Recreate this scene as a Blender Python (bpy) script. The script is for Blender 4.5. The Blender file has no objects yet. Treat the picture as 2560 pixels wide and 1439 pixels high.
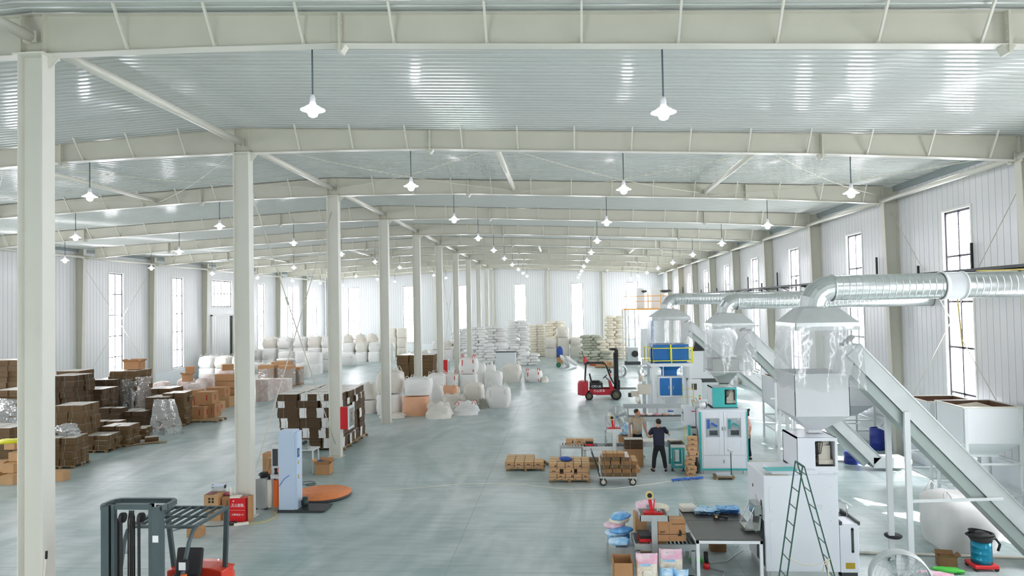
import bpy, math, random
from mathutils import Vector, Matrix, noise
random.seed(7)
R = math.radians
scene = bpy.context.scene
COL = scene.collection

# ------------------------------------------------------------------ camera
YAW, PIT, ROL, FPX, HC = .0756, .0263, -.0186, 1707., 5.6
_c, _s = math.cos(YAW), math.sin(YAW)
_cp, _sp = math.cos(PIT), math.sin(PIT)
_cr, _sr = math.cos(ROL), math.sin(ROL)
_R0 = Vector((_c, _s, 0)); _F0 = Vector((-_s, _c, 0)); _Z = Vector((0, 0, 1))
CD = _F0*_cp + _Z*_sp
_U0 = -_F0*_sp + _Z*_cp
CR = _R0*_cr + _U0*_sr
CU = -_R0*_sr + _U0*_cr
CO = Vector((0, 0, HC))
cam_data = bpy.data.cameras.new('camera')
cam = bpy.data.objects.new('camera', cam_data); COL.objects.link(cam)
cam_data.sensor_width = 36; cam_data.lens = FPX*36/2560
cam_data.clip_end = 500
cam.matrix_world = Matrix((( CR.x, CU.x, -CD.x, CO.x), (CR.y, CU.y, -CD.y, CO.y), (CR.z, CU.z, -CD.z, CO.z), (0, 0, 0, 1)))
scene.camera = cam

def ray(px, py): return CD + CR*((px-1280)/FPX) - CU*((py-719.5)/FPX)
def F(px, py, z=0.):                      # the point of the floor (or of height z) seen at a spot of the photo
    r = ray(px, py); return CO + r*((z-HC)/r.z)
def AT(px, py, Y):                        # the point at depth Y
    r = ray(px, py); return CO + r*(Y/r.y)

# ------------------------------------------------------------------ world, sun, exposure
scene.view_settings.view_transform = 'Standard'
scene.view_settings.look = 'None'
scene.view_settings.gamma = 1
scene.view_settings.use_curve_mapping = False
scene.view_settings.exposure = 0.24
w = bpy.data.worlds.new('world'); scene.world = w; w.use_nodes = True
bg = w.node_tree.nodes['Background']
bg.inputs[0].default_value = (1, .975, .98, 1); bg.inputs[1].default_value = 20.0
w.cycles.sampling_method = 'MANUAL'; w.cycles.sample_map_resolution = 64
sd = bpy.data.lights.new('sun', 'SUN'); sd.energy = 40; sd.angle = R(.8); sd.color = (1, .96, .88)
sun = bpy.data.objects.new('sun', sd); COL.objects.link(sun)
sun.rotation_euler = Vector((-.62*.656, .78*.656, -.755)).to_track_quat('-Z', 'Y').to_euler()
sun.location = (30, -20, 40)
cy = scene.cycles
cy.use_denoising = True
try: cy.denoiser = 'OPENIMAGEDENOISE'
except Exception: pass
cy.max_bounces = 6; cy.diffuse_bounces = 4; cy.glossy_bounces = 3; cy.transmission_bounces = 3; cy.transparent_max_bounces = 12
cy.caustics_reflective = False; cy.caustics_refractive = False
cy.use_adaptive_sampling = True; cy.adaptive_threshold = .02
cy.sample_clamp_indirect = 6
cy.use_light_tree = True

# ------------------------------------------------------------------ helpers
def lin(h):
    if isinstance(h, tuple): return h if len(h) == 4 else (*h, 1)
    h = h.lstrip('#'); v = [int(h[i:i+2], 16)/255 for i in (0, 2, 4)]
    return tuple((x/12.92 if x <= .04045 else ((x+.055)/1.055)**2.4) for x in v) + (1,)

MATS = {}
def mat(name, color, rough=.5, metal=0., var=0., vscale=3., vcol=None, bump=0., bscale=20., coat=0., stretch=None, spec=.5, detail=3):
    if name in MATS: return MATS[name]
    m = bpy.data.materials.new(name); m.use_nodes = True; MATS[name] = m
    nt = m.node_tree; b = nt.nodes['Principled BSDF']
    c = lin(color)
    b.inputs['Base Color'].default_value = c
    b.inputs['Roughness'].default_value = rough
    b.inputs['Metallic'].default_value = metal
    b.inputs['Specular IOR Level'].default_value = spec
    if coat: b.inputs['Coat Weight'].default_value = coat
    if var or vcol or bump:
        tc = nt.nodes.new('ShaderNodeTexCoord'); mp = nt.nodes.new('ShaderNodeMapping')
        nt.links.new(tc.outputs['Object'], mp.inputs[0])
        if stretch: mp.inputs['Scale'].default_value = stretch
    if var or vcol:
        n = nt.nodes.new('ShaderNodeTexNoise'); n.inputs['Scale'].default_value = vscale; n.inputs['Detail'].default_value = detail
        nt.links.new(mp.outputs[0], n.inputs['Vector'])
        rp = nt.nodes.new('ShaderNodeValToRGB')
        rp.color_ramp.elements[0].position = .32; rp.color_ramp.elements[1].position = .68
        d = lin(vcol) if vcol else tuple(max(0, x*(1-var)) for x in c[:3]) + (1,)
        rp.color_ramp.elements[0].color = d; rp.color_ramp.elements[1].color = c
        nt.links.new(n.outputs['Fac'], rp.inputs[0]); nt.links.new(rp.outputs[0], b.inputs['Base Color'])
    if bump:
        n2 = nt.nodes.new('ShaderNodeTexNoise'); n2.inputs['Scale'].default_value = bscale; n2.inputs['Detail'].default_value = 2
        nt.links.new(mp.outputs[0], n2.inputs['Vector'])
        bp = nt.nodes.new('ShaderNodeBump'); bp.inputs['Strength'].default_value = bump; bp.inputs['Distance'].default_value = .05
        nt.links.new(n2.outputs['Fac'], bp.inputs['Height']); nt.links.new(bp.outputs[0], b.inputs['Normal'])
    return m

def clear_mat(name, tint=(.95, .97, .97), fac=.2, rough=.08, haze=0., bump=0.):
    m = bpy.data.materials.new(name); m.use_nodes = True; MATS[name] = m
    nt = m.node_tree; nt.nodes.clear()
    out = nt.nodes.new('ShaderNodeOutputMaterial'); tr = nt.nodes.new('ShaderNodeBsdfTransparent'); gl = nt.nodes.new('ShaderNodeBsdfGlossy')
    tr.inputs[0].default_value = (*tint, 1); gl.inputs['Roughness'].default_value = rough
    mx = nt.nodes.new('ShaderNodeMixShader'); mx.inputs[0].default_value = fac
    nt.links.new(tr.outputs[0], mx.inputs[1]); nt.links.new(gl.outputs[0], mx.inputs[2])
    last = mx
    if haze:
        df = nt.nodes.new('ShaderNodeBsdfDiffuse'); df.inputs[0].default_value = (.85, .87, .87, 1)
        m2 = nt.nodes.new('ShaderNodeMixShader'); m2.inputs[0].default_value = haze
        nt.links.new(mx.outputs[0], m2.inputs[1]); nt.links.new(df.outputs[0], m2.inputs[2]); last = m2
    if bump:
        n2 = nt.nodes.new('ShaderNodeTexNoise'); n2.inputs['Scale'].default_value = 3
        tc = nt.nodes.new('ShaderNodeTexCoord'); nt.links.new(tc.outputs['Object'], n2.inputs['Vector'])
        bp = nt.nodes.new('ShaderNodeBump'); bp.inputs['Strength'].default_value = bump; bp.inputs['Distance'].default_value = .1
        nt.links.new(n2.outputs['Fac'], bp.inputs['Height']); nt.links.new(bp.outputs[0], gl.inputs['Normal'])
    nt.links.new(last.outputs[0], out.inputs[0])
    return m

class MB:
    """collects shapes; build() links them as ONE mesh object"""
    def __init__(s): s.v = []; s.f = []; s.mi = []; s.cur = 0; s.T = None; s.sm = []; s.smooth = False
    def mat(s, i): s.cur = i; return s
    def add(s, vs, fs):
        o = len(s.v)
        if s.T is not None: vs = [tuple(s.T @ Vector(p)) for p in vs]
        s.v.extend([tuple(p) for p in vs]); s.f.extend([tuple(i+o for i in f) for f in fs]); s.mi.extend([s.cur]*len(fs)); s.sm.extend([s.smooth]*len(fs))
        return s
    def box(s, x0, x1, y0, y1, z0, z1):
        vs = [(x0,y0,z0),(x1,y0,z0),(x1,y1,z0),(x0,y1,z0),(x0,y0,z1),(x1,y0,z1),(x1,y1,z1),(x0,y1,z1)]
        return s.add(vs, [(0,3,2,1),(4,5,6,7),(0,1,5,4),(1,2,6,5),(2,3,7,6),(3,0,4,7)])
    def cbox(s, c, d, rz=0, rx=0, ry=0):
        M = Matrix.Translation(c) @ Matrix.Rotation(rz, 4, 'Z') @ Matrix.Rotation(ry, 4, 'Y') @ Matrix.Rotation(rx, 4, 'X')
        a, b, e = d[0]/2, d[1]/2, d[2]/2
        vs = [M @ Vector(p) for p in ((-a,-b,-e),(a,-b,-e),(a,b,-e),(-a,b,-e),(-a,-b,e),(a,-b,e),(a,b,e),(-a,b,e))]
        return s.add(vs, [(0,3,2,1),(4,5,6,7),(0,1,5,4),(1,2,6,5),(2,3,7,6),(3,0,4,7)])
    def frust(s, x0, x1, y0, y1, z0, X0, X1, Y0, Y1, z1, caps=True):
        vs = [(x0,y0,z0),(x1,y0,z0),(x1,y1,z0),(x0,y1,z0),(X0,Y0,z1),(X1,Y0,z1),(X1,Y1,z1),(X0,Y1,z1)]
        fs = [(0,1,5,4),(1,2,6,5),(2,3,7,6),(3,0,4,7)]
        if caps: fs += [(0,3,2,1),(4,5,6,7)]
        return s.add(vs, fs)
    def bar(s, p, q, w, h=None, up=(0,0,1)):
        p = Vector(p); q = Vector(q); h = h or w; d = (q-p).normalized(); u = Vector(up)
        if abs(d.dot(u)) > .98: u = Vector((0,1,0))
        r = d.cross(u).normalized(); u = r.cross(d).normalized()
        vs = []
        for e in (p, q):
            for a, b in ((-1,-1),(1,-1),(1,1),(-1,1)): vs.append(e + r*(a*w/2) + u*(b*h/2))
        return s.add(vs, [(0,3,2,1),(4,5,6,7),(0,1,5,4),(1,2,6,5),(2,3,7,6),(3,0,4,7)])
    def tube(s, path, r, n=8, closed=False, caps=True):
        P = [Vector(p) for p in path]; m = len(P); rr = r if isinstance(r, (list, tuple)) else [r]*m
        vs = []; prev = None
        for i, p in enumerate(P):
            if closed: d = P[(i+1) % m]-P[i-1]
            else: d = (P[min(i+1, m-1)]-P[max(i-1, 0)])
            d.normalize()
            if prev is None:
                u = Vector((0,0,1)) if abs(d.z) < .9 else Vector((1,0,0))
            else: u = prev
            a = (u - d*u.dot(d)).normalized(); prev = a; b = d.cross(a)
            for k in range(n):
                t = 2*math.pi*k/n
                vs.append(p + (a*math.cos(t)+b*math.sin(t))*rr[i])
        fs = []
        L = m if closed else m-1
        for i in range(L):
            j = (i+1) % m
            for k in range(n): fs.append((i*n+k, i*n+(k+1) % n, j*n+(k+1) % n, j*n+k))
        old = s.smooth; s.smooth = True
        if caps and not closed:
            s.add(vs, fs); o = len(s.v)-len(vs); s.smooth = False
            s.f += [tuple(o+k for k in range(n))[::-1], tuple(o+(m-1)*n+k for k in range(n))]; s.mi += [s.cur]*2; s.sm += [False]*2
        else: s.add(vs, fs)
        s.smooth = old
        return s
    def cyl(s, p, q, r, n=12, r2=None): return s.tube([p, q], [r, r if r2 is None else r2], n)
    def lathe(s, prof, c=(0,0,0), n=24, axis='Z', sx=1, sy=1):
        vs = []; c = Vector(c)
        for r, z in prof:
            for k in range(n):
                t = 2*math.pi*k/n; x, y = r*math.cos(t)*sx, r*math.sin(t)*sy
                vs.append(c + (Vector((x, y, z)) if axis == 'Z' else Vector((x, z, y)) if axis == 'Y' else Vector((z, x, y))))
        fs = []
        for i in range(len(prof)-1):
            for k in range(n): fs.append((i*n+k, i*n+(k+1) % n, (i+1)*n+(k+1) % n, (i+1)*n+k))
        old = s.smooth; s.smooth = True; s.add(vs, fs); s.smooth = old
        return s
    def prism(s, poly, d0, d1, axis='Y'):
        def pt(a, b, d): return (a, d, b) if axis == 'Y' else (d, a, b) if axis == 'X' else (a, b, d)
        n = len(poly); vs = [pt(a, b, d0) for a, b in poly] + [pt(a, b, d1) for a, b in poly]
        fs = [tuple(range(n)), tuple(range(n, 2*n))[::-1]] + [(i, n+i, n+(i+1) % n, (i+1) % n) for i in range(n)]
        return s.add(vs, fs)
    def torus(s, c, R_, r, n=32, k=8, axis='Z', a0=0, a1=2*math.pi):
        full = abs(a1-a0-2*math.pi) < 1e-6; pts = []; m = n if full else n+1
        for i in range(m):
            t = a0+(a1-a0)*i/n; x, y = R_*math.cos(t), R_*math.sin(t)
            pts.append(Vector(c) + (Vector((x,y,0)) if axis == 'Z' else Vector((x,0,y)) if axis == 'Y' else Vector((0,x,y))))
        return s.tube(pts, r, k, closed=full)
    def blob(s, c, d, n=12, m=8, e=2.5, seed=0, amp=.05, rz=0, T=None):
        """superellipsoid sack shape"""
        vs = []; c = Vector(c); M = Matrix.Rotation(rz, 3, 'Z')
        def sp(v, p): return math.copysign(abs(v)**p, v)
        for i in range(m+1):
            ph = -math.pi/2+math.pi*i/m
            for k in range(n):
                t = 2*math.pi*k/n
                x = sp(math.cos(ph), 2/e)*sp(math.cos(t), 2/e); y = sp(math.cos(ph), 2/e)*sp(math.sin(t), 2/e); z = sp(math.sin(ph), 2/e)
                q = Vector((x*d[0]/2, y*d[1]/2, z*d[2]/2))
                if amp:
                    nz = noise.noise(Vector((x*1.7+seed*3.1, y*1.7+seed, z*1.7-seed)))
                    q *= 1+amp*nz*2
                vs.append(c + M @ q)
        fs = []
        for i in range(m):
            for k in range(n): fs.append((i*n+k, i*n+(k+1) % n, (i+1)*n+(k+1) % n, (i+1)*n+k))
        old = s.smooth; s.smooth = True; s.add(vs, fs); s.smooth = old
        return s
    def build(s, name, mats, parent=None, bevel=0, sub=0, loc=None, rz=0, autosmooth=False):
        me = bpy.data.meshes.new(name); me.from_pydata(s.v, [], s.f)
        if not isinstance(mats, (list, tuple)): mats = [mats]
        for m in mats: me.materials.append(MATS[m] if isinstance(m, str) else m)
        me.polygons.foreach_set('material_index', s.mi)
        me.polygons.foreach_set('use_smooth', s.sm)
        me.update()
        o = bpy.data.objects.new(name, me); COL.objects.link(o)
        if parent: o.parent = parent
        if loc is not None: o.location = loc
        if rz: o.rotation_euler.z = rz
        if bevel:
            b = o.modifiers.new('bevel', 'BEVEL'); b.width = bevel; b.segments = 2; b.limit_method = 'ANGLE'; b.angle_limit = R(40)
        if sub:
            b = o.modifiers.new('sub', 'SUBSURF'); b.levels = sub; b.render_levels = sub
        return o

def tag(o, label=None, cat=None, group=None, kind=None):
    if label: o['label'] = label
    if cat: o['category'] = cat
    if group: o['group'] = group
    if kind: o['kind'] = kind
    return o
def thing(name, label, cat, loc=(0,0,0), rz=0, group=None):
    o = bpy.data.objects.new(name, None); COL.objects.link(o); o.empty_display_size = .2
    o.location = loc; o.rotation_euler = (0, 0, rz)
    return tag(o, label, cat, group)
KIDS = {}
def copy_tree(o, parent=None):
    c = o.copy(); COL.objects.link(c); c.parent = parent
    for ch in list(o.children): copy_tree(ch, c)
    return c
def dup(o, loc, rz=0, label=None, group=None, scale=None):
    c = copy_tree(o); c.location = loc; c.rotation_euler = (0, 0, rz)
    if label: c['label'] = label
    if group: c['group'] = group
    if scale: c.scale = scale if isinstance(scale, (tuple, Vector)) else (scale,)*3
    return c
ORD = ['nearest', 'second', 'third', 'fourth', 'fifth', 'sixth', 'seventh', 'eighth', 'ninth', 'tenth', 'eleventh', 'twelfth']

# ------------------------------------------------------------------ materials of the hall
mat('steel_paint', '#d2d0c2', .42, var=.05, vscale=1.2, bump=.03, bscale=3)
mat('steel_paint_shiny', '#dddcd0', .28)
mat('galvanised', '#cdd3d2', .28, .85, var=.12, vscale=6, bump=.05, bscale=8)
mat('column_paint_lit', '#e3e2d8', .42, var=.03, vscale=1.2)  # the steel paint again, lightened for window light falling on the columns
mat('galvanised_dull', '#c9cecd', .5, .35, var=.08, vscale=3)
mat('dark_rod', '#4a5a60', .5)
mat('rod_paint', '#cfcdbd', .5)
mat('white_paint', '#e9edf0', .35, var=.03, vscale=2)
mat('machine_white', '#e6eaf0', .32, var=.02, vscale=1.5)
mat('black', '#141414', .5)
mat('rubber', '#2b2b2a', .75, var=.2, vscale=9)
mat('dark_grey', '#3b3f40', .5)
mat('chrome', '#d8d8d8', .15, 1.)
mat('window_metal', '#2e2d38', .45)
mat('window_reveal', '#eceee9', .5)
clear_mat('window_glass', (.97, .98, 1), .06, .03)
clear_mat('plastic_film', (.90, .91, .91), .12, .12, .24, .25)
clear_mat('stretch_film', (.92, .94, .95), .35, .15, .18, .8)
def ceiling_mat():
    m = mat('ceiling_sheet', '#c8cdc8', .13, bump=.0, spec=.6)
    nt = m.node_tree; b = nt.nodes['Principled BSDF']
    tc = nt.nodes.new('ShaderNodeTexCoord'); mp = nt.nodes.new('ShaderNodeMapping'); mp.inputs['Scale'].default_value = (.35, 2.2, 1)
    n = nt.nodes.new('ShaderNodeTexNoise'); n.inputs['Scale'].default_value = 1.6; n.inputs['Detail'].default_value = 2.5
    bp = nt.nodes.new('ShaderNodeBump'); bp.inputs['Strength'].default_value = .16; bp.inputs['Distance'].default_value = .010
    nt.links.new(tc.outputs['Object'], mp.inputs[0]); nt.links.new(mp.outputs[0], n.inputs['Vector'])
    nt.links.new(n.outputs['Fac'], bp.inputs['Height']); nt.links.new(bp.outputs[0], b.inputs['Normal'])
ceiling_mat()
mat('ceiling_seam', '#8f9b9a', .4)
mat('wall_sheet', '#e4e5e6', .25, var=.03, vscale=.6, bump=.06, bscale=2.5, stretch=(3, 3, .4))
mat('wall_groove', '#c6cad0', .4)
def floor_mat():
    m = bpy.data.materials.new('epoxy_floor'); m.use_nodes = True; MATS['epoxy_floor'] = m
    nt = m.node_tree; b = nt.nodes['Principled BSDF']; L = nt.links.new
    tc = nt.nodes.new('ShaderNodeTexCoord')
    def nz(scale, sc, det=4, rot=0, dist=0):
        mp = nt.nodes.new('ShaderNodeMapping'); mp.inputs['Scale'].default_value = sc; mp.inputs['Rotation'].default_value = (0, 0, rot)
        n = nt.nodes.new('ShaderNodeTexNoise'); n.inputs['Scale'].default_value = scale; n.inputs['Detail'].default_value = det; n.inputs['Distortion'].default_value = dist
        L(tc.outputs['Object'], mp.inputs[0]); L(mp.outputs[0], n.inputs['Vector']); return n
    def ramp(n, p0, c0, p1, c1):
        r = nt.nodes.new('ShaderNodeValToRGB'); r.color_ramp.elements[0].position = p0; r.color_ramp.elements[1].position = p1
        r.color_ramp.elements[0].color = lin(c0); r.color_ramp.elements[1].color = lin(c1); L(n.outputs['Fac'], r.inputs[0]); return r
    a = ramp(nz(.22, (1, .8, 1), 5, .3, .6), .36, '#b6c6c6', .66, '#ced4d4')
    c = ramp(nz(.5, (.9, .35, 1), 6, -.75, 2.2), .38, '#8fb3ad', .62, '#ffffff')
    e = ramp(nz(3.5, (.25, 1.6, 1), 6, .2, .5), .35, '#e6ebea', .6, '#ffffff')
    x = nt.nodes.new('ShaderNodeMix'); x.data_type = 'RGBA'; x.blend_type = 'MULTIPLY'; x.inputs[0].default_value = .42
    L(a.outputs[0], x.inputs[6]); L(c.outputs[0], x.inputs[7])
    y = nt.nodes.new('ShaderNodeMix'); y.data_type = 'RGBA'; y.blend_type = 'MULTIPLY'; y.inputs[0].default_value = .8
    L(x.outputs[2], y.inputs[6]); L(e.outputs[0], y.inputs[7])
    # fine joints of the slab every 6 m
    L(y.outputs[2], b.inputs['Base Color'])
    rr = nt.nodes.new('ShaderNodeMapRange'); rr.inputs[3].default_value = .28; rr.inputs[4].default_value = .48
    L(nz(1.2, (1, .5, 1), 5).outputs['Fac'], rr.inputs[0]); L(rr.outputs[0], b.inputs['Roughness'])
    b.inputs['Specular IOR Level'].default_value = .5
    n = nz(.9, (1, 1, 1), 2); bp = nt.nodes.new('ShaderNodeBump'); bp.inputs['Strength'].default_value = .12; bp.inputs['Distance'].default_value = .02
    L(n.outputs['Fac'], bp.inputs['Height']); L(bp.outputs[0], b.inputs['Normal'])
floor_mat()
mat('floor_joint', '#8ea1a0', .6)
# ------------------------------------------------------------------ the hall
XC, Y0, S, H = -8.77, 10.75, 7.41, 9.95
XR, XL = 11.53, -29.74
WR, WL = 12.05, -30.26
YF = Y0 + 10*S                       # far wall
YN = Y0 - 2*S                        # open near end, behind the camera
def ztop(x): return 10.62 - .0475*abs(x-XC)
ZE = ztop(WR)
def struct(o): o['kind'] = 'structure'; return o

m = MB(); m.box(WL-.3, WR+.3, YN-6, YF+.3, -.2, 0)
struct(m.build('floor', 'epoxy_floor'))
# slab joints, a thin saw cut line in the floor
m = MB()
for x in (-27.4, -21.2, -15, -2.6, 3.6, 9.8): m.box(x-.006, x+.006, YN, YF, 0, .0015)
for k in range(-1, 11): m.box(WL, WR, Y0+k*S+3.7-.006, Y0+k*S+3.7+.006, 0, .0015)
struct(m.build('trim_1', 'floor_joint'))

# ceilings: liner sheets with standing ribs that run down the slope
def ceiling(name, xa, xb, pitch=.21):
    m = MB()
    za, zb = ztop(xa)+.05, ztop(xb)+.05
    y = YN-2; k = 0
    while y < YF:
        y1 = min(y+pitch, YF)
        m.mat(0)
        yb = y+pitch-.045
        # pan
        m.add([(xa,y,za),(xb,y,zb),(xb,yb,zb),(xa,yb,za)], [(0,1,2,3)])
        d = -.022
        if k % 4 == 0:
            m.mat(1); m.add([(xa,yb,za),(xb,yb,zb),(xb,yb+.008,zb),(xa,yb+.008,za)], [(0,1,2,3)]); m.mat(0)
        m.add([(xa,yb+.006,za),(xb,yb+.006,zb),(xb,yb+.014,zb+d),(xa,yb+.014,za+d),(xa,yb+.036,za+d),(xb,yb+.036,zb+d),(xb,y1,zb),(xa,y1,za)], [(0,1,2,3),(3,2,5,4),(4,5,6,7)])
        y = y1; k += 1
    # roof deck above
    m.mat(1); m.add([(xa,YN-2,za+.1),(xb,YN-2,zb+.1),(xb,YF+.3,zb+.1),(xa,YF+.3,za+.1)], [(0,1,2,3)])
    return struct(m.build(name, ['ceiling_sheet', 'ceiling_seam']))
ceiling('ceiling_right', XC, WR+.3)
ceiling('ceiling_left', WL-.3, XC)

# walls: vertical sheets of pitch p with a narrow groove between them, openings left out
def sheet_wall(name, a0, a1, p, fixed, ztf, openings, axis, face):
    """runs along a (Y for side walls, X for the far wall); openings = (a_lo, a_hi, z_lo, z_hi)"""
    m = MB(); g = .012; dp = .014*face
    def P(a, z, off=0.):
        return (fixed+off, a, z) if axis == 'Y' else (a, fixed+off, z)
    n = round((a1-a0)/p)
    for i in range(n):
        u0 = a0+i*p; u1 = u0+p; c = (u0+u1)/2
        zt0, zt1 = ztf(u0), ztf(u1)
        spans = [(0, None)]
        for (o0, o1, zl, zh) in openings:
            if o0 < c < o1: spans = [(0, zl), (zh, None)] if zl > 0 else [(zh, None)]
        for (z0, z1) in spans:
            e0, e1 = (zt0, zt1) if z1 is None else (z1, z1)
            m.mat(0); m.add([P(u0+g, z0), P(u1-g, z0), P(u1-g, e1), P(u0+g, e0)], [(0,1,2,3)])
            # flat stiffening crease in the middle of the sheet
            m.mat(1)
            m.add([P(u1-g, z0), P(u1, z0, dp), P(u1+g, z0), P(u1+g, e1), P(u1, e1, dp), P(u1-g, e1)], [(0,1,4,5),(1,2,3,4)])
    # outer skin keeps daylight out of the grooves
    m.mat(1)
    q = sorted(openings)
    cur = a0
    def quad(b0, b1, z0, z1f): m.add([P(b0, z0, .06*face), P(b1, z0, .06*face), P(b1, z1f(b1), .06*face), P(b0, z1f(b0), .06*face)], [(0,1,2,3)])
    for (o0, o1, zl, zh) in q:
        quad(cur, o0, 0, ztf)
        if zl > 0: quad(o0, o1, 0, lambda a: zl)
        quad(o0, o1, zh, ztf); cur = o1
    quad(cur, a1, 0, ztf)
    return struct(m.build(name, ['wall_sheet', 'wall_groove']))

P_ = S/25
WZ0, WZ1 = 1.25, 8.3
side_open = []; 
for k in range(-2, 10):
    y = Y0+k*S; side_open.append((y+10*P_, y+15*P_, WZ0, WZ1))
right_open = list(side_open)
left_open = [o for i, o in enumerate(side_open) if i-2 != 6]
yd = Y0+6*S
left_open += [(yd+5*P_, yd+17*P_, 6.0, WZ1)]
sheet_wall('wall_right', YN, YF, P_, WR, lambda a: ZE+.05, right_open, 'Y', 1)
sheet_wall('wall_left', YN, YF, P_, WL, lambda a: ZE+.05, left_open, 'Y', -1)
PF = (WR-WL)/144
far_c = [-26.5, -19.6, -12.55, -5.45, 1.47, 8.45]
far_open = []
for c in far_c:
    i0 = round((c-.73-WL)/PF); far_open.append((WL+i0*PF, WL+(i0+5)*PF, WZ0, WZ1))
sheet_wall('wall_far', WL, WR, PF, YF, lambda a: ztop(a)+.05, far_open, 'X', 1)

# windows: metal frame, mullion, transoms, panes and a pale reveal
wn = [0]
def window(a0, a1, z0, z1, fixed, axis, face, cols=2, rows=5, name='window'):
    wn[0] += 1
    w_ = a1-a0; c = (a0+a1)/2; d = .16
    loc = (fixed, c, z0) if axis == 'Y' else (c, fixed, z0)
    t = thing(f'window_{wn[0]}', None, None, loc); t['kind'] = 'structure'
    def bx(m, a, b, e0, e1, z, zz):    # e = offset outward
        e0, e1 = sorted((e0*face, e1*face))
        if axis == 'Y': m.box(e0, e1, a, b, z, zz)
        else: m.box(a, b, e0, e1, z, zz)
    h = z1-z0
    m = MB()
    bx(m, -w_/2-.07, -w_/2, -.03, d, -.07, h+.07); bx(m, w_/2, w_/2+.07, -.03, d, -.07, h+.07)
    bx(m, -w_/2, w_/2, -.03, d, -.07, 0); bx(m, -w_/2, w_/2, -.03, d, h, h+.07)
    m.build('window_reveal', 'window_reveal', t)
    m = MB(); f = .07
    bx(m, -w_/2, -w_/2+f, .06, .11, 0, h); bx(m, w_/2-f, w_/2, .06, .11, 0, h); bx(m, -w_/2, w_/2, .06, .11, 0, f); bx(m, -w_/2, w_/2, .06, .11, h-f, h)
    for k in range(1, cols): x = -w_/2+w_*k/cols; bx(m, x-.03, x+.03, .055, .105, 0, h)
    for k in range(1, rows): z = h*k/rows; bx(m, -w_/2, w_/2, .055, .105, z-.03, z+.03)
    m.build('window_frame', 'window_metal', t)
    m = MB(); bx(m, -w_/2+.01, w_/2-.01, .082, .088, .01, h-.01)
    m.build('pane', 'window_glass', t)
    # the sky through the opening: a light portal the size of the window
    pl = bpy.data.lights.new('daylight_portal', 'AREA'); pl.shape = 'RECTANGLE'; pl.size = w_; pl.size_y = h; pl.cycles.is_portal = True
    po = bpy.data.objects.new('daylight_portal', pl); COL.objects.link(po)
    po.location = (fixed+.13*face, c, z0+h/2) if axis == 'Y' else (c, fixed+.13*face, z0+h/2)
    v = Vector((-face, 0, 0)) if axis == 'Y' else Vector((0, -face, 0))
    po.rotation_euler = v.to_track_quat('-Z', 'Y').to_euler()
    if axis == 'Y': po.rotation_euler = Matrix((((0),(0),(-v.x)), (1 if v.x<0 else -1, 0, 0), (0, 1, 0))).transposed().to_euler() if False else v.to_track_quat('-Z', 'Y').to_euler()
for o in right_open: window(*o, WR, 'Y', 1)
for o in left_open:
    if o[2] > 5: window(*o, WL, 'Y', -1, cols=6, rows=2)
    else: window(*o, WL, 'Y', -1)
for o in far_open: window(*o, YF, 'X', 1)

# sliding door in the left wall under the wide window
t = thing('door_1', None, None, (WL, yd+11*P_, 0)); t['kind'] = 'structure'
m = MB(); m.box(.03, .12, -1.9, 1.15, 0, 5.2)
for k in range(11): m.box(.12, .135, -1.85+k*.29, -1.80+k*.29, .05, 5.15)
m.build('door_leaf', 'wall_sheet', t)
m = MB(); m.box(.0, .16, -2.0, -1.9, 0, 5.3); m.box(.0, .16, 1.75, 1.85, 0, 5.3); m.box(0, .16, -2.0, 1.85, 5.2, 5.32)
m.build('door_frame', 'window_reveal', t)
m = MB(); m.box(.01, .03, 1.15, 1.75, 0, 5.2); m.build('door_gap', 'black', t)

# masonry plinth along the side walls, flashing under the ceiling, pipes
m = MB(); m.box(WR-.10, WR+.05, YN, YF, 0, 1.05); m.box(WR-.14, WR+.05, YN, YF, 1.05, 1.12)
struct(m.build('baseboard_right', 'white_paint'))
m = MB(); m.box(WL-.05, WL+.10, YN, YF, 0, 1.05); m.box(WL-.05, WL+.14, YN, YF, 1.05, 1.12)
struct(m.build('baseboard_left', 'white_paint'))
m = MB(); m.box(WL, WR, YF-.10, YF+.05, 0, 1.05); struct(m.build('baseboard_far', 'white_paint'))
m = MB(); m.box(WR-.12, WR, YN, YF, ZE-.16, ZE+.04); struct(m.build('trim_2', 'ceiling_seam'))
m = MB(); m.box(WL, WL+.12, YN, YF, ZE-.16, ZE+.04); struct(m.build('trim_3', 'ceiling_seam'))

# near end wall behind the camera, with a doorway added to let daylight in
sheet_wall('wall_near', WL, WR, PF, YN, lambda a: ztop(a)+.05, [(-8, -5, 0, 3.6)], 'X', -1)
pl = bpy.data.lights.new('daylight_portal', 'AREA'); pl.shape = 'RECTANGLE'; pl.size = 3; pl.size_y = 3.6; pl.cycles.is_portal = True
po = bpy.data.objects.new('daylight_portal', pl); COL.objects.link(po); po.location = (-6.5, YN-.2, 1.8)
po.rotation_euler = Vector((0, 1, 0)).to_track_quat('-Z', 'Z').to_euler()

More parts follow.
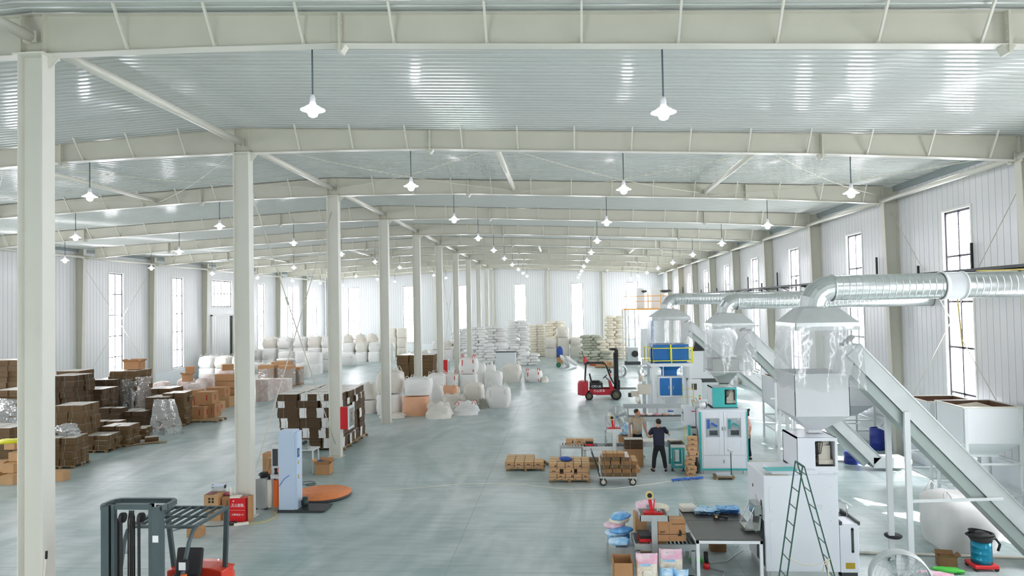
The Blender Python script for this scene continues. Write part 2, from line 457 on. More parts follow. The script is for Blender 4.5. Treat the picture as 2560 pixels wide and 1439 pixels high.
# ---------------------------------------------------------------- centre columns
def h_column(m, wx, wy, z0, z1, tw=.012, tf=.016):
    m.box(-wx/2, -wx/2+tf, -wy/2, wy/2, z0, z1); m.box(wx/2-tf, wx/2, -wy/2, wy/2, z0, z1)
    m.box(-wx/2+tf, wx/2-tf, -tw/2, tw/2, z0, z1)
t0 = None
for i in range(-1, 10):
    lab = (f'{ORD[max(i,0)]} steel column of the centre row, counted from the camera' if i >= 0 else 'steel column of the centre row behind the camera')
    if t0 is None:
        t = t0 = thing('steel_column', lab, 'column', (XC, Y0+i*S, 0), 0, 'centre row of steel columns')
        m = MB(); h_column(m, .44, .28, .02, H-.02); m.build('shaft', 'column_paint_lit', t)
        m = MB(); m.box(-.27, .27, -.2, .2, H-.03, H); m.prism([(.22, H-.03), (.42, H-.03), (.42, H-.06), (.26, H-.22), (.22, H-.22)], -.008, .008)
        m.build('cap_plate', 'steel_paint_shiny', t)
        m = MB(); m.box(-.28, .28, -.2, .2, 0, .025)
        for a in (-.2, .2):
            for b in (-.12, .12): m.cyl((a, b, .02), (a, b, .1), .014, 6)
        m.build('base_plate', 'steel_paint', t)
    else: dup(t0, (XC, Y0+i*S, 0), 0, lab)
# wall columns: inner flange leans out towards the foot (tapered)
def wall_column(sgn, label, i, group):
    t = thing('steel_wall_column', label, 'column', (XR if sgn > 0 else XL, Y0+i*S, 0), 0, group)
    m = MB(); g = sgn; wt, wb = .52, .34
    zt = ztop(XR)-.02
    # x=0 is the inner face at the top; wall at g*.52
    def P(x, y, z): return (x*g, y, z)
    def prism(poly, y0, y1): 
        m.prism([(a*g, b) for a, b in poly], y0, y1)
    prism([(.52-wb, 0), (.52-wb+.016, 0), (.016, zt), (0, zt)], -.13, .13)
    prism([(.50, 0), (.515, 0), (.515, zt), (.50, zt)], -.13, .13)
    prism([(.52-wb, 0), (.5, 0), (.5, zt), (.01, zt)], -.006, .006)
    m.build('shaft', 'steel_paint', t)
    m = MB(); m.box(*sorted((.0*g, .54*g)), -.006-.13, .136, H-.9-.012-.0, H-.9+.0); m.build('stiffener', 'steel_paint', t)
    return t
cr = wall_column(1, 'steel column on the right wall, ', -1, 'right wall columns')
cl = wall_column(-1, 'steel column on the left wall, ', -1, 'left wall columns')
cr['label'] = 'steel column on the right wall behind the camera'; cl['label'] = 'steel column on the left wall behind the camera'
for i in range(0, 10):
    dup(cr, (XR, Y0+i*S, 0), 0, f'tapered steel column on the right wall, {ORD[i]} from the camera')
    dup(cl, (XL, Y0+i*S, 0), 0, f'tapered steel column on the left wall, {ORD[i]} from the camera')
# gable posts on the far wall
gp = [-23.0, -16.0, XC, -1.95, 4.85]
nm = ['leftmost', 'second from the left', 'middle', 'second from the right', 'rightmost']
for x, n_ in zip(gp, nm):
    t = thing('gable_post', f'steel post standing against the far wall, {n_} of five', 'column', (x, YF-.2, 0), 0, 'posts on the far wall')
    m = MB(); zt = ztop(x)
    m.box(-.13, .13, -.2, -.186, 0, zt); m.box(-.13, .13, .17, .184, 0, zt); m.box(-.006, .006, -.19, .18, 0, zt)
    m.build('shaft', 'steel_paint', t)

# ---------------------------------------------------------------- roof beams
BOT = [(0, 9.95), (2.75, 9.93), (5.2, 9.88), (7.55, 9.76), (12, 9.55), (15.5, 9.38), (18.2, 9.2), (20.3, 9.05)]
def zbot(dx):
    for (a, za), (b, zb) in zip(BOT, BOT[1:]):
        if dx <= b: return za+(zb-za)*(dx-a)/(b-a)
    return BOT[-1][1]
def make_beam(t):
    m = MB()
    for sg in (-1, 1):
        pts_b = [(sg*dx, zbot(dx)) for dx, _ in BOT]
        L = BOT[-1][0]
        poly = pts_b + [(sg*L, ztop(XC+L)), (0, ztop(XC))]
        m.prism(poly, -.005, .005)
    m.build('web', 'steel_paint', t)
    m = MB()
    for sg in (-1, 1):
        for (a, za), (b, zb) in zip(BOT, BOT[1:]): m.prism([(sg*a, za-.012), (sg*b, zb-.012), (sg*b, zb), (sg*a, za)], -.11, .11)
    m.build('lower_flange', 'steel_paint_shiny', t)
    m = MB()
    for sg in (-1, 1): m.prism([(0, ztop(XC)), (sg*20.3, ztop(XC+20.3)), (sg*20.3, ztop(XC+20.3)+.012), (0, ztop(XC)+.012)], -.11, .11)
    m.build('upper_flange', 'steel_paint', t)
    # splice plates
    for dx in (5.25, 15.5):
        for sg in (-1, 1):
            m = MB(); zb = zbot(dx); zt = ztop(XC+dx); x = sg*dx
            m.box(x-.022, x+.022, -.12, .12, zb-.12, zt); m.prism([(x-.1, zb-.012), (x+.1, zb-.012), (x+.02, zb-.13), (x-.02, zb-.13)], -.09, .09)
            for yy in (-.08, .08):
                for zz in (.08, .2, .32, .42): m.cyl((x-.04, yy, zb+zz), (x+.04, yy, zb+zz), .014, 6)
            m.build('splice_plate', 'steel_paint', t)
    # stiffeners over the column and small stiffeners
    for x in (-.2, .2):
        m = MB(); m.box(x-.006, x+.006, -.1, .1, H, ztop(XC)-.01); m.build('stiffener', 'steel_paint', t)
    # flange braces: from the lower flange up and towards the near side
    for sg in (-1, 1):
        for k in range(13):
            dx = 1.63+1.5*k
            if dx > 19.8: break
            x = sg*dx; zb = zbot(dx)+.03; zt = ztop(XC+dx)+.02
            m = MB(); m.bar((x, -.02, zb), (x, -.42, zt+.04), .035, .045); m.box(x-.03, x+.03, -.05, .0, zb-.03, zb+.06)
            m.build('flange_brace', 'steel_paint_shiny', t)
b0 = None
for i in range(-1, 10):
    lab = f'{ORD[max(i,0)]} roof beam from the camera, spanning the hall on the centre columns' if i >= 0 else 'roof beam above and behind the camera'
    if b0 is None: b0 = thing('roof_beam', lab, 'beam', (XC, Y0+i*S, 0), 0, 'roof beams'); make_beam(b0)
    else: dup(b0, (XC, Y0+i*S, 0), 0, lab)
t = thing('roof_beam', 'last roof beam, flush against the far wall', 'beam', (XC, YF-.55, 0), 0, 'roof beams')
m = MB()
for sg in (-1, 1):
    m.prism([(0, 10.25), (sg*20.3, 9.3), (sg*20.3, 9.62), (0, 10.6)], -.006, .006); m.prism([(0, 10.24), (sg*20.3, 9.29), (sg*20.3, 9.30), (0, 10.25)], -.1, .1)
m.build('web', 'steel_paint', t)

# ---------------------------------------------------------------- tie tubes along the hall
def tube_thing(name, p, q, r, label, cat, group, mt='steel_paint_shiny', n=14, plates=True):
    p = Vector(p); q = Vector(q); t = thing(name, label, cat, p, 0, group); d = q-p
    m = MB(); m.cyl((0,0,0), d, r, n); m.build('tube', mt, t)
    if plates:
        for e, s_ in ((Vector((0,0,0)), 1), (d, -1)):
            m = MB(); m.cbox((e.x, e.y+.02*s_, e.z), (.2, .03, .2)); m.cbox((e.x, e.y+.09*s_, e.z-.08), (.012, .16, .12))
            m.build('end_plate', 'steel_paint', t)
    return t
def ties(x, z, bays, where, group, r=.07):
    first = None
    for i in bays:
        lab = f'tubular tie {where}, {ORD[i] if i>=0 else "first"} bay from the camera' if i >= 0 else f'tubular tie {where}, behind the camera'
        if first is None: first = tube_thing('tie_tube', (x, Y0+i*S+.12, z), (x, Y0+(i+1)*S-.12, z), r, lab, 'tie tube', group)
        else: dup(first, (x, Y0+i*S+.12, z), 0, lab)
ties(XC, 10.22, range(-1, 10), 'over the centre columns', 'tubes over the centre columns', .095)
ties(XR-.05, 9.12, range(0, 10), 'along the eaves of the right wall', 'tubes along the right eaves', .08)
ties(XL+.05, 9.12, range(0, 10), 'along the eaves of the left wall', 'tubes along the left eaves', .08)
for x, nm_ in ((-1.77, 'right of the ridge'), (5.23, 'midway to the right wall'), (-15.8, 'left of the ridge'), (-22.8, 'midway to the left wall')):
    z = ztop(x)-.32
    ties(x, z, (1, 5, 9), nm_, 'tubes under the roof in the braced bays', .08)
# cross rods under the roof in the braced bays
xs = [XL, -22.8, -15.8, XC, -1.77, 5.23, XR]
PN = ['by the left wall', 'second panel from the left wall', 'just left of the centre columns', 'just right of the centre columns', 'second panel from the right wall', 'by the right wall']
def rod(p, q, label, group, sag=.18, r=.011):
    p = Vector(p); q = Vector(q); m = MB(); pts = []
    for k in range(9):
        f = k/8; e = p.lerp(q, f); e.z -= sag*math.sin(math.pi*f); pts.append(e-p)
    m.tube(pts, r, 5); m.cyl(pts[3], pts[3]+(pts[4]-pts[3])*.2, r*2.2, 6)
    return tag(m.build('brace_rod', 'rod_paint', loc=p), label, 'rod', group)
for i in (1, 5):
    for n_, (a, b) in enumerate(zip(xs, xs[1:])):
        for (u, v, w_, dz) in ((a, b, 'running back to the right', 0), (b, a, 'running back to the left', -.06)):
            rod((u, Y0+i*S+.05, ztop(u)-.34+dz), (v, Y0+(i+1)*S-.05, ztop(v)-.34+dz),
                f'thin roof rod, {ORD[i]} bay, {PN[n_]}, {w_}', 'cross rods under the roof')
# upright cross rods between columns
for i in (1, 5):
    for (ya, yb, w_) in ((i, i+1, 'falling away from the camera'), (i+1, i, 'falling towards the camera')):
        rod((XC+.02*(yb-ya), Y0+ya*S+(.15 if yb > ya else -.15), 9.3), (XC+.02*(yb-ya), Y0+yb*S-(.15 if yb > ya else -.15), .5), f'slanting rod between centre columns, {ORD[i]} bay, {w_}', 'cross rods between the columns', 0, .016)
for X_, w2, bays in ((WR-.25, 'right', (1,)), (WL+.25, 'left', (4,))):
    for i in bays:
        for (ya, yb, w_) in ((i, i+1, 'falling away from the camera'), (i+1, i, 'falling towards the camera')):
            rod((X_+.02*(yb-ya), Y0+ya*S+(.15 if yb > ya else -.15), 8.7), (X_+.02*(yb-ya), Y0+yb*S-(.15 if yb > ya else -.15), 1.2), f'slanting rod before the {w2} wall, {w_}', 'cross rods along the walls', 0, .013)

# ---------------------------------------------------------------- pendant lamps
mat('lamp_white', '#e8e8ea', .35)
def emit(name, col, st):
    m = bpy.data.materials.new(name); m.use_nodes = True; MATS[name] = m
    b = m.node_tree.nodes['Principled BSDF']; b.inputs['Emission Color'].default_value = lin(col); b.inputs['Emission Strength'].default_value = st; b.inputs['Base Color'].default_value = (.8, .8, .8, 1)
    return m
emit('lamp_glow', '#e2e2ff', 25)
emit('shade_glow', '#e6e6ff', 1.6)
emit('lamp_off', '#e6e6ff', .0)
LX = [-25.65, -19.5, -13.5, -4.15, 1.67, 7.6]
LN = ['leftmost row', 'second row from the left', 'third row from the left', 'row just right of the centre columns', 'second row from the right', 'rightmost row']
LAMPW = 11
def make_lamp():
    t = thing('pendant_lamp', '', 'lamp', (0,0,0), 0, 'pendant lamps')
    m = MB(); m.cyl((0,0,.16), (0,0,1.47), .014, 8); m.build('rod', 'dark_rod', t)
    m = MB(); m.lathe([(.012,.26),(.03,.25),(.045,.2),(.05,.12),(.04,.10)], n=12); m.build('lamp_holder', 'lamp_white', t)
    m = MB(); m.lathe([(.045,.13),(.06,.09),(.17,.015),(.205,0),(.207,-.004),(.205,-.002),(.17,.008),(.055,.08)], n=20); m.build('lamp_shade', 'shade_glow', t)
    m = MB(); m.lathe([(.05,.085),(.06,.03),(.085,-.03),(.09,-.06),(.07,-.105),(.03,-.125),(0,-.13)], n=16); m.build('bulb', 'lamp_glow', t)
    return t
lamp0 = None
lamp_data = bpy.data.lights.new('lamp_light', 'POINT'); lamp_data.energy = LAMPW; lamp_data.shadow_soft_size = .1; lamp_data.color = (1, .97, 1)
for i in range(-1, 10):
    for j, x in enumerate(LX):
        z = ztop(x)-1.47+.03; lab = f'glowing pendant lamp, {LN[j]}, {ORD[max(i,0)]} from the camera'
        if i < 0: lab = f'pendant lamp behind the camera, {LN[j]}'
        off = (i == 5 and j == 3)
        if off: lab = 'unlit pendant lamp right of the centre columns among the lit ones'
        if lamp0 is None: lamp0 = make_lamp(); t = lamp0; t.location = (x, Y0+i*S+.38, z); t['label'] = lab
        else: t = dup(lamp0, (x, Y0+i*S+.38, z), 0, lab)
        if off:
            for ch in t.children:
                if ch.name.startswith('bulb'): ch.data = ch.data.copy(); ch.data.materials[0] = MATS['lamp_off']
        else:
            lo = bpy.data.objects.new('lamp_light', lamp_data); COL.objects.link(lo); lo.location = (0, 0, -.24); lo.parent = t
# ================================================================ packing machines on the right
mat('teal', '#3cadab', .4)
mat('sheet_grey', '#c2c8c9', .35, .5, var=.06, vscale=3)
mat('stainless', '#b9bdb8', .22, .9, var=.1, vscale=4)
mat('bin_blue', '#1668ac', .4); mat('pale_yellow', '#cdc46e', .5)
mat('safety_yellow', '#e6e02a', .45)
mat('beige_metal', '#cdc6b8', .5)
mat('granules', '#c3bba8', .9, var=.25, vscale=30)
mat('rust_inside', '#7a5c48', .8, var=.3, vscale=4)
mat('cable_black', '#202022', .6)
mat('sign_blue', '#2f66c9', .5)
mat('orange_plastic', '#f0702a', .45)
mat('tray_white', '#dfe3e4', .4)

def rbox(m, x0, x1, y0, y1, z0, z1): m.box(x0, x1, y0, y1, z0, z1)

def packer(name, X, Y, wd, dp, h, trim, label, cat, head, windows):
    """tall packing cabinet with a doser head on top. local origin: front left bottom corner"""
    t = thing(name, label, cat, (X, Y, 0))
    m = MB(); m.box(0, wd, 0, dp, .12, h); m.build('cabinet', 'machine_white', t, bevel=.012)
    m = MB(); m.box(.03, wd-.03, .03, dp-.03, .0, .12)
    for x in (.1, wd-.16):
        m.box(x, x+.07, -.0, .06, 0, .12)
    m.build('plinth', 'galvanised_dull', t)
    if trim:
        m = MB(); e = .006
        m.box(-.012, .05, -.014, .05, .12, h-.06); m.box(wd-.03, wd+.012, -.014, .05, .12, h-.06)
        m.box(.05, wd-.03, -.012, 0, .12, .18); m.box(-.012, 0, dp-.1, dp, .12, h-.1)
        m.build('trim_strip', 'teal', t)
    # doors
    if windows:
        for k in range(2):
            x0 = .09+k*(wd-.16)/2; x1 = x0+(wd-.19)/2; z0, z1 = .62, h-.05
            d = MB(); wx0, wx1, wz0, wz1 = x0+.12, x1-.14, 1.22, 1.80
            d.box(x0, wx0, -.022, 0, z0, z1); d.box(wx1, x1, -.022, 0, z0, z1); d.box(wx0, wx1, -.022, 0, z0, wz0); d.box(wx0, wx1, -.022, 0, wz1, z1)
            do = d.build('door', 'machine_white', t, bevel=.006)
            d = MB(); d.box(wx0-.02, wx1+.02, -.030, -.022, wz0-.02, wz0); d.box(wx0-.02, wx1+.02, -.030, -.022, wz1, wz1+.02); d.box(wx0-.02, wx0, -.03, -.022, wz0, wz1); d.box(wx1, wx1+.02, -.03, -.022, wz0, wz1)
            d.build('window_rim', 'sheet_grey', do)
            d = MB(); d.box(wx0, wx1, -.014, -.010, wz0, wz1); d.build('window_pane', 'window_glass', do)
            d = MB(); d.box(wx0, wx1, -.004, -.001, wz0, wz1); d.mat(1).box(wx0+.02, wx0+.12, -.008, -.004, wz0+.25, wz1-.03); d.mat(2).box(wx0+.1, wx1-.05, -.009, -.004, wz0+.04, wz0+.2)
            d.mat(1).cbox(((wx0+wx1)/2+.05, -.007, wz1-.2), (.22, .006, .07), 0, 0, .5); d.mat(3).cyl(((wx0+wx1)/2, -.004, wz0+.36), ((wx0+wx1)/2, -.009, wz0+.36), .09, 14)
            d.build('machinery', ['sheet_grey', 'teal' if k else 'sign_blue', 'dark_grey', 'stainless'], do)
            d = MB(); hx = x1-.05 if k == 0 else x0+.02; d.box(hx, hx+.03, -.04, -.022, 1.42, 1.54); d.build('handle', 'chrome', do)
        d = MB(); d.box(.09, wd-.09, -.016, 0, .2, .58); do = d.build('lower_panel', 'machine_white', t, bevel=.004)
        d = MB(); d.box(wd/2-.03, wd/2, -.03, -.016, .36, .46); d.build('handle', 'chrome', do)
    else:
        for (z0, z1) in ((.16, 1.18), (1.3, h-.2)):
            d = MB(); d.box(.1, wd-.12, -.008, 0, z0, z1)
            do = d.build('cover_panel', 'machine_white', t, bevel=.003)
            d = MB()
            for xx in (.13, wd-.15):
                for zz in (z0+.03, z1-.03): d.cyl((xx, -.008, zz), (xx, -.012, zz), .008, 8)
            d.build('screws', 'galvanised_dull', do)
        d = MB(); d.cbox((wd-.38, -.03, h-.62), (.1, .004, .12), 0, .35); d.cbox((wd-.44, -.02, h-.60), (.06, .03, .09)); d.build('paper_tag', 'machine_white', t)
    # doser head
    hx0, hx1, hy0, hy1, hz = head
    m = MB(); T = .03; z0 = h+.02; z1 = hz
    m.box(hx0, hx1, hy0, hy1, z0, z0+T); m.box(hx0, hx1, hy0, hy1, z1-T, z1); m.box(hx0, hx0+T, hy0, hy1, z0, z1); m.box(hx1-T, hx1, hy0, hy1, z0, z1); m.box(hx0, hx1, hy1-T, hy1, z0, z1)
    ox0, ox1, oz0, oz1 = hx0+(hx1-hx0)*(.44 if not trim else .5), hx1-.05, z0+.1, z1-.07
    m.mat(1)
    m.box(hx0, ox0, hy0-.005, hy0+T, z0, z1); m.box(ox1, hx1, hy0-.005, hy0+T, z0, z1); m.box(ox0, ox1, hy0-.005, hy0+T, z0, oz0); m.box(ox0, ox1, hy0-.005, hy0+T, oz1, z1)
    ho = m.build('head_housing', ['machine_white', 'teal' if trim else 'machine_white'], t)
    m = MB(); cx = (ox0+ox1)/2+.03; m.cbox((cx, hy0+.25, (oz0+oz1)/2-.02), (.24, .26, .34)); m.cbox((cx+.02, hy0+.24, oz0+.07), (.3, .3, .1)); m.cyl((cx-.13, hy0+.15, oz1-.1), (cx+.1, hy0+.2, oz1-.06), .05, 12)
    m.build('doser', 'beige_metal', ho, bevel=.01)
    m = MB()
    for q in range(4): m.tube([(ox0+.02, hy0+.08+.03*q, oz0+.1+.05*q), (ox0+.07+.02*q, hy0+.06, oz0+.25), (ox0+.04+.05*q, hy0+.1, oz1-.05), (ox0+.16, hy0+.2, oz1-.03)], .007, 6)
    m.build('cables', 'cable_black', ho)
    m = MB(); m.box(hx0-.06, hx1+.02, hy0-.04, hy1, h+.0, h+.02); m.build('head_base', 'dark_grey' if trim else 'machine_white', t)
    return t

M3 = packer('packing_machine', 3.98, 14.35, 1.46, 1.25, 2.05, False, 'big plain white packing machine behind the green ladder, closed front panels', 'packing machine', (.78, 1.58, .28, 1.25, 2.76), False)
M2 = packer('packing_machine', 4.34, 22.85, 1.53, 1.25, 2.08, True, 'white packing machine with teal corner strips and two windowed doors', 'packing machine', (.52, 1.32, .4, 1.2, 2.76), True)
# details of M3: side openings, conveyor chute, deck
m = MB(); m.box(-.006, 0, .18, .26, 1.3, 1.5); m.box(-.006, 0, .8, .86, 1.62, 1.68); m.box(-.006, 0, .75, .81, 1.0, 1.06); m.build('slot', 'black', M3)
m = MB(); m.box(-.008, 0, .06, .62, .2, 1.12); so = m.build('side_opening', 'dark_grey', M3)
m = MB(); m.bar((-.004, .1, 1.2), (-.004, .62, 1.5), .012, .02); m.build('rim', 'galvanised_dull', so)
m = MB(); m.box(.2, 1.1, .1, .75, 2.05, 2.13); m.build('deck_plate', 'machine_white', M3, bevel=.01)
m = MB(); m.box(.05, .5, -.01, .16, 2.05, 2.058); m.build('cardboard_scrap', 'beige_metal', M3)
c = MB(); c.prism([(0, 0), (.30, .0), (.34, .32), (.3, .34), (.27, .04), (0, .04)], 0, .44)
ch = thing('chute', 'open folded steel chute hanging at the left side of the near packing machine', 'chute', (3.62, 14.5, .89))
c.build('tray', 'stainless', ch)
for yy in (.02, .42):
    c = MB(); c.bar((.0, yy, .04), (.22, yy, .5), .014); c.build('strut', 'chrome', ch)
c = MB(); c.box(.2, .345, 0, .44, .3, .52); c.build('back_plate', 'stainless', ch)
# teal lid lying on the deck
tag(MB().cbox((4.36, 14.5, 2.155), (.62, .26, .02), .05, 0, .0).build('metal_plate', 'teal', bevel=.004), 'thin teal metal plate lying on the near packing machine', 'plate')

# electric box at the right side with filter tray and pipe handle
t = thing('control_box', 'white electric box with yellow type plate, right of the near packing machine', 'control box', (5.46, 14.38, .1))
m = MB(); m.box(0, .37, 0, .5, 0, .98); bx_ = m.build('box', 'machine_white', t, bevel=.012)
m = MB(); m.lathe([(0, 0), (.028, 0)], (0, 0, 0), 8); 
m = MB(); m.box(.22, .27, -.006, 0, .42, .88); m.cyl((.245, 0, .42), (.245, -.006, .42), .025, 10); m.cyl((.245, 0, .88), (.245, -.006, .88), .025, 10); m.build('vent_slot', 'dark_grey', bx_)
m = MB(); m.box(.1, .28, -.005, 0, .08, .2); m.build('type_plate', mat('brass_plate', '#c2a43c', .35, .7), bx_)
m = MB(); m.box(.02, .38, .5, .9, .9, .95); m.prism([(0, .95), (.05, .95), (.05, 1.02), (0, 1.02)], .0, .9); m.prism([(.35, .95), (.4, .95), (.4, 1.02), (.35, 1.02)], .0, .9); m.build('tray', 'dark_grey', t)
m = MB(); m.tube([(.33, .45, .98), (.33, .45, 1.2), (.3, .5, 1.26), (-.02, 1.0, 1.38)], .018, 8); m.build('pipe_handle', 'chrome', t)
m = MB(); m.box(.03, .34, .03, .47, -.10, 0); m.build('foot_frame', 'dark_grey', t)

# details of M2: side cabinet on the left, motor, signal tower, hinges
m = MB(); m.box(-.40, -.02, .55, 1.15, 1.45, 2.1); sc_ = m.build('side_cabinet', 'machine_white', M2, bevel=.01)
m = MB(); m.box(-.404, -.40, .6, 1.0, 1.6, 2.0); m.mat(1).box(-.408, -.404, .65, .95, 1.85, 1.9); m.build('control_panel', ['sheet_grey', 'dark_grey'], sc_)
m = MB(); m.box(-.16, -.03, .545, .55, 1.94, 1.97); m.build('red_label', mat('red_label', '#d8322c', .5), sc_)
m = MB(); m.box(-.30, -.22, .4, .5, .1, 1.5); m.build('side_post', 'teal', M2)
m = MB(); m.box(-.18, -.02, .3, .9, .85, 1.42); m.mat(1).cyl((-.12, .29, 1.2), (-.12, .25, 1.2), .06, 12); m.build('film_unit', ['stainless', 'dark_grey'], M2)
m = MB()
for k in range(5): m.cyl((-.32+.0*k, .5+.1*k, .5+.06*k), (-.02, .5+.1*k, .5+.06*k), .02, 8)
m.build('film_rollers', 'chrome', M2)
m = MB(); m.cyl((-.08, .35, 2.2), (.26, .35, 2.2), .13, 16); m.box(-.02, .2, .25, .45, 2.08, 2.12); mo = m.build('motor', 'galvanised_dull', M2)
m = MB(); m.cyl((.27, .35, 2.2), (.30, .35, 2.2), .10, 16); m.build('fan_cover', 'dark_grey', mo)
m = MB(); m.cyl((.04, .06, 2.08), (.04, .06, 2.42), .012, 8); so = m.build('signal_pole', 'tray_white', M2)
for k, (nm_, c_) in enumerate((('red', '#d8302a'), ('yellow', '#f0b020'), ('green', '#25b060'))):
    m = MB(); m.cyl((.04, .06, 2.42+.05*k), (.04, .06, 2.465+.05*k), .03, 12); o = m.build('signal_lamp', mat('signal_'+nm_, c_, .3), so); o['label'] = nm_+' signal lamp'
m = MB(); m.tube([(-.1, .5, 2.12), (-.15, .5, 2.35), (0, .55, 2.4), (.1, .5, 2.2)], .012, 6); m.build('hose', mat('hose_green', '#2f9a6a', .5), M2)

mat('hopper_grey', '#d9dcde', .45, var=.04, vscale=2)
# hopper (square bin with funnel)
def hopper(name, X, Y, wx, wy, zt, zb, zn, nr, mt, label, cat, inside=True, wall_h=None):
    t = thing(name, label, cat, (X, Y, zn-.06))
    o = zn-.06; a, b = wx/2, wy/2; T = .012
    m = MB()
    for (x0, x1, y0, y1) in ((-a, a, -b, -b+T), (-a, a, b-T, b), (-a, -a+T, -b, b), (a-T, a, -b, b)): m.box(x0, x1, y0, y1, zb-o, zt-o)
    m.build('bin', mt, t)
    m = MB(); m.frust(-nr, nr, -nr, nr, zn-o, -a, a, -b, b, zb-o, caps=False); m.build('funnel', mt, t)
    m = MB(); m.box(-nr, nr, -nr, nr, 0, .06); m.build('outlet', mt, t)
    m = MB()
    for (x0, x1, y0, y1) in ((-a-.03, a+.03, -b-.03, -b), (-a-.03, a+.03, b, b+.03), (-a-.03, -a, -b, b), (a, a+.03, -b, b)): m.box(x0, x1, y0, y1, zt-.03-o, zt-o)
    m.build('rim', mt, t)
    return t
hp3 = hopper('hopper', 5.28, 15.2, 1.1, 1.18, 4.08, 3.2, 2.84, .14, 'hopper_grey', 'square grey steel hopper with funnel above the near packing machine', 'hopper')
hp2 = hopper('hopper', 5.27, 23.45, .85, .85, 3.72, 3.32, 2.86, .13, 'stainless', 'shiny funnel hopper above the teal trimmed packing machine', 'hopper')
m = MB(); m.box(-.55, .55, -.55, .55, .50, .53); m.build('catch_tray', 'tray_white', hp2)

# extraction hoods: pyramid, band, hanging film curtains
def hood(X, Y, wx, wy, zb, zbt, zap, zc, label, flare=.06, seed=1):
    t = thing('extraction_hood', label, 'extraction hood', (X, Y, zc), 0, 'extraction hoods')
    a, b = wx/2, wy/2; o = zc
    m = MB(); m.frust(-a, a, -b, b, zbt-o, -.36, .36, -.32, .32, zap-o, caps=False); m.add([(-.36, -.32, zap-o), (.36, -.32, zap-o), (.36, .32, zap-o), (-.36, .32, zap-o)], [(0,1,2,3)])
    m.build('hood_pyramid', 'galvanised_dull', t)
    m = MB(); T = .01
    for (x0, x1, y0, y1) in ((-a, a, -b, -b+T), (-a, a, b-T, b), (-a, -a+T, -b, b), (a-T, a, -b, b)): m.box(x0, x1, y0, y1, zb-o, zbt-o)
    m.build('hood_band', 'galvanised', t)
    # curtains: one film strip per side, gathered in soft folds
    def curtain(p, q, nx_):
        m = MB(); n, k = 26, 10; vs = []
        d = Vector(q)-Vector(p); nn = Vector((d.y, -d.x)).normalized()
        for j in range(k+1):
            f = j/k; z = (zb+.08)*(1-f)+zc*f-o
            for i in range(n+1):
                u = i/n; e = Vector(p)+d*u
                w_ = flare*f + .014*math.sin(u*13+seed+f*1.5)*(.2+f) + .02*noise.noise(Vector((u*3, f*2, seed)))
                e = e + nn*(w_+.004) + d*((u-.5)*.10*f)
                vs.append((e.x, e.y, z + .05*math.sin(u*9+seed)*f))
        m.smooth = True
        m.add(vs, [(j*(n+1)+i, j*(n+1)+i+1, (j+1)*(n+1)+i+1, (j+1)*(n+1)+i) for j in range(k) for i in range(n)])
        m.build('film_curtain', 'plastic_film', t)
    curtain((-a, -b), (a, -b), 0); curtain((a, -b), (a, b), 0); curtain((a, b), (-a, b), 0); curtain((-a, b), (-a, -b), 0)
    return t
hd3 = hood(5.37, 15.1, 1.28, 1.32, 4.98, 5.14, 5.44, 3.78, 'extraction hood with film curtains, nearest of the three', seed=1)
hd2 = hood(5.50, 23.45, 1.36, 1.3, 4.75, 4.90, 5.22, 3.25, 'middle of the three extraction hoods with film curtains', seed=4)
hd1 = hood(4.90, 32.6, 1.75, 1.5, 4.80, 4.96, 5.32, 3.55, 'extraction hood with film curtains over the blue bin', seed=8, flare=.1)

# ducts: segmented elbow and spiral pipe running to the right wall
def duct(X, Y, z0, zc, r, x_end, label, joint=None):
    t = thing('air_duct', label, 'air duct', (X, Y, z0), 0, 'silver air ducts')
    h = zc-z0; Rb = h*.98
    m = MB(); pts = [(0, 0, 0)]
    for k in range(0, 5):
        a = math.pi/2*k/4; pts.append((Rb-Rb*math.cos(a), 0, Rb*math.sin(a)+(h-Rb)))
    P_l = []
    n = 20; vs = []; fs = []
    for i, p in enumerate(pts):
        a = 0 if i == 0 else math.pi/2*(i-1)/4
        for k in range(n):
            q = 2*math.pi*k/n
            vs.append((p[0]+r*math.cos(q)*math.cos(a), r*math.sin(q), p[2]-r*math.cos(q)*math.sin(a)))
    for i in range(len(pts)-1):
        for k in range(n): fs.append((i*n+k, i*n+(k+1) % n, (i+1)*n+(k+1) % n, (i+1)*n+k))
    m.add(vs, fs); m.build('elbow', 'galvanised', t)
    m = MB(); m.lathe([(r+.004, -.005), (r+.03, 0), (r+.03, .03), (r+.004, .035)], (0,0,0), 20); m.build('collar', 'galvanised', t)
    m = MB(); m.lathe([(r, 0), (r+.025, .0), (r+.025, .03), (r, .03)], (Rb, 0, h), 20, 'X'); m.build('flange', 'galvanised', t)
    # spiral pipe
    L = x_end-X-Rb; m = MB(); prof = []; k = 0; x = .03
    while x < L:
        prof += [(r, x), (r, min(x+.004, L)), (r, min(x+.114, L)), (r, min(x+.118, L)), (r+.003, min(x+.121, L)), (r+.003, min(x+.131, L))]; x += .134
    prof += [(r, L)]
    m.lathe(prof, (Rb, 0, h), 20, 'X'); m.build('spiral_pipe', 'galvanised', t)
    if joint:
        m = MB(); m.lathe([(r+.012, 0), (r+.04, .0), (r+.04, .03), (r+.012, .03), (r+.014, .1), (r+.014, .36), (r+.014, .42), (r+.03, .42), (r+.03, .45), (r+.005, .45)], (joint-X, 0, h), 20, 'X'); m.build('canvas_joint', 'white_paint', t)
    return t
duct(5.30, 15.1, 5.44, 5.86, .27, WR-.02, 'silver spiral air duct from the nearest hood to the right wall', joint=7.95)
duct(5.38, 23.45, 5.22, 5.62, .27, WR-.02, 'silver spiral air duct rising from the middle hood')
duct(4.78, 32.6, 5.32, 5.78, .27, XR-.35, 'silver spiral air duct rising from the hood over the blue bin')

mat('trough_shade', '#a9b3af', .5, .3)
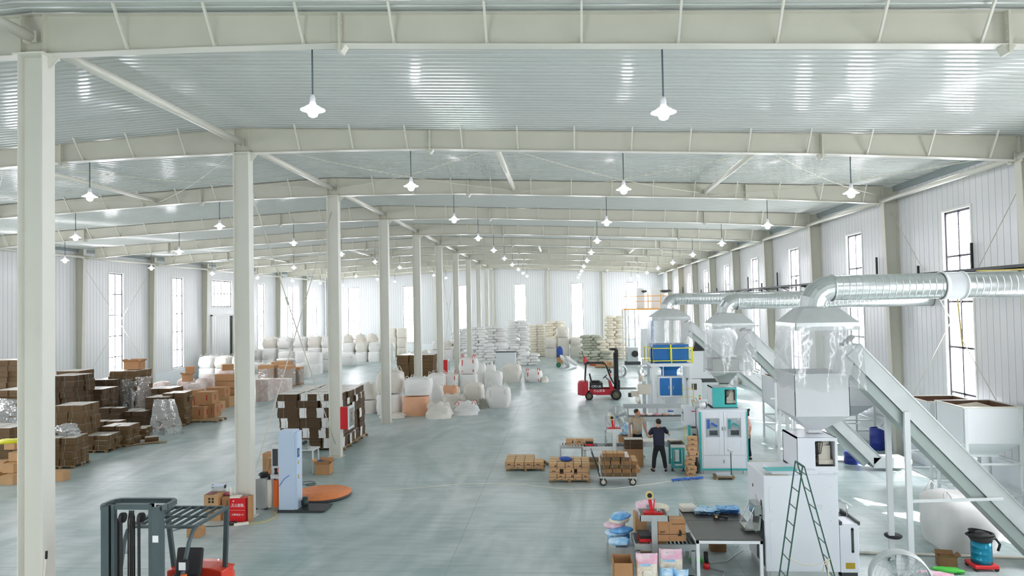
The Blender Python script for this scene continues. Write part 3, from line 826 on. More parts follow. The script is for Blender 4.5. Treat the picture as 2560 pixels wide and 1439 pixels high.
# inclined feed conveyors
def conveyor(X, Y, x0, z0, x1, z1, hh, wy, posts, label, spout=True, tail=.9):
    t = thing('inclined_conveyor', label, 'conveyor', (X, Y, 0), 0, 'inclined feed conveyors')
    d = Vector((x1-x0, 0, z1-z0)).normalized(); u = Vector((-d.z, 0, d.x))
    if u.z < 0: u = -u
    p = Vector((x0, 0, z0)); q = Vector((x1, 0, z1)); b = wy/2
    def quadbox(m, s0, s1, y0, y1, h0, h1):
        vs = []
        for e, (hh0) in ((p+d*s0, 0), (p+d*s1, 0)):
            for (yy, h_) in ((y0, h0), (y1, h0), (y1, h1), (y0, h1)): vs.append(e+u*h_+Vector((0, yy, 0)))
        m.add(vs, [(0,1,2,3),(4,7,6,5),(0,4,5,1),(1,5,6,2),(2,6,7,3),(3,7,4,0)])
    L = (q-p).length
    m = MB(); quadbox(m, 0, L, -b, b, -hh/2, hh/2); tr = m.build('trough', 'galvanised_dull', t, bevel=.004)
    m = MB(); quadbox(m, 0, L, -b-.015, -b, hh/2-.02, hh/2+.01); quadbox(m, 0, L, -b-.015, -b, -hh/2-.01, -hh/2+.012); quadbox(m, 0, L, b, b+.015, hh/2-.02, hh/2+.01); m.build('edge_strips', 'sheet_grey', tr)
    m = MB(); quadbox(m, .1, L-.1, -b+.02, b-.02, hh/2, hh/2+.012); m.build('lid', 'tray_white', tr)
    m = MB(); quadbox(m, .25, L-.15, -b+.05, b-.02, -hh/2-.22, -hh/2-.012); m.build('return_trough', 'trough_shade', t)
    # horizontal tail at the foot
    m = MB(); m.box(x1-.12, x1+tail, -b, b, z1-hh*.6, z1+hh*.35); m.build('tail_box', 'galvanised_dull', t, bevel=.006)
    m = MB(); m.cyl((x1+tail, 0, z1-.05), (x1+tail+.25, 0, z1-.05), .11, 14); m.build('drive_motor', 'galvanised_dull', t)
    if spout:
        m = MB(); e = p - d*.02; m.frust(e.x-.34, e.x-.12, -b+.03, b-.03, e.z-.75, e.x-.12, e.x+.12, -b+.03, b-.03, e.z+.08); m.build('spout', 'galvanised_dull', t)
        m = MB(); m.cbox((e.x-.02, 0, e.z+.16), (.3, .2, .06), 0, 0, -.7); m.build('head_cover', 'dark_grey', t)
    for (px_, side, zt, zb_) in posts:
        m = MB(); yy = side*(b+.04); m.box(px_-.055, px_+.055, yy-.035, yy+.035, zb_, zt); m.build('leg', 'tray_white', t)
    return t
cv3 = conveyor(0, 15.12, 6.05, 4.55, 9.95, .30, .36, .48, [(7.05, -1, 3.25, 0), (6.92, 1, 3.4, 0)], 'long steel conveyor slanting from the nearest hood down to the right edge')
m = MB(); m.bar((7.05, -.28, 1.40), (8.9, -.28, 1.46), .05, .05); m.build('cross_bar', 'tray_white', cv3)
cv2 = conveyor(0, 23.4, 6.02, 4.55, 10.05, .33, .36, .48, [(7.4, -1, 2.95, 0), (7.4, 1, 2.95, 0)], 'steel conveyor slanting from the middle hood down to the floor')
m = MB(); m.bar((6.7, -.28, 2.4), (7.4, -.28, 2.4), .05, .05); m.build('cross_bar', 'tray_white', cv2)
cv1 = conveyor(0, 32.4, 5.75, 4.6, 10.6, .35, .36, .48, [(7.6, -1, 2.8, 0), (7.6, 1, 2.8, 0)], 'steel conveyor slanting from the blue bin down towards the right wall')

# tall slanted props beside the near hopper, with a bottle and a cloth on them
t = thing('prop_frame', 'two slanting steel props standing left of the near hopper', 'prop', (4.75, 16.3, 0))
for k, (x0, x1) in enumerate(((.25, .0), (.62, .38))):
    m = MB(); m.bar((x1, .1*k, 0), (x0, .1*k, 4.0), .05, .04); m.build('prop', 'tray_white', t)
m = MB(); m.bar((.02, .0, .3), (.40, .1, .3), .03); m.build('cross_bar', 'tray_white', t)
tag(MB().blob((4.88, 16.25, 1.72), (.12, .10, .26), seed=3, amp=.1).build('cloth_pouch', 'black'), 'black pouch hanging on the slanting prop', 'pouch')

# raised blue bin (M1)
t = thing('bin_platform', 'white frame platform with yellow railing that carries the blue bin', 'platform', (3.93, 31.6, 0))
W_, D_ = 1.78, 1.7
for (x, y) in ((0.05, 0), (W_-.05, 0), (0.05, D_), (W_-.05, D_)):
    m = MB(); m.box(x-.06, x+.06, y-.06, y+.06, 0, 2.85); m.build('leg', 'tray_white', t)
m = MB()
for (x0, x1, y0, y1) in ((-.05, W_+.05, -.08, .06), (-.05, W_+.05, D_-.06, D_+.08), (-.05, .09, .06, D_-.06), (W_-.09, W_+.05, .06, D_-.06)): m.box(x0, x1, y0, y1, 2.72, 2.86)
m.prism([(.11, 2.72), (.32, 2.72), (.11, 2.45)], -.03, .03)
m.build('deck_beam', 'tray_white', t)
for (a_, b_) in (((0, -.06), (W_, -.06)), ((0, -.06), (-.12, D_)), ((W_+.05, -.06), (W_+.05, D_))):
    m = MB()
    for z in (2.98, 3.55): m.bar((a_[0], a_[1], z), (b_[0], b_[1], z), .035)
    for f in (0, .5, 1): x = a_[0]+(b_[0]-a_[0])*f; y = a_[1]+(b_[1]-a_[1])*f; m.box(x-.02, x+.02, y-.02, y+.02, 2.86, 3.57)
    m.build('railing', 'safety_yellow', t)
m = MB()
for x in (.55, 1.35): m.bar((x, .3, .5), (x, .3, 2.7), .04); 
m.build('guide_bars', 'tray_white', t)
bb = thing('blue_bin', 'blue hopper bin on the white platform behind the yellow railing', 'hopper', (4.82, 32.45, 2.2))
m = MB(); a_ = .80
for (x0, x1, y0, y1) in ((-a_, a_, -.72, -.70), (-a_, a_, .70, .72), (-a_, -a_+.02, -.7, .7), (a_-.02, a_, -.7, .7)): m.box(x0, x1, y0, y1, .8, 1.5)
m.build('bin', 'bin_blue', bb)
m = MB(); m.frust(-.32, .32, -.3, .3, .3, -a_, a_, -.7, .7, .8, caps=False); m.build('funnel', 'bin_blue', bb)
m = MB(); m.frust(-.32, .32, -.3, .3, .0, -.32, .32, -.3, .3, .3); m.build('outlet', 'bin_blue', bb)
m = MB(); m.box(-.03, .03, -.74, -.72, .8, 1.5); m.build('rib', 'safety_yellow', bb)
wc = thing('weighing_cabinet', 'white cabinet with two blue doors and funnel under the blue bin', 'cabinet', (4.8, 32.1, .95))
m = MB(); m.box(-.56, .56, -.3, .3, .35, 1.3); m.build('cabinet', 'tray_white', wc, bevel=.01)
for sg in (-1, 1):
    m = MB(); m.box(*sorted((sg*.05, sg*.50)), -.318, -.3, .43, 1.22); d_ = m.build('door', 'bin_blue', wc)
    m = MB(); m.box(*sorted((sg*.09, sg*.12)), -.34, -.318, .72, .86); m.build('handle', 'chrome', d_)
m = MB(); m.frust(-.07, .07, -.07, .07, -.15, -.45, .45, -.25, .25, .35); m.build('funnel', 'tray_white', wc)
m = MB(); m.cyl((0, 0, -.35), (0, 0, -.15), .09, 14); m.mat(1).torus((0, 0, -.33), .12, .025, 16, 6); m.build('bag_clamp', ['tray_white', 'sign_blue'], wc)
m = MB(); m.box(-.5, -.45, -.05, .05, .35, -.0) if False else m.box(-.60, -.56, .0, .1, -.95, .5); m.box(.56, .60, .0, .1, -.95, .5); m.build('stand', 'tray_white', wc)
# back board behind
tag(MB().box(3.98, 5.55, 33.35, 33.40, 0, 1.9).build('splash_board', 'tray_white'), 'pale board standing behind the weighing cabinet', 'board')
# bag conveyor with sewing head in front of the cabinet
t = thing('bag_conveyor', 'long grey bag conveyor table with side rail in front of the blue door cabinet', 'conveyor', (2.55, 30.5, 0))
m = MB(); m.box(0, 3.1, 0, .5, .42, .62); m.build('belt_frame', 'sheet_grey', t, bevel=.01)
m = MB(); m.box(0.1, 3.0, .04, .46, .62, .64); m.build('belt', 'dark_grey', t)
m = MB(); m.box(0.0, 2.7, .5, .56, .92, 1.12); m.build('side_rail', 'sheet_grey', t)
for x in (.2, 1.5, 2.8):
    m = MB(); m.box(x-.03, x+.03, .48, .54, .0, .95); m.build('leg', 'sheet_grey', t)
    m = MB(); m.box(x-.03, x+.03, -.02, .04, .0, .45); m.build('leg', 'sheet_grey', t)
for k, c_ in enumerate(('#d8a8a0', '#efe4d8', '#d89aa4', '#c8988c', '#e0d4c4')):
    tag(MB().blob((3.35+.32*k, 30.75, .695), (.24, .16, .11), seed=k, amp=.08).build('small_pouch', mat(f'pouch_{k}', c_, .6)), f'{["rosy","cream","pink","brownish","pale"][k]} pouch lying on the bag conveyor, {ORD[k].replace("nearest","first")} from the left', 'pouch', 'pouches on the bag conveyor')
t = thing('bag_sewing_machine', 'beige bag sewing head on a column stand left of the weighing cabinet', 'sewing machine', (3.1, 31.25, 0))
m = MB(); m.box(.35, .5, 0, .12, 0, 2.1); m.build('column', 'sheet_grey', t)
m = MB(); m.cbox((.42, -.05, 1.75), (.55, .3, .42)); m.cbox((.0, -.05, 1.55), (.35, .22, .22)); m.mat(1).cyl((-.3, -.05, 1.5), (-.1, -.05, 1.5), .1, 14); m.mat(0).cyl((.3, 0, 2.1), (.3, 0, 2.35), .12, 14)
m.build('head', ['beige_metal', 'dark_grey'], t, bevel=.01)
m = MB()
for k in range(5): m.tube([(.05+.04*k, -.1, 1.45), (.0+.06*k, -.12, 1.25-.03*k), (.12+.03*k, -.1, 1.1), (.2, -.05, 1.3)], .012, 6)
m.build('cables', 'beige_metal', t)
# yellow ladder and control cabinet behind the teal packer
t = thing('yellow_ladder', 'thin yellow ladder standing beside the teal trimmed packer', 'ladder', (4.42, 26.3, 0))
for x in (0, .38):
    m = MB(); m.bar((x, 0, 0), (x, .0, 2.55), .03); m.build('side_rail', 'pale_yellow', t)
for k in range(8):
    m = MB(); m.bar((0, 0, .25+.3*k), (.38, 0, .25+.3*k), .025); m.build('rung', 'pale_yellow', t)
t = thing('switch_cabinet', 'narrow beige switch cabinet behind the yellow ladder', 'cabinet', (4.95, 28.0, 0))
m = MB(); m.box(0, .5, 0, .3, .0, 2.5); m.build('cabinet', 'tray_white', t, bevel=.01)
m = MB(); m.box(.1, .3, -.01, 0, 2.1, 2.35); m.mat(1).box(.12, .2, -.015, -.01, 1.6, 1.7); m.build('display', ['dark_grey', 'red_label'], t)

# big receiving bins on legs by the right wall
def big_bin(X, Y, w_, d_, zt, zb, zc, label, heap=False):
    t = thing('receiving_bin', label, 'bin', (X, Y, 0), 0, 'receiving bins on legs'); T = .02
    m = MB(); m.box(0, w_, 0, T, zb, zt); m.box(0, w_, d_-T, d_, zb, zt); m.box(0, T, 0, d_, zb, zt); m.box(w_-T, w_, 0, d_, zb, zt)
    m.frust(w_*.25, w_*.75, d_*.3, d_*.7, zc, 0, w_, 0, d_, zb, caps=False); m.box(w_*.25, w_*.75, d_*.3, d_*.7, zc-.06, zc)
    m.build('bin', 'white_paint', t)
    m = MB(); e = .003
    m.box(T, T+e, T, d_-T, zb, zt-.02); m.box(w_-T-e, w_-T, T, d_-T, zb, zt-.02); m.box(T, w_-T, d_-T-e, d_-T, zb, zt-.02); m.box(T, w_-T, T, T+e, zb, zt-.02)
    m.build('rusty_lining', 'rust_inside', t)
    m = MB()
    for (x0, x1, y0, y1) in ((-.03, w_+.03, -.03, .0), (-.03, w_+.03, d_, d_+.03), (-.03, 0, 0, d_), (w_, w_+.03, 0, d_)): m.box(x0, x1, y0, y1, zt-.04, zt)
    m.build('rim', 'steel_paint_shiny', t)
    for x in (.03, w_-.03):
        for y in (-.03, d_+.03): m = MB(); m.box(x-.035, x+.035, y-.03, y+.03, 0, zt-.04); m.build('leg', 'tray_white', t)
    m = MB()
    for z in (zc-.15, .55):
        for y in (-.03, d_+.03): m.bar((.03, y, z), (w_-.03, y, z), .05)
        for x in (.03, w_-.03): m.bar((x, 0, z), (x, d_, z), .05)
    m.build('frame_bars', 'tray_white', t)
    m = MB(); vs = [(w_/2, d_/2, zt+.03 if heap else zt-.55)]; n = 16
    for r_, z in ((.5, zt-.08 if heap else zt-.62), (1, zt-.35 if heap else zt-.7)):
        for k in range(n):
            a = 2*math.pi*k/n; c, s = math.cos(a), math.sin(a); f = 1/max(abs(c), abs(s)); vs.append((w_/2+c*f*r_*(w_/2-.03), d_/2+s*f*r_*(d_/2-.03), z))
    m.smooth = True; m.add(vs, [(0, 1+k, 1+(k+1) % n) for k in range(n)] + [(1+k, 17+k, 17+(k+1) % n, 1+(k+1) % n) for k in range(n)])
    m.build('granules', 'granules', t)
    return t
big_bin(10.15, 18.4, 1.40, 1.3, 2.80, 1.86, 1.5, 'white receiving bin on legs heaped with grey granules, at the right edge', True)
big_bin(10.15, 20.15, 1.35, 1.2, 2.70, 1.6, 1.2, 'white receiving bin with rusty inside, behind the heaped one')
big_bin(8.10, 27.4, 1.75, 1.6, 2.6, 1.5, 1.1, 'white receiving bin between the middle and far conveyors, left one')
big_bin(10.1, 27.4, 1.75, 1.6, 2.6, 1.5, 1.1, 'white receiving bin beside the wall behind the nearest hopper')
# low screen table behind the near bins with machinery
def low_machine(X, Y, L, label, seed):
    rnd = random.Random(seed)
    t = thing('screening_machine', label, 'machine', (X, Y, 0))
    m = MB(); m.box(0, L, 0, .9, .5, .62)
    m.build('table', 'tray_white', t)
    for x in (.05, L-.05):
        for y in (.05, .85): m = MB(); m.box(x-.03, x+.03, y-.03, y+.03, 0, .5); m.build('leg', 'tray_white', t)
    for k in range(3):
        m = MB(); x = .25+k*(L-.5)/2; m.cyl((x-.22, .45, .78), (x+.2, .45, .78), .14, 14); m.cyl((x+.2, .45, .78), (x+.28, .45, .78), .09, 12); m.build('motor', 'galvanised_dull', t)
    m = MB(); m.tube([(0, .3, .7), (L*.3, .2, .95), (L*.6, .3, .9), (L, .2, .7)], .05, 8); m.build('pipe', 'tray_white', t)
    return t
low_machine(8.2, 25.2, 2.2, 'low white machine table with motors behind the middle conveyor foot', 1)
# conveyor fed low hopper on the far right edge
t = thing('feed_trough', 'small steel feed trough with rusty lining at the right edge', 'trough', (10.9, 16.6, 0))
m = MB(); m.frust(.3, .6, .3, .5, .45, 0, .95, 0, .8, .95, caps=False); m.build('trough', 'tray_white', t)
m = MB(); m.frust(.31, .59, .31, .49, .47, .03, .92, .03, .77, .93, caps=False); m.build('rusty_lining', 'rust_inside', t)
for x in (.03, .92):
    m = MB(); m.box(x-.02, x+.02, -.02, .02, 0, .95); m.build('leg', 'tray_white', t)
m = MB(); m.box(.2, .7, .2, .6, 0, .45); m.build('foot', 'dark_grey', t)

# blue drums behind the conveyors
def drum(X, Y, r, h, mt, label, tilt=False, nm='drum'):
    m = MB(); m.lathe([(0, 0), (r*.97, 0), (r, .03), (r, h*.3), (r*1.03, h*.33), (r, h*.36), (r, h*.64), (r*1.03, h*.67), (r, h*.7), (r, h-.03), (r*.9, h), (r*.88, h-.03), (0, h-.03)], n=20)
    return tag(m.build(nm, mt, loc=(X, Y, 0)), label, nm)
mat('drum_blue', '#1c2f8a', .35)
drum(9.72, 24.35, .25, .42, 'drum_blue', 'dark blue plastic drum under the middle conveyor')
drum(11.55, 26.6, .25, .8, 'drum_blue', 'dark blue plastic drum by the right wall')

# cable tray on brackets along the right wall
t = thing('cable_tray', 'black metal cable tray running along the right wall above the duct height', 'cable tray', (11.35, 0, 6.35))
m = MB(); m.box(-.13, .13, Y0-S, YF-6, -.05, -.03); m.box(-.13, -.11, Y0-S, YF-6, -.05, .05); m.box(.11, .13, Y0-S, YF-6, -.05, .05)
m.build('tray', 'dark_grey', t)
for k in range(22):
    y = Y0-2+3.05*k
    if y > YF-7: break
    m = MB(); m.box(.56, .62, y-.03, y+.03, -.3, .85) if k % 2 == 0 else m.box(.56, .62, y-.03, y+.03, -.3, .35)
    m.bar((.6, y, -.08), (-.18, y, -.08), .05, .05); m.bar((.6, y, -.45), (-.05, y, -.1), .03, .03); m.build('bracket', 'black', t)
m = MB(); pts = []
for k in range(40): pts.append((-.02+.04*math.sin(k*1.3), Y0-5+k*1.8, .0+.02*math.sin(k*2.1)))
m.tube(pts, .022, 6); m.build('cable_bundle', 'tray_white', t)
tag(MB().tube([(11.2, 12, 6.3), (11.1, 15, 6.2), (11.15, 18.4, 6.28), (11.3, 20.3, 6.35), (11.25, 20.5, 5.6), (11.4, 20.6, 4.2)], .02, 6).build('yellow_hose', mat('hose_yellow', '#e6cf6a', .5)), 'yellow air hose hanging along the cable tray near the big window', 'hose')
# grey pipe along the plinth of the right wall
tag(MB().tube([(WR-.25, 24.3, 1.35), (WR-.25, 25.2, 1.35), (WR-.7, 25.25, 1.3), (WR-.75, 25.35, .95), (WR-.75, 25.85, .95), (WR-.3, 25.95, 1.3), (WR-.3, 27.2, 1.35)], .045, 8).build('water_pipe', 'tray_white'), 'pale pipe looping around the column at the foot of the right wall', 'pipe')
# ================================================================ lettering
def text(s, size, loc, rot, mt, parent, name='lettering', depth=.001, align='CENTER'):
    cu = bpy.data.curves.new('lettering', 'FONT'); cu.body = s; cu.size = size; cu.extrude = depth; cu.align_x = align; cu.align_y = 'CENTER'
    o = bpy.data.objects.new('lettering', cu); COL.objects.link(o)
    dg = bpy.context.evaluated_depsgraph_get(); me = bpy.data.meshes.new_from_object(o.evaluated_get(dg))
    bpy.data.objects.remove(o)
    me.materials.clear(); me.materials.append(MATS[mt] if isinstance(mt, str) else mt)
    q = bpy.data.objects.new(name, me); COL.objects.link(q); q.location = loc; q.rotation_euler = rot; q.parent = parent
    return q
mat('print_white', '#f2f2f2', .5); mat('print_black', '#2a221c', .6); mat('print_green', '#2c7a4a', .6); mat('print_red', '#b8342c', .6); mat('print_blue', '#2a4fa0', .6)
mat('cardboard', '#b98b60', .75, var=.10, vscale=3); mat('cardboard_light', '#c69d70', .75, var=.08, vscale=3); mat('cardboard_dark', '#8d6a46', .8, var=.18, vscale=5)
mat('cardboard_edge', '#58432b', .85, var=.25, vscale=14, stretch=(1, 1, 6)); mat('cardboard_edge_light', '#715736', .85, var=.25, vscale=14, stretch=(1, 1, 6)); mat('cardboard_top_glare', '#d6d2ca', .4, var=.06, vscale=4)  # bundle tops are whitened to carry bright glare in their colour
mat('cardboard_inner', '#8a5d35', .8); mat('strap_violet', '#4b4166', .5); mat('strap_white', '#b9b3a6', .6); mat('strap_dark', '#3a3128', .6)
mat('wood', '#b79a70', .75, var=.2, vscale=6, stretch=(1, 6, 6)); mat('wood_dark', '#8a7152', .8, var=.2, vscale=6)
mat('tape_roll', '#d8c489', .4); mat('red_paint', '#d5262b', .35); mat('steel_plate', '#5e5c5a', .28, .4, var=.15, vscale=2)
mat('bag_pink', '#e9a9c4', .35, vcol='#f4e6ea', vscale=5); mat('bag_blue', '#66b4e6', .3, vcol='#dbeefa', vscale=6); mat('bag_sky', '#2f8fdc', .3, vcol='#8cc8f2', vscale=7); mat('bag_cream', '#e6d9bd', .4, vcol='#f4f0e6', vscale=18)
mat('foam_white', '#efeadd', .7)

# steel topped work table
t = thing('work_table', 'work table with dark steel top and white frame left of the near packing machine', 'table', (2.55, 14.06, 0))
m = MB(); m.box(0, 1.3, 0, 1.22, .83, .85); m.build('table_top', 'steel_plate', t)
m = MB(); m.box(0, 1.3, 1.235, 2.1, .83, .85); m.build('table_top', 'steel_plate', t)
m = MB()
for (a, b, c, d) in ((0, 1.3, 0, .05), (0, 1.3, 2.05, 2.1), (0, .05, 0, 2.1), (1.25, 1.3, 0, 2.1), (0, 1.3, 1.2, 1.25)): m.box(a, b, c, d, .77, .83)
m.build('table_frame', 'white_paint', t)
for x in (0, 1.24):
    for y in (0, 2.04): m = MB(); m.box(x, x+.06, y, y+.06, 0, .77); m.build('leg', 'white_paint', t)
# things on it
tag(MB().cbox((2.72, 16.0, .92), (.34, .3, .13), .1).build('foam_block', 'foam_white', bevel=.03), 'cream foam block at the far left corner of the steel table', 'foam block')
def film_pile(X, Y, z, w, d, n, mt, label, name='printed_film'):
    m = MB(); nx, ny = 14, 6
    for j in range(n):
        vs = []; o = random.Random(j*7+int(X*10))
        for b in range(ny+1):
            for a in range(nx+1):
                x = w*(a/nx-.5)+.03*o.uniform(-1, 1); y = d*(b/ny-.5)+.03*o.uniform(-1, 1)
                vs.append((x, y, .012+j*.022+.022*noise.noise(Vector((x*6, y*6, j*3.)))+.01))
        m.smooth = True
        m.add(vs, [(b*(nx+1)+a, b*(nx+1)+a+1, (b+1)*(nx+1)+a+1, (b+1)*(nx+1)+a) for b in range(ny) for a in range(nx)])
    return tag(m.build(name, mt, loc=(X, Y, z)), label, 'film')
film_pile(3.10, 15.85, .85, .52, .38, 4, 'bag_blue', 'pale blue printed film folded on the steel table, left part')
film_pile(3.60, 15.88, .85, .46, .36, 5, 'bag_sky', 'bright blue crumpled film on the steel table, right part')
t = thing('tape_gun', 'black hand tape dispenser lying on the steel table', 'tape dispenser', (3.26, 15.42, .85), -.1)
m = MB(); m.box(-.08, .04, -.05, .05, 0, .09); m.mat(1).box(-.05, 0, -.055, -.05, .03, .08); m.build('body', ['cable_black', 'tape_roll'], t, bevel=.006)
m = MB(); m.tube([(.04, 0, .04), (.1, .0, .05), (.22, .0, .03)], [.018, .03, .028], 8); m.build('handle', 'cable_black', t)

# carton sealers: grey roller bench, column, tape head
def tape_head(parent, x, y, z, s=1., roll=True):
    m = MB(); m.box(x-.2*s, x+.2*s, y-.08, y+.08, z, z+.05); h = m.build('tape_head', 'red_paint', parent)
    m = MB(); m.bar((x-.02, y, z+.03), (x-.06, y, z+.36*s), .07, .03); m.bar((x+.02, y+.05, z+.03), (x+.05, y+.05, z+.3*s), .02); m.bar((x-.16, y-.05, z+.07), (x+.04, y-.05, z+.08), .02); m.build('arm', 'red_paint', h)
    m = MB(); m.cyl((x+.12, y-.07, z+.07), (x+.12, y+.07, z+.07), .035, 12); m.build('press_roller', 'chrome', h)
    if roll:
        m = MB(); m.cyl((x-.06, y-.04, z+.4*s), (x-.06, y+.03, z+.4*s), .085*s, 20); rr = m.build('tape_roll', 'tape_roll', h)
        m = MB(); m.cyl((x-.06, y-.05, z+.4*s), (x-.06, y-.04, z+.4*s), .05*s, 16); m.build('core', 'black', rr)
    return h
def sealer(X, Y, label, mt, zb=.45, L=1.35, W=.75, col=.55):
    t = thing('carton_sealer', label, 'carton sealer', (X, Y, 0), 0)
    m = MB(); m.box(0, L, 0, .05, zb-.12, zb+.02); m.box(0, L, W-.05, W, zb-.12, zb+.02); m.box(0, .04, .05, W-.05, zb-.12, zb); m.box(L-.04, L, .05, W-.05, zb-.12, zb)
    m.build('side_frame', mt, t)
    m = MB(); n = int(L/.085)
    for k in range(n):
        if .35 < k/n < .5: continue
        m.cyl((.06+.085*k, .05, zb), (.06+.085*k, W-.05, zb), .026, 8)
    m.build('rollers', 'dark_grey', t)['kind'] = 'stuff'
    for x in (.04, L-.12):
        for y in (0, W-.06): m = MB(); m.box(x, x+.08, y, y+.06, .05, zb-.1); m.cyl((x+.04, y+.01, .04), (x+.04, y+.05, .04), .04, 10); m.build('leg', mt, t)
    for (ya, yb) in ((-.07, 0), (W, W+.07)): m = MB(); m.box(col-.06, col+.06, ya, yb, .12, zb+.62); m.build('column', mt, t, bevel=.004)
    m = MB()
    for (a, b, c, d) in ((col-.3, col+.3, -.06, -.04), (col-.3, col+.3, W*.55, W*.57), (col-.3, col-.28, -.06, W*.57), (col+.28, col+.3, -.06, W*.57)): m.box(a, b, c, d, zb+.52, zb+.64)
    m.build('head_tray', mt, t)
    tape_head(t, col, W*.25, zb+.6)
    m = MB(); m.box(.12, .36, .1, .5, zb+.03, zb+.1); m.mat(1).box(.12, .36, .1, .5, zb+.1, zb+.16); m.build('drive_unit', ['red_paint', 'cable_black'], t)
    return t
s3 = sealer(1.38, 14.72, 'grey carton sealer with red tape head in front of the near packing machine', 'sheet_grey', .5, 1.3, .8, .42)
m = MB(); m.box(-.38, .0, .05, .5, .38, .4); m.box(-.38, 0, .04, .05, .18, .42); m.build('side_shelf', 'sheet_grey', s3)
# cartons
def carton(X, Y, Z, w, d, h, label, mt='cardboard', rz=0, group=None, openlid=False, lidh=None, strap=None, loc_center=True, txt=None, name='carton', cat='carton', nocopy=None):
    t = thing(name, label, cat, (X, Y, Z), rz, group)
    a, b = w/2, d/2
    if openlid:
        m = MB(); T = .008
        m.box(-a, a, -b, -b+T, 0, h); m.box(-a, a, b-T, b, 0, h); m.box(-a, -a+T, -b, b, 0, h); m.box(a-T, a, -b, b, 0, h); m.box(-a, a, -b, b, 0, T); m.build('box_walls', mt, t)
        lidh = lidh or d*.4
        for (p, q, v) in (((-a, -b), (a, -b), (0, -1)), ((a, b), (-a, b), (0, 1)), ((-a, b), (-a, -b), (-1, 0)), ((a, -b), (a, b), (1, 0))):
            an = openlid if isinstance(openlid, (int, float)) and openlid is not True else .6
            m = MB(); o = Vector((v[0]*lidh*math.cos(an), v[1]*lidh*math.cos(an), lidh*math.sin(an)))
            P0, P1 = Vector((*p, h)), Vector((*q, h)); nn = Vector((v[0], v[1], 0))*.006
            m.add([P0, P1, P1+o, P0+o, P0-nn, P1-nn, P1+o-nn, P0+o-nn], [(0,1,2,3), (7,6,5,4), (0,4,5,1), (1,5,6,2), (2,6,7,3), (3,7,4,0)]); m.build('flap', mt, t)
    else:
        m = MB(); m.box(-a, a, -b, b, 0, h); m.build('box_walls', mt, t, bevel=.004)
        m = MB(); m.box(-a, a, -.025, .025, h, h+.001); m.box(-a-.001, -a, -.025, .025, h-.06, h); m.box(a, a+.001, -.025, .025, h-.06, h); m.build('tape', 'cardboard_light', t)
    if strap:
        m = MB(); e = .002; z = h*.32
        m.box(-a-e, a+e, -b-e, -b, z, z+.012); m.box(-a-e, a+e, b, b+e, z, z+.012); m.box(-a-e, -a, -b, b, z, z+.012); m.box(a, a+e, -b, b, z, z+.012); m.build('strap', strap, t)
    if txt: text(txt[0], txt[1], (txt[2], -b-.001, txt[3]), (R(90), 0, 0), txt[4] if len(txt) > 4 else 'print_black', t)
    return t
t = carton(2.16, 14.86, .59, .58, .30, .44, 'brown carton standing on the grey sealer beside its column', 'cardboard', .03, strap='strap_dark')
m = MB(); m.box(-.06, -.055, -.178, -.176, 0, .46); m.build('edge_line', 'cardboard_dark', t)
m = MB(); m.prism([(.12, .12), (.19, .12), (.2, .2), (.17, .25), (.15, .25), (.15, .18)], -.178, -.176); m.build('printed_figure', 'print_black', t)
text('猫砂', .05, (-.2, -.177, .2), (R(90), 0, 0), 'print_black', t)
m = MB()
for k in range(9): m.box(.0+.03*k, .02+.03*k, -.177, -.176, .36, .372)
m.build('printed_line', 'print_black', t)
carton(1.06, 13.95, 0, .38, .5, .50, 'open empty brown carton on the floor, lower left of the litter bags', 'cardboard', 0, openlid=1.57, lidh=.001, txt=('防潮  轻放\n向上  小心', .05, 0, .18, 'print_green'))
# litter bags standing on the floor
def litter_bag(X, Y, Z, w, h, top, body, label, rz=0, tilt=0, seed=0, picture=True):
    t = thing('litter_bag', label, 'bag', (X, Y, Z), rz, None)
    m = MB(); n, k = 14, 12; vs = []; mats = []
    for j in range(k+1):
        f = j/k; z = h*f; th = .09*(1-f)**.6 * (1 if f < .85 else .5)+.006
        for i in range(n):
            a = 2*math.pi*i/n; x = math.copysign(abs(math.cos(a))**.5, math.cos(a)); y = math.sin(a)
            ww = w/2*(1+.03*math.sin(f*7+seed)+.03*(1-f))
            vs.append((x*ww+.01*noise.noise(Vector((i, j, seed))), y*th+.02*noise.noise(Vector((x*3, f*4, seed+.5))), z+(.015*math.cos(x*5) if f > .9 else 0)))
    fs = [(j*n+i, j*n+(i+1) % n, (j+1)*n+(i+1) % n, (j+1)*n+i) for j in range(k) for i in range(n)]
    m.smooth = True
    cut = int(k*.72)*n
    m.add(vs, []); m.f = fs; m.mi = [0 if q < cut else 1 for q in range(len(fs))]; m.sm = [True]*len(fs)
    m.build('bag_film', [body, top], t)
    m = MB(); m.tube([(-w*.2, -.02, h*.88), (-w*.18, -.022, h*.93), (w*.0, -.022, h*.94), (w*.18, -.022, h*.93), (w*.2, -.02, h*.88), (0, -.022, h*.87)], .008, 6, closed=True); m.build('handle', 'print_white', t)
    if picture:
        m = MB()
        m.blob((0, -.085, h*.38), (w*.5, .03, h*.2), seed=seed, amp=.2); m.mat(1).blob((w*.22, -.08, h*.2), (w*.3, .03, h*.15), seed=seed+2, amp=.2); m.mat(2).blob((-w*.25, -.08, h*.16), (w*.25, .03, h*.14), seed=seed+4, amp=.2)
        m.build('printed_picture', ['foam_white', mat('print_rose', '#c46a72', .5), mat('print_leaf', '#9ac46a', .5)], t)
        m = MB(); m.cbox((-w*.1, -.062, h*.64), (w*.55, .01, h*.07)); m.build('printed_band', 'bag_blue', t)
    return t
litter_bag(1.54, 13.95, 0, .42, .62, 'bag_pink', 'bag_cream', 'pink topped litter bag standing left of the pair in front of the sealer', seed=1)
litter_bag(2.05, 14.2, 0, .46, .62, 'bag_pink', 'bag_cream', 'pink topped litter bag standing behind the blue bags', seed=3)
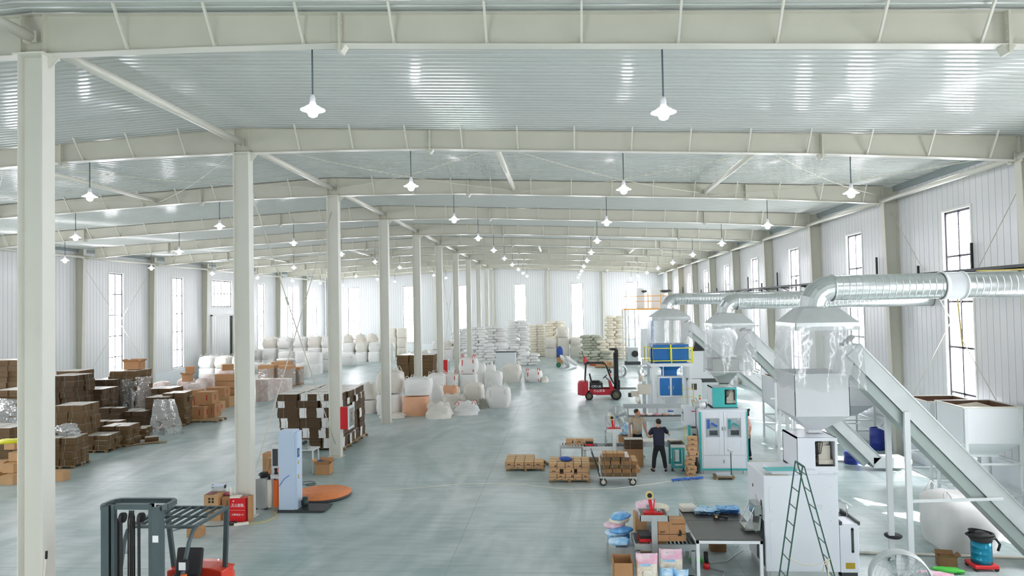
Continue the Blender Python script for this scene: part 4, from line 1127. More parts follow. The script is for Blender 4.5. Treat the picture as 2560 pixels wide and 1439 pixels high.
litter_bag(1.93, 13.88, 0, .27, .36, 'bag_blue', 'bag_blue', 'small sky blue litter bag, left of the two in front', seed=5)
litter_bag(2.2, 13.86, 0, .28, .34, 'bag_blue', 'bag_sky', 'small sky blue litter bag, right of the two in front', seed=7)
# pile of filled bags left of the sealer, on a low rack
t = thing('low_rack', 'small grey rack under the pile of filled bags left of the sealer', 'rack', (.82, 15.2, 0))
m = MB(); m.box(0, .55, 0, .5, .36, .38); m.build('shelf', 'sheet_grey', t)
for x in (.02, .5):
    for y in (.02, .45): m = MB(); m.box(x, x+.03, y, y+.03, 0, .36); m.build('leg', 'sheet_grey', t)
pile = [(1.12, 15.5, .44, 'bag_sky'), (1.05, 15.46, .52, 'bag_blue'), (1.16, 15.42, .60, 'bag_sky'), (1.02, 15.5, .69, 'bag_pink'), (1.14, 15.55, .78, 'bag_cream'), (1.16, 15.52, .87, 'bag_sky')]
pn = ['bright blue bag at the bottom', 'pale blue bag above the bottom one', 'bright blue bag in the middle', 'pink and white bag above the middle', 'cream bag below the top', 'blue bag on top']
for k, (x, y, z, mt) in enumerate(pile):
    tag(MB().blob((0, 0, 0), (.52, .36, .13), 14, 8, 2.6, k, .10, rz=.2*k).build('filled_bag', mt, loc=(x, y, z)), f'{pn[k]} of the pile on the low rack', 'bag', 'filled bags on the low rack')
tag(MB().blob((0, 0, 0), (.46, .3, .16), 14, 8, 2.6, 9, .12).build('filled_bag', 'bag_blue', loc=(1.06, 14.98, .49)), 'white and blue filled bag lying on the side shelf of the sealer', 'bag')
tag(MB().blob((0, 0, 0), (.46, .34, .3), 14, 8, 2.6, 9, .12).build('filled_bag', 'bag_pink', loc=(1.75, 15.95, .95)), 'pink and white bag behind the red tape head', 'bag')
tag(MB().box(1.5, 2.2, 15.7, 16.2, 0, .8).build('carton_block', 'cardboard_light', bevel=.01), 'pale carton standing behind the grey sealer', 'carton')
tag(MB().blob((0, 0, 0), (.42, .3, .22), 14, 8, 2.6, 12, .15).build('filled_bag', 'bag_cream', loc=(2.08, 15.95, .91)), 'white bag with red print behind the sealer, right of the pink one', 'bag')
# under the table
carton(3.35, 15.9, 0, .34, .26, .16, 'low brown carton on the floor under the steel table', 'cardboard_dark')
tag(MB().blob((0, 0, 0), (.36, .26, .06), 14, 6, 2.4, 2, .2).build('film_scrap', mat('bag_green', '#4fc24a', .4), loc=(2.78, 15.2, .04)), 'bright green film scrap on the floor under the steel table', 'film')
t = thing('hand_tool', 'small red and black tool lying upright under the steel table', 'tool', (2.88, 14.8, 0))
m = MB(); m.cyl((0, 0, 0), (0, 0, .12), .07, 12); m.build('base', 'red_paint', t)
m = MB(); m.cyl((0, 0, .12), (-.01, 0, .34), .045, 12); m.build('motor', 'cable_black', t)
m = MB(); pts = [(2.95, 14.8, .01), (3.2, 14.6, .01), (3.1, 14.3, .01), (2.75, 14.35, .01), (2.6, 14.6, .01), (2.9, 15.0, .01), (3.4, 15.2, .01), (3.9, 15.9, .01)]
tag(m.tube(pts, .009, 6).build('power_cable', 'sheet_grey'), 'thin grey cable looping over the floor under the steel table', 'cable')
tag(MB().torus((2.45, 14.25, .015), .13, .01, 20, 6).build('cable_coil', 'cable_black'), 'small black cable coil by the table leg', 'cable')

# green step ladder
t = thing('step_ladder', 'tall dark green steel step ladder standing open before the near packing machine', 'ladder', (4.36, 13.35, 0))
mat('ladder_green', '#2f5a4c', .45)
def rail(sx, y): return Vector((sx, y, 0)), Vector((.0 if sx < 0 else .03, y, 2.52))
for sx, nm in ((-.42, 'left'), (.64, 'right')):
    for y in (-.2, .2):
        p, q = rail(sx, y); m = MB(); m.bar(p, q, .021); m.build('side_rail', 'ladder_green', t)
    p, q = rail(sx, 0)
    for k in range(8):
        e = p.lerp(q, .06+.125*k); m = MB(); m.bar(e+Vector((0, -.2, 0)), e+Vector((0, .2, 0)), .014); m.build('rung', 'ladder_green', t)
m = MB(); m.bar((.01, -.22, 2.52), (.01, .22, 2.52), .03); m.build('top_hinge', 'ladder_green', t)
m = MB(); p0 = rail(-.42, -.2)[0].lerp(rail(-.42, -.2)[1], .33); p1 = rail(.64, -.2)[0].lerp(rail(.64, -.2)[1], .33)
pts = [p0.lerp(p1, f)-Vector((0, .02, .12*math.sin(math.pi*f))) for f in [k/8 for k in range(9)]]; m.tube(pts, .009, 6); m.tube([p1+Vector((-.03, -.03, .0)), p1+Vector((-.05, -.04, -.2)), p1+Vector((-.03, -.03, -.42))], .016, 6); m.tube([p1+Vector((-.03, -.03, .0)), p1+Vector((-.12, -.04, -.12)), p1+Vector((-.14, -.03, -.22))], .012, 6)
m.build('rope', mat('rope', '#d9d3bd', .8), t)

# drum fans
mat('fan_blade', '#dfe4e4', .35, .2)
def drum_fan(X, Y, r, zc, rz, label, dd=.13):
    t = thing('drum_fan', label, 'fan', (X, Y, 0), rz, None)
    m = MB(); m.lathe([(r, -dd), (r+.02, -dd*.9), (r+.02, dd*.9), (r, dd), (r-.012, dd*.9), (r-.012, -dd*.9), (r, -dd)], (0, 0, zc), 36, 'Y'); m.build('drum', 'galvanised_dull', t)
    m = MB()
    for yy in (-dd-.01, dd+.01):
        for q in range(1, 7): m.torus((0, yy, zc), r*q/6.6, .0022, 28, 4, 'Y')
        for k in range(10): a = math.pi*k/12; m.bar((r*math.cos(a), yy, zc+r*math.sin(a)), (-r*math.cos(a), yy, zc-r*math.sin(a)), .004)
    m.build('wire_guard', 'chrome', t)
    m = MB(); m.cyl((0, -.1, zc), (0, .1, zc), .09, 16); hub = m.build('motor_hub', 'sheet_grey', t)
    m = MB(); m.cyl((0, -.12, zc), (0, -.1, zc), .035, 12); m.build('hub_cap', 'sign_blue', hub)
    for k in range(5):
        a = 2*math.pi*k/5+.3; c, s = math.cos(a), math.sin(a); m = MB()
        vs = []
        for f, w_ in ((.08, .05), (.5, .08), (.92, .075)):
            for sg in (-1, 1): vs.append((c*r*f - s*w_*sg, -.03-.05*sg, zc+s*r*f + c*w_*sg))
        m.add(vs, [(0, 1, 3, 2), (2, 3, 5, 4)]); m.add([(x, y+.004, z) for x, y, z in vs], [(0, 1, 3, 2), (2, 3, 5, 4)]); m.build('blade', 'fan_blade', t)
    for sx in (-1, 1):
        m = MB(); m.tube([(sx*(r+.03), 0, zc), (sx*(r+.06), -.0, zc*.5), (sx*(r+.02), -.22, .02)], .016, 8); m.tube([(sx*(r+.06), 0, zc*.5), (sx*(r+.02), .22, .02)], .016, 8); m.build('leg', 'galvanised_dull', t)
    m = MB(); m.tube([(-(r+.02), -.22, .02), (r+.02, -.22, .02)], .016, 8); m.build('foot_bar', 'galvanised_dull', t)
    return t
drum_fan(5.93, 12.9, .49, .56, -.25, 'large silver drum fan at the bottom edge, right of the electric box')
drum_fan(2.0, 27.6, .42, 1.12, .1, 'silver wire fan standing left of the man in the patterned shirt', .04)

p = AT(116, 1380, 10.3); tag(MB().cyl((0, 0, 0), (.12, .1, p.z), .013, 8).mat(1).cyl((.118, .098, p.z-.1), (.121, .101, p.z+.02), .018, 8).build('broom_handle', ['foam_white', 'cable_black'], loc=(p.x-.12, p.y-.1, 0)), 'thin white broom handle with black tip leaning at the nearest column', 'broom')
# stool, vacuum, bulk bag and scraps on the right
t = thing('round_stool', 'round black stool behind the nearest conveyor post', 'stool', (6.98, 15.45, 0))
m = MB(); m.lathe([(0, .52), (.17, .52), (.18, .49), (.15, .46), (0, .45)], n=20); m.build('seat', 'cable_black', t)
m = MB(); m.cyl((0, 0, .06), (0, 0, .45), .018, 8); m.build('pole', 'dark_grey', t)
for k in range(5): a = 2*math.pi*k/5; m = MB(); m.bar((0, 0, .07), (.2*math.cos(a), .2*math.sin(a), .04), .025); m.cyl((.2*math.cos(a), .2*math.sin(a), 0), (.2*math.cos(a), .2*math.sin(a), .04), .018, 8); m.build('leg', 'dark_grey', t)
t = thing('vacuum_cleaner', 'teal drum vacuum cleaner with red base and coiled black hose', 'vacuum cleaner', (8.50, 14.95, 0))
m = MB(); m.box(-.24, .24, -.2, .2, .05, .13); m.build('base', 'red_paint', t, bevel=.02)
for x in (-.2, .2):
    for y in (-.16, .16): m = MB(); m.cyl((x, y-.02, .04), (x, y+.02, .04), .04, 10); m.build('caster', 'rubber', t)
m = MB(); m.lathe([(0, .13), (.19, .13), (.19, .2), (.195, .21), (.19, .22), (.19, .33), (.195, .34), (.19, .35), (.19, .46), (.195, .47), (.19, .48), (.19, .58), (0, .58)], n=24); m.build('drum', mat('drum_teal', '#127f9c', .25, .4), t)
m = MB(); m.lathe([(.2, .58), (.2, .64), (.17, .72), (.08, .76), (0, .76)], n=20); m.build('motor_head', 'cable_black', t)
m = MB(); m.torus((0, 0, .73), .06, .02, 12, 6); m.build('handle', 'red_paint', t)
m = MB(); pts = []
for k in range(44): a = k*.36; pts.append((.23*math.cos(a)+.03*math.sin(a*.5), .22*math.sin(a), .62+.003*k+.02*math.sin(a*1.3)))
pts += [(.3, .0, .6), (.36, -.02, .5), (.34, .02, .36)]
m.tube(pts, .025, 8); m.build('hose', 'rubber', t)
# ================================================================ people
mat('skin', '#c99272', .55); mat('hair_black', '#15110f', .6); mat('navy_cloth', '#151a2e', .8, bump=.1, bscale=8); mat('black_cloth', '#121216', .8, bump=.1, bscale=8)
mat('shoe_black', '#1a1a1c', .6); mat('shoe_grey', '#b9b9ae', .6); mat('sole_white', '#dcdcd6', .6)
m_ = mat('tie_dye', '#b3ada2', .8, vcol='#5a97b4', vscale=4.5); 
def add_third():
    nt = m_.node_tree; rp = [n for n in nt.nodes if n.type == 'VALTORGB'][0]
    e = rp.color_ramp.elements.new(.5); e.color = lin('#bd9a6e'); rp.color_ramp.elements[0].position = .38; rp.color_ramp.elements[-1].position = .62
add_third()
mat('check_red', '#e2928c', .8, vcol='#f2d9d2', vscale=14)
def skin_mesh(name, verts, edges, rad, root, mt, parent, sub=2):
    me = bpy.data.meshes.new(name); me.from_pydata(verts, edges, []); o = bpy.data.objects.new(name, me); COL.objects.link(o)
    md = o.modifiers.new('skin', 'SKIN'); md.use_smooth_shade = True
    sv = me.skin_vertices[0].data
    for i, r in enumerate(rad): sv[i].radius = r if isinstance(r, tuple) else (r, r); sv[i].use_root = (i == root)
    s_ = o.modifiers.new('sub', 'SUBSURF'); s_.levels = sub; s_.render_levels = sub
    dg = bpy.context.evaluated_depsgraph_get(); nm = bpy.data.meshes.new_from_object(o.evaluated_get(dg)); bpy.data.objects.remove(o)
    for p in nm.polygons: p.use_smooth = True
    nm.materials.clear(); nm.materials.append(MATS[mt]); q = bpy.data.objects.new(name, nm); COL.objects.link(q); q.parent = parent
    return q
def lerp(a, b, f): return tuple(x+(y-x)*f for x, y in zip(a, b))
def person(X, Y, rz, J, label, shirt, pants, shoes, hair='short', sleeves=.75, girth=1.):
    """J: joints in metres, local frame, x right, -y is where the figure faces"""
    t = thing('person', label, 'person', (X, Y, 0), rz)
    V = []; E = []; Rr = []
    def add(p, r, link=None):
        V.append(p); Rr.append(r)
        if link is not None: E.append((link, len(V)-1))
        return len(V)-1
    g = girth
    pel = add(J['pelvis'], (.11*g, .085*g)); wa = add(J['waist'], (.105*g, .08*g), pel); ch = add(J['chest'], (.115*g, .08*g), wa); ne = add(J['neck'], .052, ch)
    hb = add(lerp(J['neck'], J['head'], .45), .058, ne); hc = add(J['head'], (.078, .092), hb); ht = add((J['head'][0], J['head'][1], J['head'][2]+.085), (.062, .074), hc)
    for s in 'LR':
        sh = add(J['sh'+s], .045*g, ch); el = add(J['el'+s], .040, sh); wr = add(J['wr'+s], .027, el)
        hd = J['ha'+s]; d = Vector(hd)-Vector(J['wr'+s]); d.normalize(); pm = add(tuple(Vector(J['wr'+s])+d*.05), (.034, .022), wr); kn = add(tuple(Vector(J['wr'+s])+d*.09), (.036, .018), pm)
        side = d.cross(Vector((0, 1, .2))).normalized()
        for k in range(4):
            b = Vector(J['wr'+s])+d*.10+side*(.024-.016*k)*1.1; L_ = (.075, .085, .08, .06)[k]
            f1 = add(tuple(b+d*.01), .0085, kn); f2 = add(tuple(b+d*L_*.55+Vector((0, -.008, 0))), .0078, f1); add(tuple(b+d*L_*.9+Vector((0, -.024, -.004))), .006, f2)
        th = add(tuple(Vector(J['wr'+s])+d*.045+side*.045), .010, pm); add(tuple(Vector(J['wr'+s])+d*.085+side*.062), .0085, th)
        hi = add(lerp(J['pelvis'], J['hip'+s], 1.), .085*g, pel); k_ = add(J['kn'+s], .055, hi); an = add(J['an'+s], .036, k_); to = add(J['to'+s], (.038, .028), an)
    skin_mesh('body', V, E, Rr, 0, 'skin', t)
    # shirt
    V, E, Rr = [], [], []
    lo = add((J['pelvis'][0], J['pelvis'][1], J['pelvis'][2]-.10), (.185*g, .145*g)); p0 = add((J['pelvis'][0], J['pelvis'][1], J['pelvis'][2]+.0), (.18*g, .145*g), lo); w0 = add(J['waist'], (.175*g, .14*g), p0); c0 = add(J['chest'], (.18*g, .13*g), w0); n0 = add(lerp(J['chest'], J['neck'], .62), (.11, .09), c0); n1 = add(lerp(J['chest'], J['neck'], .95), (.072, .068), n0)
    for s in 'LR':
        a = add(J['sh'+s], .070*g, c0); b_ = add(lerp(J['sh'+s], J['el'+s], .3), .072*g, a); add(lerp(J['sh'+s], J['el'+s], sleeves), .068*g, b_)
    skin_mesh('shirt', V, E, Rr, 0, shirt, t)
    V, E, Rr = [], [], []
    p0 = add((J['pelvis'][0], J['pelvis'][1], J['pelvis'][2]-.03), (.135*g, .12*g)); add((J['pelvis'][0], J['pelvis'][1], J['pelvis'][2]+.08), (.135*g, .115*g), p0)
    for s in 'LR':
        a = add((J['hip'+s][0]*.9, J['hip'+s][1], J['hip'+s][2]-.06), .095*g, p0); b = add(J['kn'+s], .080, a); c = add(lerp(J['kn'+s], J['an'+s], .95), .066, b)
    skin_mesh('trousers', V, E, Rr, 0, pants, t)
    for s in 'LR':
        an, to = Vector(J['an'+s]), Vector(J['to'+s]); d = (to-an); d.z = 0; L_ = d.length+.10; c = (an+to)/2; c.z = .05; a = math.atan2(d.y, d.x)
        m = MB(); m.blob((c.x, c.y, .055), (L_+.04, .095, .10), 14, 8, 2.8, 1, .02, rz=a); sh_ = m.build('shoe', shoes, t)
        m = MB(); m.blob((c.x, c.y, .015), (L_+.05, .1, .03), 14, 6, 3, 1, .0, rz=a); m.build('sole', 'sole_white', sh_)
    # head details
    hx, hy, hz = J['head']; yw = J.get('yaw', 0)
    M = Matrix.Translation((hx, hy, hz)) @ Matrix.Rotation(yw, 4, 'Z')
    m = MB(); m.T = M
    m.blob((0, .012, .055), (.178, .205, .17), 16, 10, 2.1, 3, .03)
    if hair == 'bun': m.blob((0, .10, .12), (.08, .08, .08), 10, 8, 2.2, 1, .05); m.blob((0, .05, -.03), (.16, .12, .16), 12, 8, 2.2, 1, .05)
    else: m.blob((0, .045, .015), (.160, .11, .12), 12, 8, 2.2, 3, .03)
    m.build('hair', 'hair_black', t)
    m = MB(); m.T = M; m.blob((0, -.03, .015), (.148, .15, .20), 14, 10, 2.2, 0, .0); m.blob((0, -.108, .0), (.026, .04, .05), 8, 6, 2, 0, 0)
    for sx in (-1, 1): m.blob((sx*.082, .01, .0), (.02, .04, .06), 8, 6, 2, 0, 0)
    m.build('face', 'skin', t)
    m = MB(); m.T = M
    for sx in (-1, 1): m.blob((sx*.032, -.10, .025), (.028, .012, .012), 8, 6, 2, 0, 0); m.mat(1).bar((sx*.015, -.102, .048), (sx*.05, -.098, .05), .008); m.mat(0)
    m.build('eyes', ['shoe_black', 'hair_black'], t)
    m = MB(); m.T = M; m.blob((0, -.098, -.042), (.045, .014, .014), 8, 6, 2, 0, 0); m.build('mouth', mat('lips', '#a8584e', .5), t)
    return t
# man in navy shirt: seen from behind, bending over the belt, right hand forward
J1 = dict(pelvis=(0, 0, .93), waist=(0, -.01, 1.1), chest=(.0, -.07, 1.33), neck=(.0, -.12, 1.49), head=(.02, -.19, 1.60), yaw=-.2,
          shL=(-.2, -.06, 1.40), elL=(-.34, -.06, 1.15), wrL=(-.17, -.27, 1.12), haL=(-.08, -.33, 1.12),
          shR=(.2, -.1, 1.40), elR=(.36, -.24, 1.20), wrR=(.40, -.48, 1.14), haR=(.42, -.6, 1.13),
          hipL=(-.1, 0, .86), knL=(-.16, -.03, .48), anL=(-.2, .02, .09), toL=(-.23, -.12, .045), hipR=(.1, 0, .86), knR=(.16, -.03, .48), anR=(.2, .02, .09), toR=(.23, -.12, .045))
# he faces away from the camera (+Y): turn by pi, so mirror the arms
def mirror(J):
    K = {}
    for k, v in J.items():
        if k == 'yaw': K[k] = -v; continue
        q = (-v[0], v[1], v[2]); K[k[:-1]+('R' if k[-1] == 'L' else 'L') if k[-1] in 'LR' and k not in ('pelvis',) else k] = q
    return K
person(3.05, 23.12, math.pi, mirror(J1), 'person in navy shirt and black trousers working at the packing belt, seen from behind', 'navy_cloth', 'black_cloth', 'shoe_black', sleeves=.8, girth=1.12)
J2 = dict(pelvis=(0, 0, .93), waist=(0, -.02, 1.1), chest=(0, -.01, 1.33), neck=(0, -.01, 1.5), head=(.0, -.03, 1.63), yaw=.85,
          shL=(-.2, 0, 1.41), elL=(-.29, .02, 1.13), wrL=(-.27, -.06, .90), haL=(-.26, -.09, .80), shR=(.2, 0, 1.41), elR=(.30, .03, 1.14), wrR=(.34, -.04, .92), haR=(.36, -.08, .81),
          hipL=(-.1, 0, .86), knL=(-.1, -.02, .48), anL=(-.09, .03, .09), toL=(-.1, -.12, .045), hipR=(.1, 0, .86), knR=(.13, -.02, .48), anR=(.15, .03, .09), toR=(.2, -.1, .045))
person(2.56, 25.3, .25, J2, 'person in grey, blue and orange patterned shirt standing behind the belt, looking right', 'tie_dye', 'black_cloth', 'shoe_grey', sleeves=.7, girth=1.12)
J3 = dict(J2); J3['yaw'] = 0.
person(6.42, 25.0, math.pi/2+math.pi, J3, 'person with tied black hair and red checked blouse half hidden behind the teal machine', 'check_red', 'black_cloth', 'shoe_black', hair='bun', sleeves=.9, girth=.85)
# ================================================================ forklifts (local x points forward)
def forklift(X, Y, rz, paint, dark, label, mast_h, far):
    t = thing('forklift', label, 'forklift', (X, Y, 0), rz)
    W = .52
    # counterweight
    m = MB()
    prof = [(0, .28), (.0, .95), (.06, 1.08), (.30, 1.12), (.62, 1.12), (.62, .55), (.42, .28)]
    n = 9; vs = []
    for j in range(n):
        f = -1+2*j/(n-1); y = f*W; k = 1-abs(f)**3
        for (x, z) in prof: vs.append((x-.1 + (.30*abs(f)**2.5 if x < .3 else 0), y*(1.12 if x < .6 else 1)*(.97 if z > 1.1 else 1), z - (.06*abs(f)**3 if z > 1. else 0)))
    q = len(prof); fs = [(j*q+i, j*q+(i+1) % q, (j+1)*q+(i+1) % q, (j+1)*q+i) for j in range(n-1) for i in range(q)] + [tuple(range(q))[::-1], tuple((n-1)*q+i for i in range(q))]
    m.add(vs, fs); m.build('counterweight', paint, t, bevel=.03)
    # chassis and side panels
    m = MB()
    for sy in (-1, 1):
        m.prism([(.6, .52), (.78, .52), (.95, .30), (1.95, .30), (2.1, .52), (2.1, .66), (1.7, .64), (.6, .64)], *sorted((sy*(W-.05), sy*W)))
    m.box(.6, 2.05, -W+.05, W-.05, .32, .56); m.build('chassis', paint, t, bevel=.008)
    m = MB(); m.box(.62, 1.36, -W+.01, W-.01, .64, 1.0); hd_ = m.build('battery_box', 'cable_black', t, bevel=.02)
    if far:
        text('CPD-20', .17, (.98, -W+.008, .80), (R(90), 0, 0), 'print_white', hd_); text('三山叉车', .17, (1.15, -W-.002, .545), (R(90), 0, 0), 'print_white', hd_)
    # seat
    m = MB(); m.box(.72, 1.22, -.24, .24, 1.0, 1.10); se = m.build('seat', 'cable_black', t, bevel=.04)
    m = MB(); m.prism([(.66, 1.06), (.76, 1.06), (.66, 1.52), (.58, 1.50)], -.23, .23); m.build('seat_back', 'cable_black', se, bevel=.03)
    # front cowl, steering wheel
    m = MB(); m.prism([(1.78, .6), (2.02, .6), (1.83, 1.12), (1.72, 1.12)], -W+.04, W-.04); m.build('front_cowl', paint, t, bevel=.01)
    m = MB(); m.cyl((1.75, 0, 1.1), (1.55, 0, 1.3), .025, 8); sw = m.build('steering_column', 'cable_black', t)
    m = MB(); m.T = Matrix.Translation((1.53, 0, 1.32)) @ Matrix.Rotation(-.75, 4, 'Y'); m.torus((0, 0, 0), .16, .014, 20, 6); m.bar((-.15, 0, 0), (.15, 0, 0), .02); m.build('steering_wheel', 'cable_black', sw)
    m = MB()
    for yy in (-.3, -.36, -.42): m.bar((1.72, yy, 1.05), (1.66, yy, 1.25), .012)
    m.build('levers', 'cable_black', t)
    # overhead guard
    gx0, gx1, gz = .42, 1.47, 2.14; gy = .55
    for sy in (-1, 1):
        m = MB(); m.bar((.34, sy*(gy-.08), 1.05), (gx0, sy*gy, gz-.02), .06, .07); m.build('rear_pillar', dark, t)
        m = MB(); m.tube([(2.0, sy*(gy-.06), .95), (1.82, sy*(gy-.04), 1.35), (1.62, sy*(gy-.01), 1.95), (1.52, sy*gy, 2.09), (gx1-.1, sy*gy, gz)], .034, 8); m.build('front_pillar', dark, t)
    m = MB()
    for sy in (-1, 1): m.bar((gx0-.03, sy*gy, gz), (gx1, sy*gy, gz), .06, .05)
    m.bar((gx0, -gy, gz), (gx0, gy, gz), .05, .05); m.bar((gx1, -gy, gz), (gx1, gy, gz), .07, .04); m.bar(((gx0+gx1)/2, -gy, gz), ((gx0+gx1)/2, gy, gz), .04, .03)
    gf = m.build('guard_frame', dark, t)
    for k in range(6):
        m = MB(); y = -gy+(k+1)*2*gy/7; m.bar((gx0, y, gz+.005), (gx1, y, gz+.005), .015, .05); m.build('guard_bar', dark, t)
    # mast: outer and inner channels, cross members, chains, cylinders
    mx = 2.22
    m = MB()
    for sy in (-1, 1):
        for (xo, yo, w_, d_) in ((0, .44, .05, .14), ):
            m.box(mx-.045, mx+.045, *sorted((sy*.40, sy*.46)), .1, mast_h-.03); m.box(mx-.07, mx-.045, *sorted((sy*.34, sy*.46)), .1, mast_h-.03); m.box(mx+.045, mx+.07, *sorted((sy*.34, sy*.46)), .1, mast_h-.03)
    for z in (mast_h*.45,): m.box(mx-.07, mx-.03, -.4, .4, z, z+.14)
    m.box(mx-.07, mx-.03, -.4, .4, .3, .42)
    m.build('outer_mast', dark, t)
    m = MB()
    for sy in (-1, 1):
        m.box(mx-.035, mx+.04, *sorted((sy*.27, sy*.32)), .15, mast_h)
    m.box(mx-.03, mx+.03, -.32, .32, mast_h-.08, mast_h); m.build('inner_mast', dark, t)
    m = MB(); z = mast_h-.05; q_ = [(mx+.03, -.46), (mx-.05, -.50), (mx-.28, -.50), (mx-.36, -.42), (mx-.36, .42), (mx-.28, .50), (mx-.05, .50), (mx+.03, .46)]
    for a_, b_ in zip(q_, q_[1:]): m.bar((*a_, z), (*b_, z), .06, .07)
    m.v = m.v; m.build('mast_tie', dark, t)
    for sy in (-1, 1):
        m = MB(); m.cyl((mx-.12, sy*.30, .2), (mx-.12, sy*.30, mast_h-.25), .035, 10); m.build('lift_cylinder', 'dark_grey', t)
        m = MB(); m.cyl((mx+.02, sy*.12, mast_h-.2), (mx+.02, sy*.17, mast_h-.2), .075, 16); m.cyl((mx+.02, sy*.175, mast_h-.2), (mx+.02, sy*.18, mast_h-.2), .04, 12); m.box(mx+.06, mx+.075, *sorted((sy*.12, sy*.16)), .5, mast_h-.16); m.build('lift_chain', 'cable_black', t)
    m = MB()
    for k in range(3): m.tube([(mx-.02, -.05+.03*k, .5), (mx-.02, -.05+.03*k, mast_h-.2), (mx+.01, -.04+.03*k, mast_h-.1), (mx+.05, -.04+.03*k, mast_h-.25), (mx+.05, -.04+.03*k, 1.0)], .012, 6)
    m.build('hydraulic_hoses', 'rubber', t)
    # carriage and forks
    m = MB()
    for z in (.28, .62): m.box(mx+.08, mx+.12, -.46, .46, z, z+.08)
    for y in (-.42, -.2, 0, .2, .42): m.box(mx+.09, mx+.115, y-.015, y+.015, .3, 1.15)
    m.box(mx+.09, mx+.115, -.44, .44, 1.13, 1.17); m.build('fork_carriage', dark, t)
    for sy in (-1, 1):
        fz = .62 if far else .1
        m = MB(); m.box(mx+.12, mx+.16, *sorted((sy*.2, sy*.3)), fz-.02, fz+.5); m.frust(mx+.12, mx+1.15, *sorted((sy*.2, sy*.3)), fz-.03, mx+.12, mx+1.1, *sorted((sy*.2, sy*.3)), fz+.01); m.build('fork', 'dark_grey', t)
    # wheels
    def wheel(x, y, r, w_):
        m = MB(); m.lathe([(r*.62, -w_/2), (r*.9, -w_/2), (r, -w_*.35), (r, w_*.35), (r*.9, w_/2), (r*.62, w_/2)], (x, y, r), 24, 'Y'); wh = m.build('wheel', 'rubber', t)
        m = MB(); m.lathe([(0, -w_*.3), (r*.25, -w_*.42), (r*.3, -w_*.25), (r*.62, -w_*.2), (r*.66, -w_*.45), (r*.66, w_*.45), (r*.6, w_*.2), (0, w_*.3)], (x, y, r), 18, 'Y'); m.build('rim', mat('rim_olive', '#6a6a52', .5), wh)
    for sy in (-1, 1): wheel(.56, sy*.42, .235, .16); wheel(2.12, sy*.50, .31, .2)
    m = MB()
    for sy in (-1, 1): m.lathe([(.34, -.1), (.36, -.1), (.36, .1), (.34, .1)], (2.12, sy*.5, .31), 20, 'Y')
    # head lamps on the front pillars
    for sy in (-1, 1):
        m = MB(); y = sy*(gy+.02); m.box(1.79, 1.87, y-.07, y+.07, 1.58, 1.74); lp = m.build('head_lamp', 'cable_black', t, bevel=.015)
        m = MB(); m.box(1.87, 1.875, y-.055, y+.055, 1.60, 1.72); m.build('lens', 'lamp_white', lp)
        m = MB(); m.box(1.80, 1.85, y-.035, y+.035, 1.38, 1.52); m.build('indicator', 'orange_plastic', lp)
    if not far:
        m = MB(); m.blob((1.42, -.62, 1.78), (.05, .16, .2), 10, 8, 3, 0, 0); m.build('mirror', 'sheet_grey', t)
        m = MB(); m.cbox((mx+.072, .40, mast_h-.5), (.004, .09, .1)); m.build('number_sticker', 'print_white', t)
        m = MB(); m.bar((1.93, -.5, 1.1), (1.87, -.5, 1.3), .035); m.build('marking_tape', 'red_paint', t)
    return t
mat('fork_red', '#e0412c', .28, coat=.3); mat('fork_red_dark', '#b3152b', .38); mat('fork_grey', '#4f5d60', .45, .2, var=.1, vscale=4)
forklift(-6.56, 12.15, -math.pi/2, 'fork_red', 'fork_grey', 'orange red forklift at the bottom left with grey mast and overhead guard', 2.72, False)
forklift(.80, 40.85, 0, 'fork_red_dark', 'cable_black', 'dark red forklift with black mast standing on the open floor, facing right', 2.98, True)
# ================================================================ goods around the middle packing line
def pallet(X, Y, w, d, label, rz=0, group='wooden pallets'):
    t = thing('pallet', label, 'pallet', (X, Y, 0), rz, group)
    m = MB(); n = 6
    for k in range(n): x = -w/2+(w/n)*k; m.box(x, x+w/n*.72, -d/2, d/2, .10, .12)
    m.box(-w/2, w/2, -d/2, -d/2+.09, .08, .10); m.box(-w/2, w/2, -.045, .045, .08, .10); m.box(-w/2, w/2, d/2-.09, d/2, .08, .10)
    m.build('deck', 'wood', t)
    for y in (-d/2+.045, 0, d/2-.045):
        m = MB()
        for x in (-w/2+.05, 0, w/2-.05): m.box(x-.05, x+.05, y-.045, y+.045, 0, .08)
        m.build('blocks', 'wood_dark', t)['kind'] = 'stuff'
    return t
ROWN = ['front row', 'second row', 'third row', 'fourth row', 'fifth row']
PROTO = {}
def small_carton(X, Y, Z, w, d, h, label, group, rz=0, dark=False, fig=0):
    key = (round(w, 3), round(d, 3), round(h, 3), dark, fig)
    if key not in PROTO:
        t = thing('carton', label, 'carton', (X, Y, Z), rz, group)
        a, b = w/2-.004, d/2-.004
        m = MB(); m.box(-a, a, -b, b, 0, h-.003); m.mat(1).box(-a, a, -.03, .03, h-.003, h-.002)
        if fig == 1: m.mat(2).cbox((-.02, -b-.001, h*.55), (w*.35, .002, h*.14))
        if fig == 2: m.mat(2).prism([(.05, h*.3), (.1, h*.3), (.1, h*.8), (.07, h*.75)], -b-.002, -b)
        m.build('box_walls', ['cardboard_light', 'tape_roll', 'print_black'], t)
        m = MB(); e = .003; z = h*.3; m.box(-a-e, a+e, -b-e, -b, z, z+.012); m.box(-a-e, -a, -b, b, z, z+.012); m.box(a, a+e, -b, b, z, z+.012); m.build('strap', 'strap_violet', t)
        PROTO[key] = t; return t
    return dup(PROTO[key], (X, Y, Z), rz, label, group)
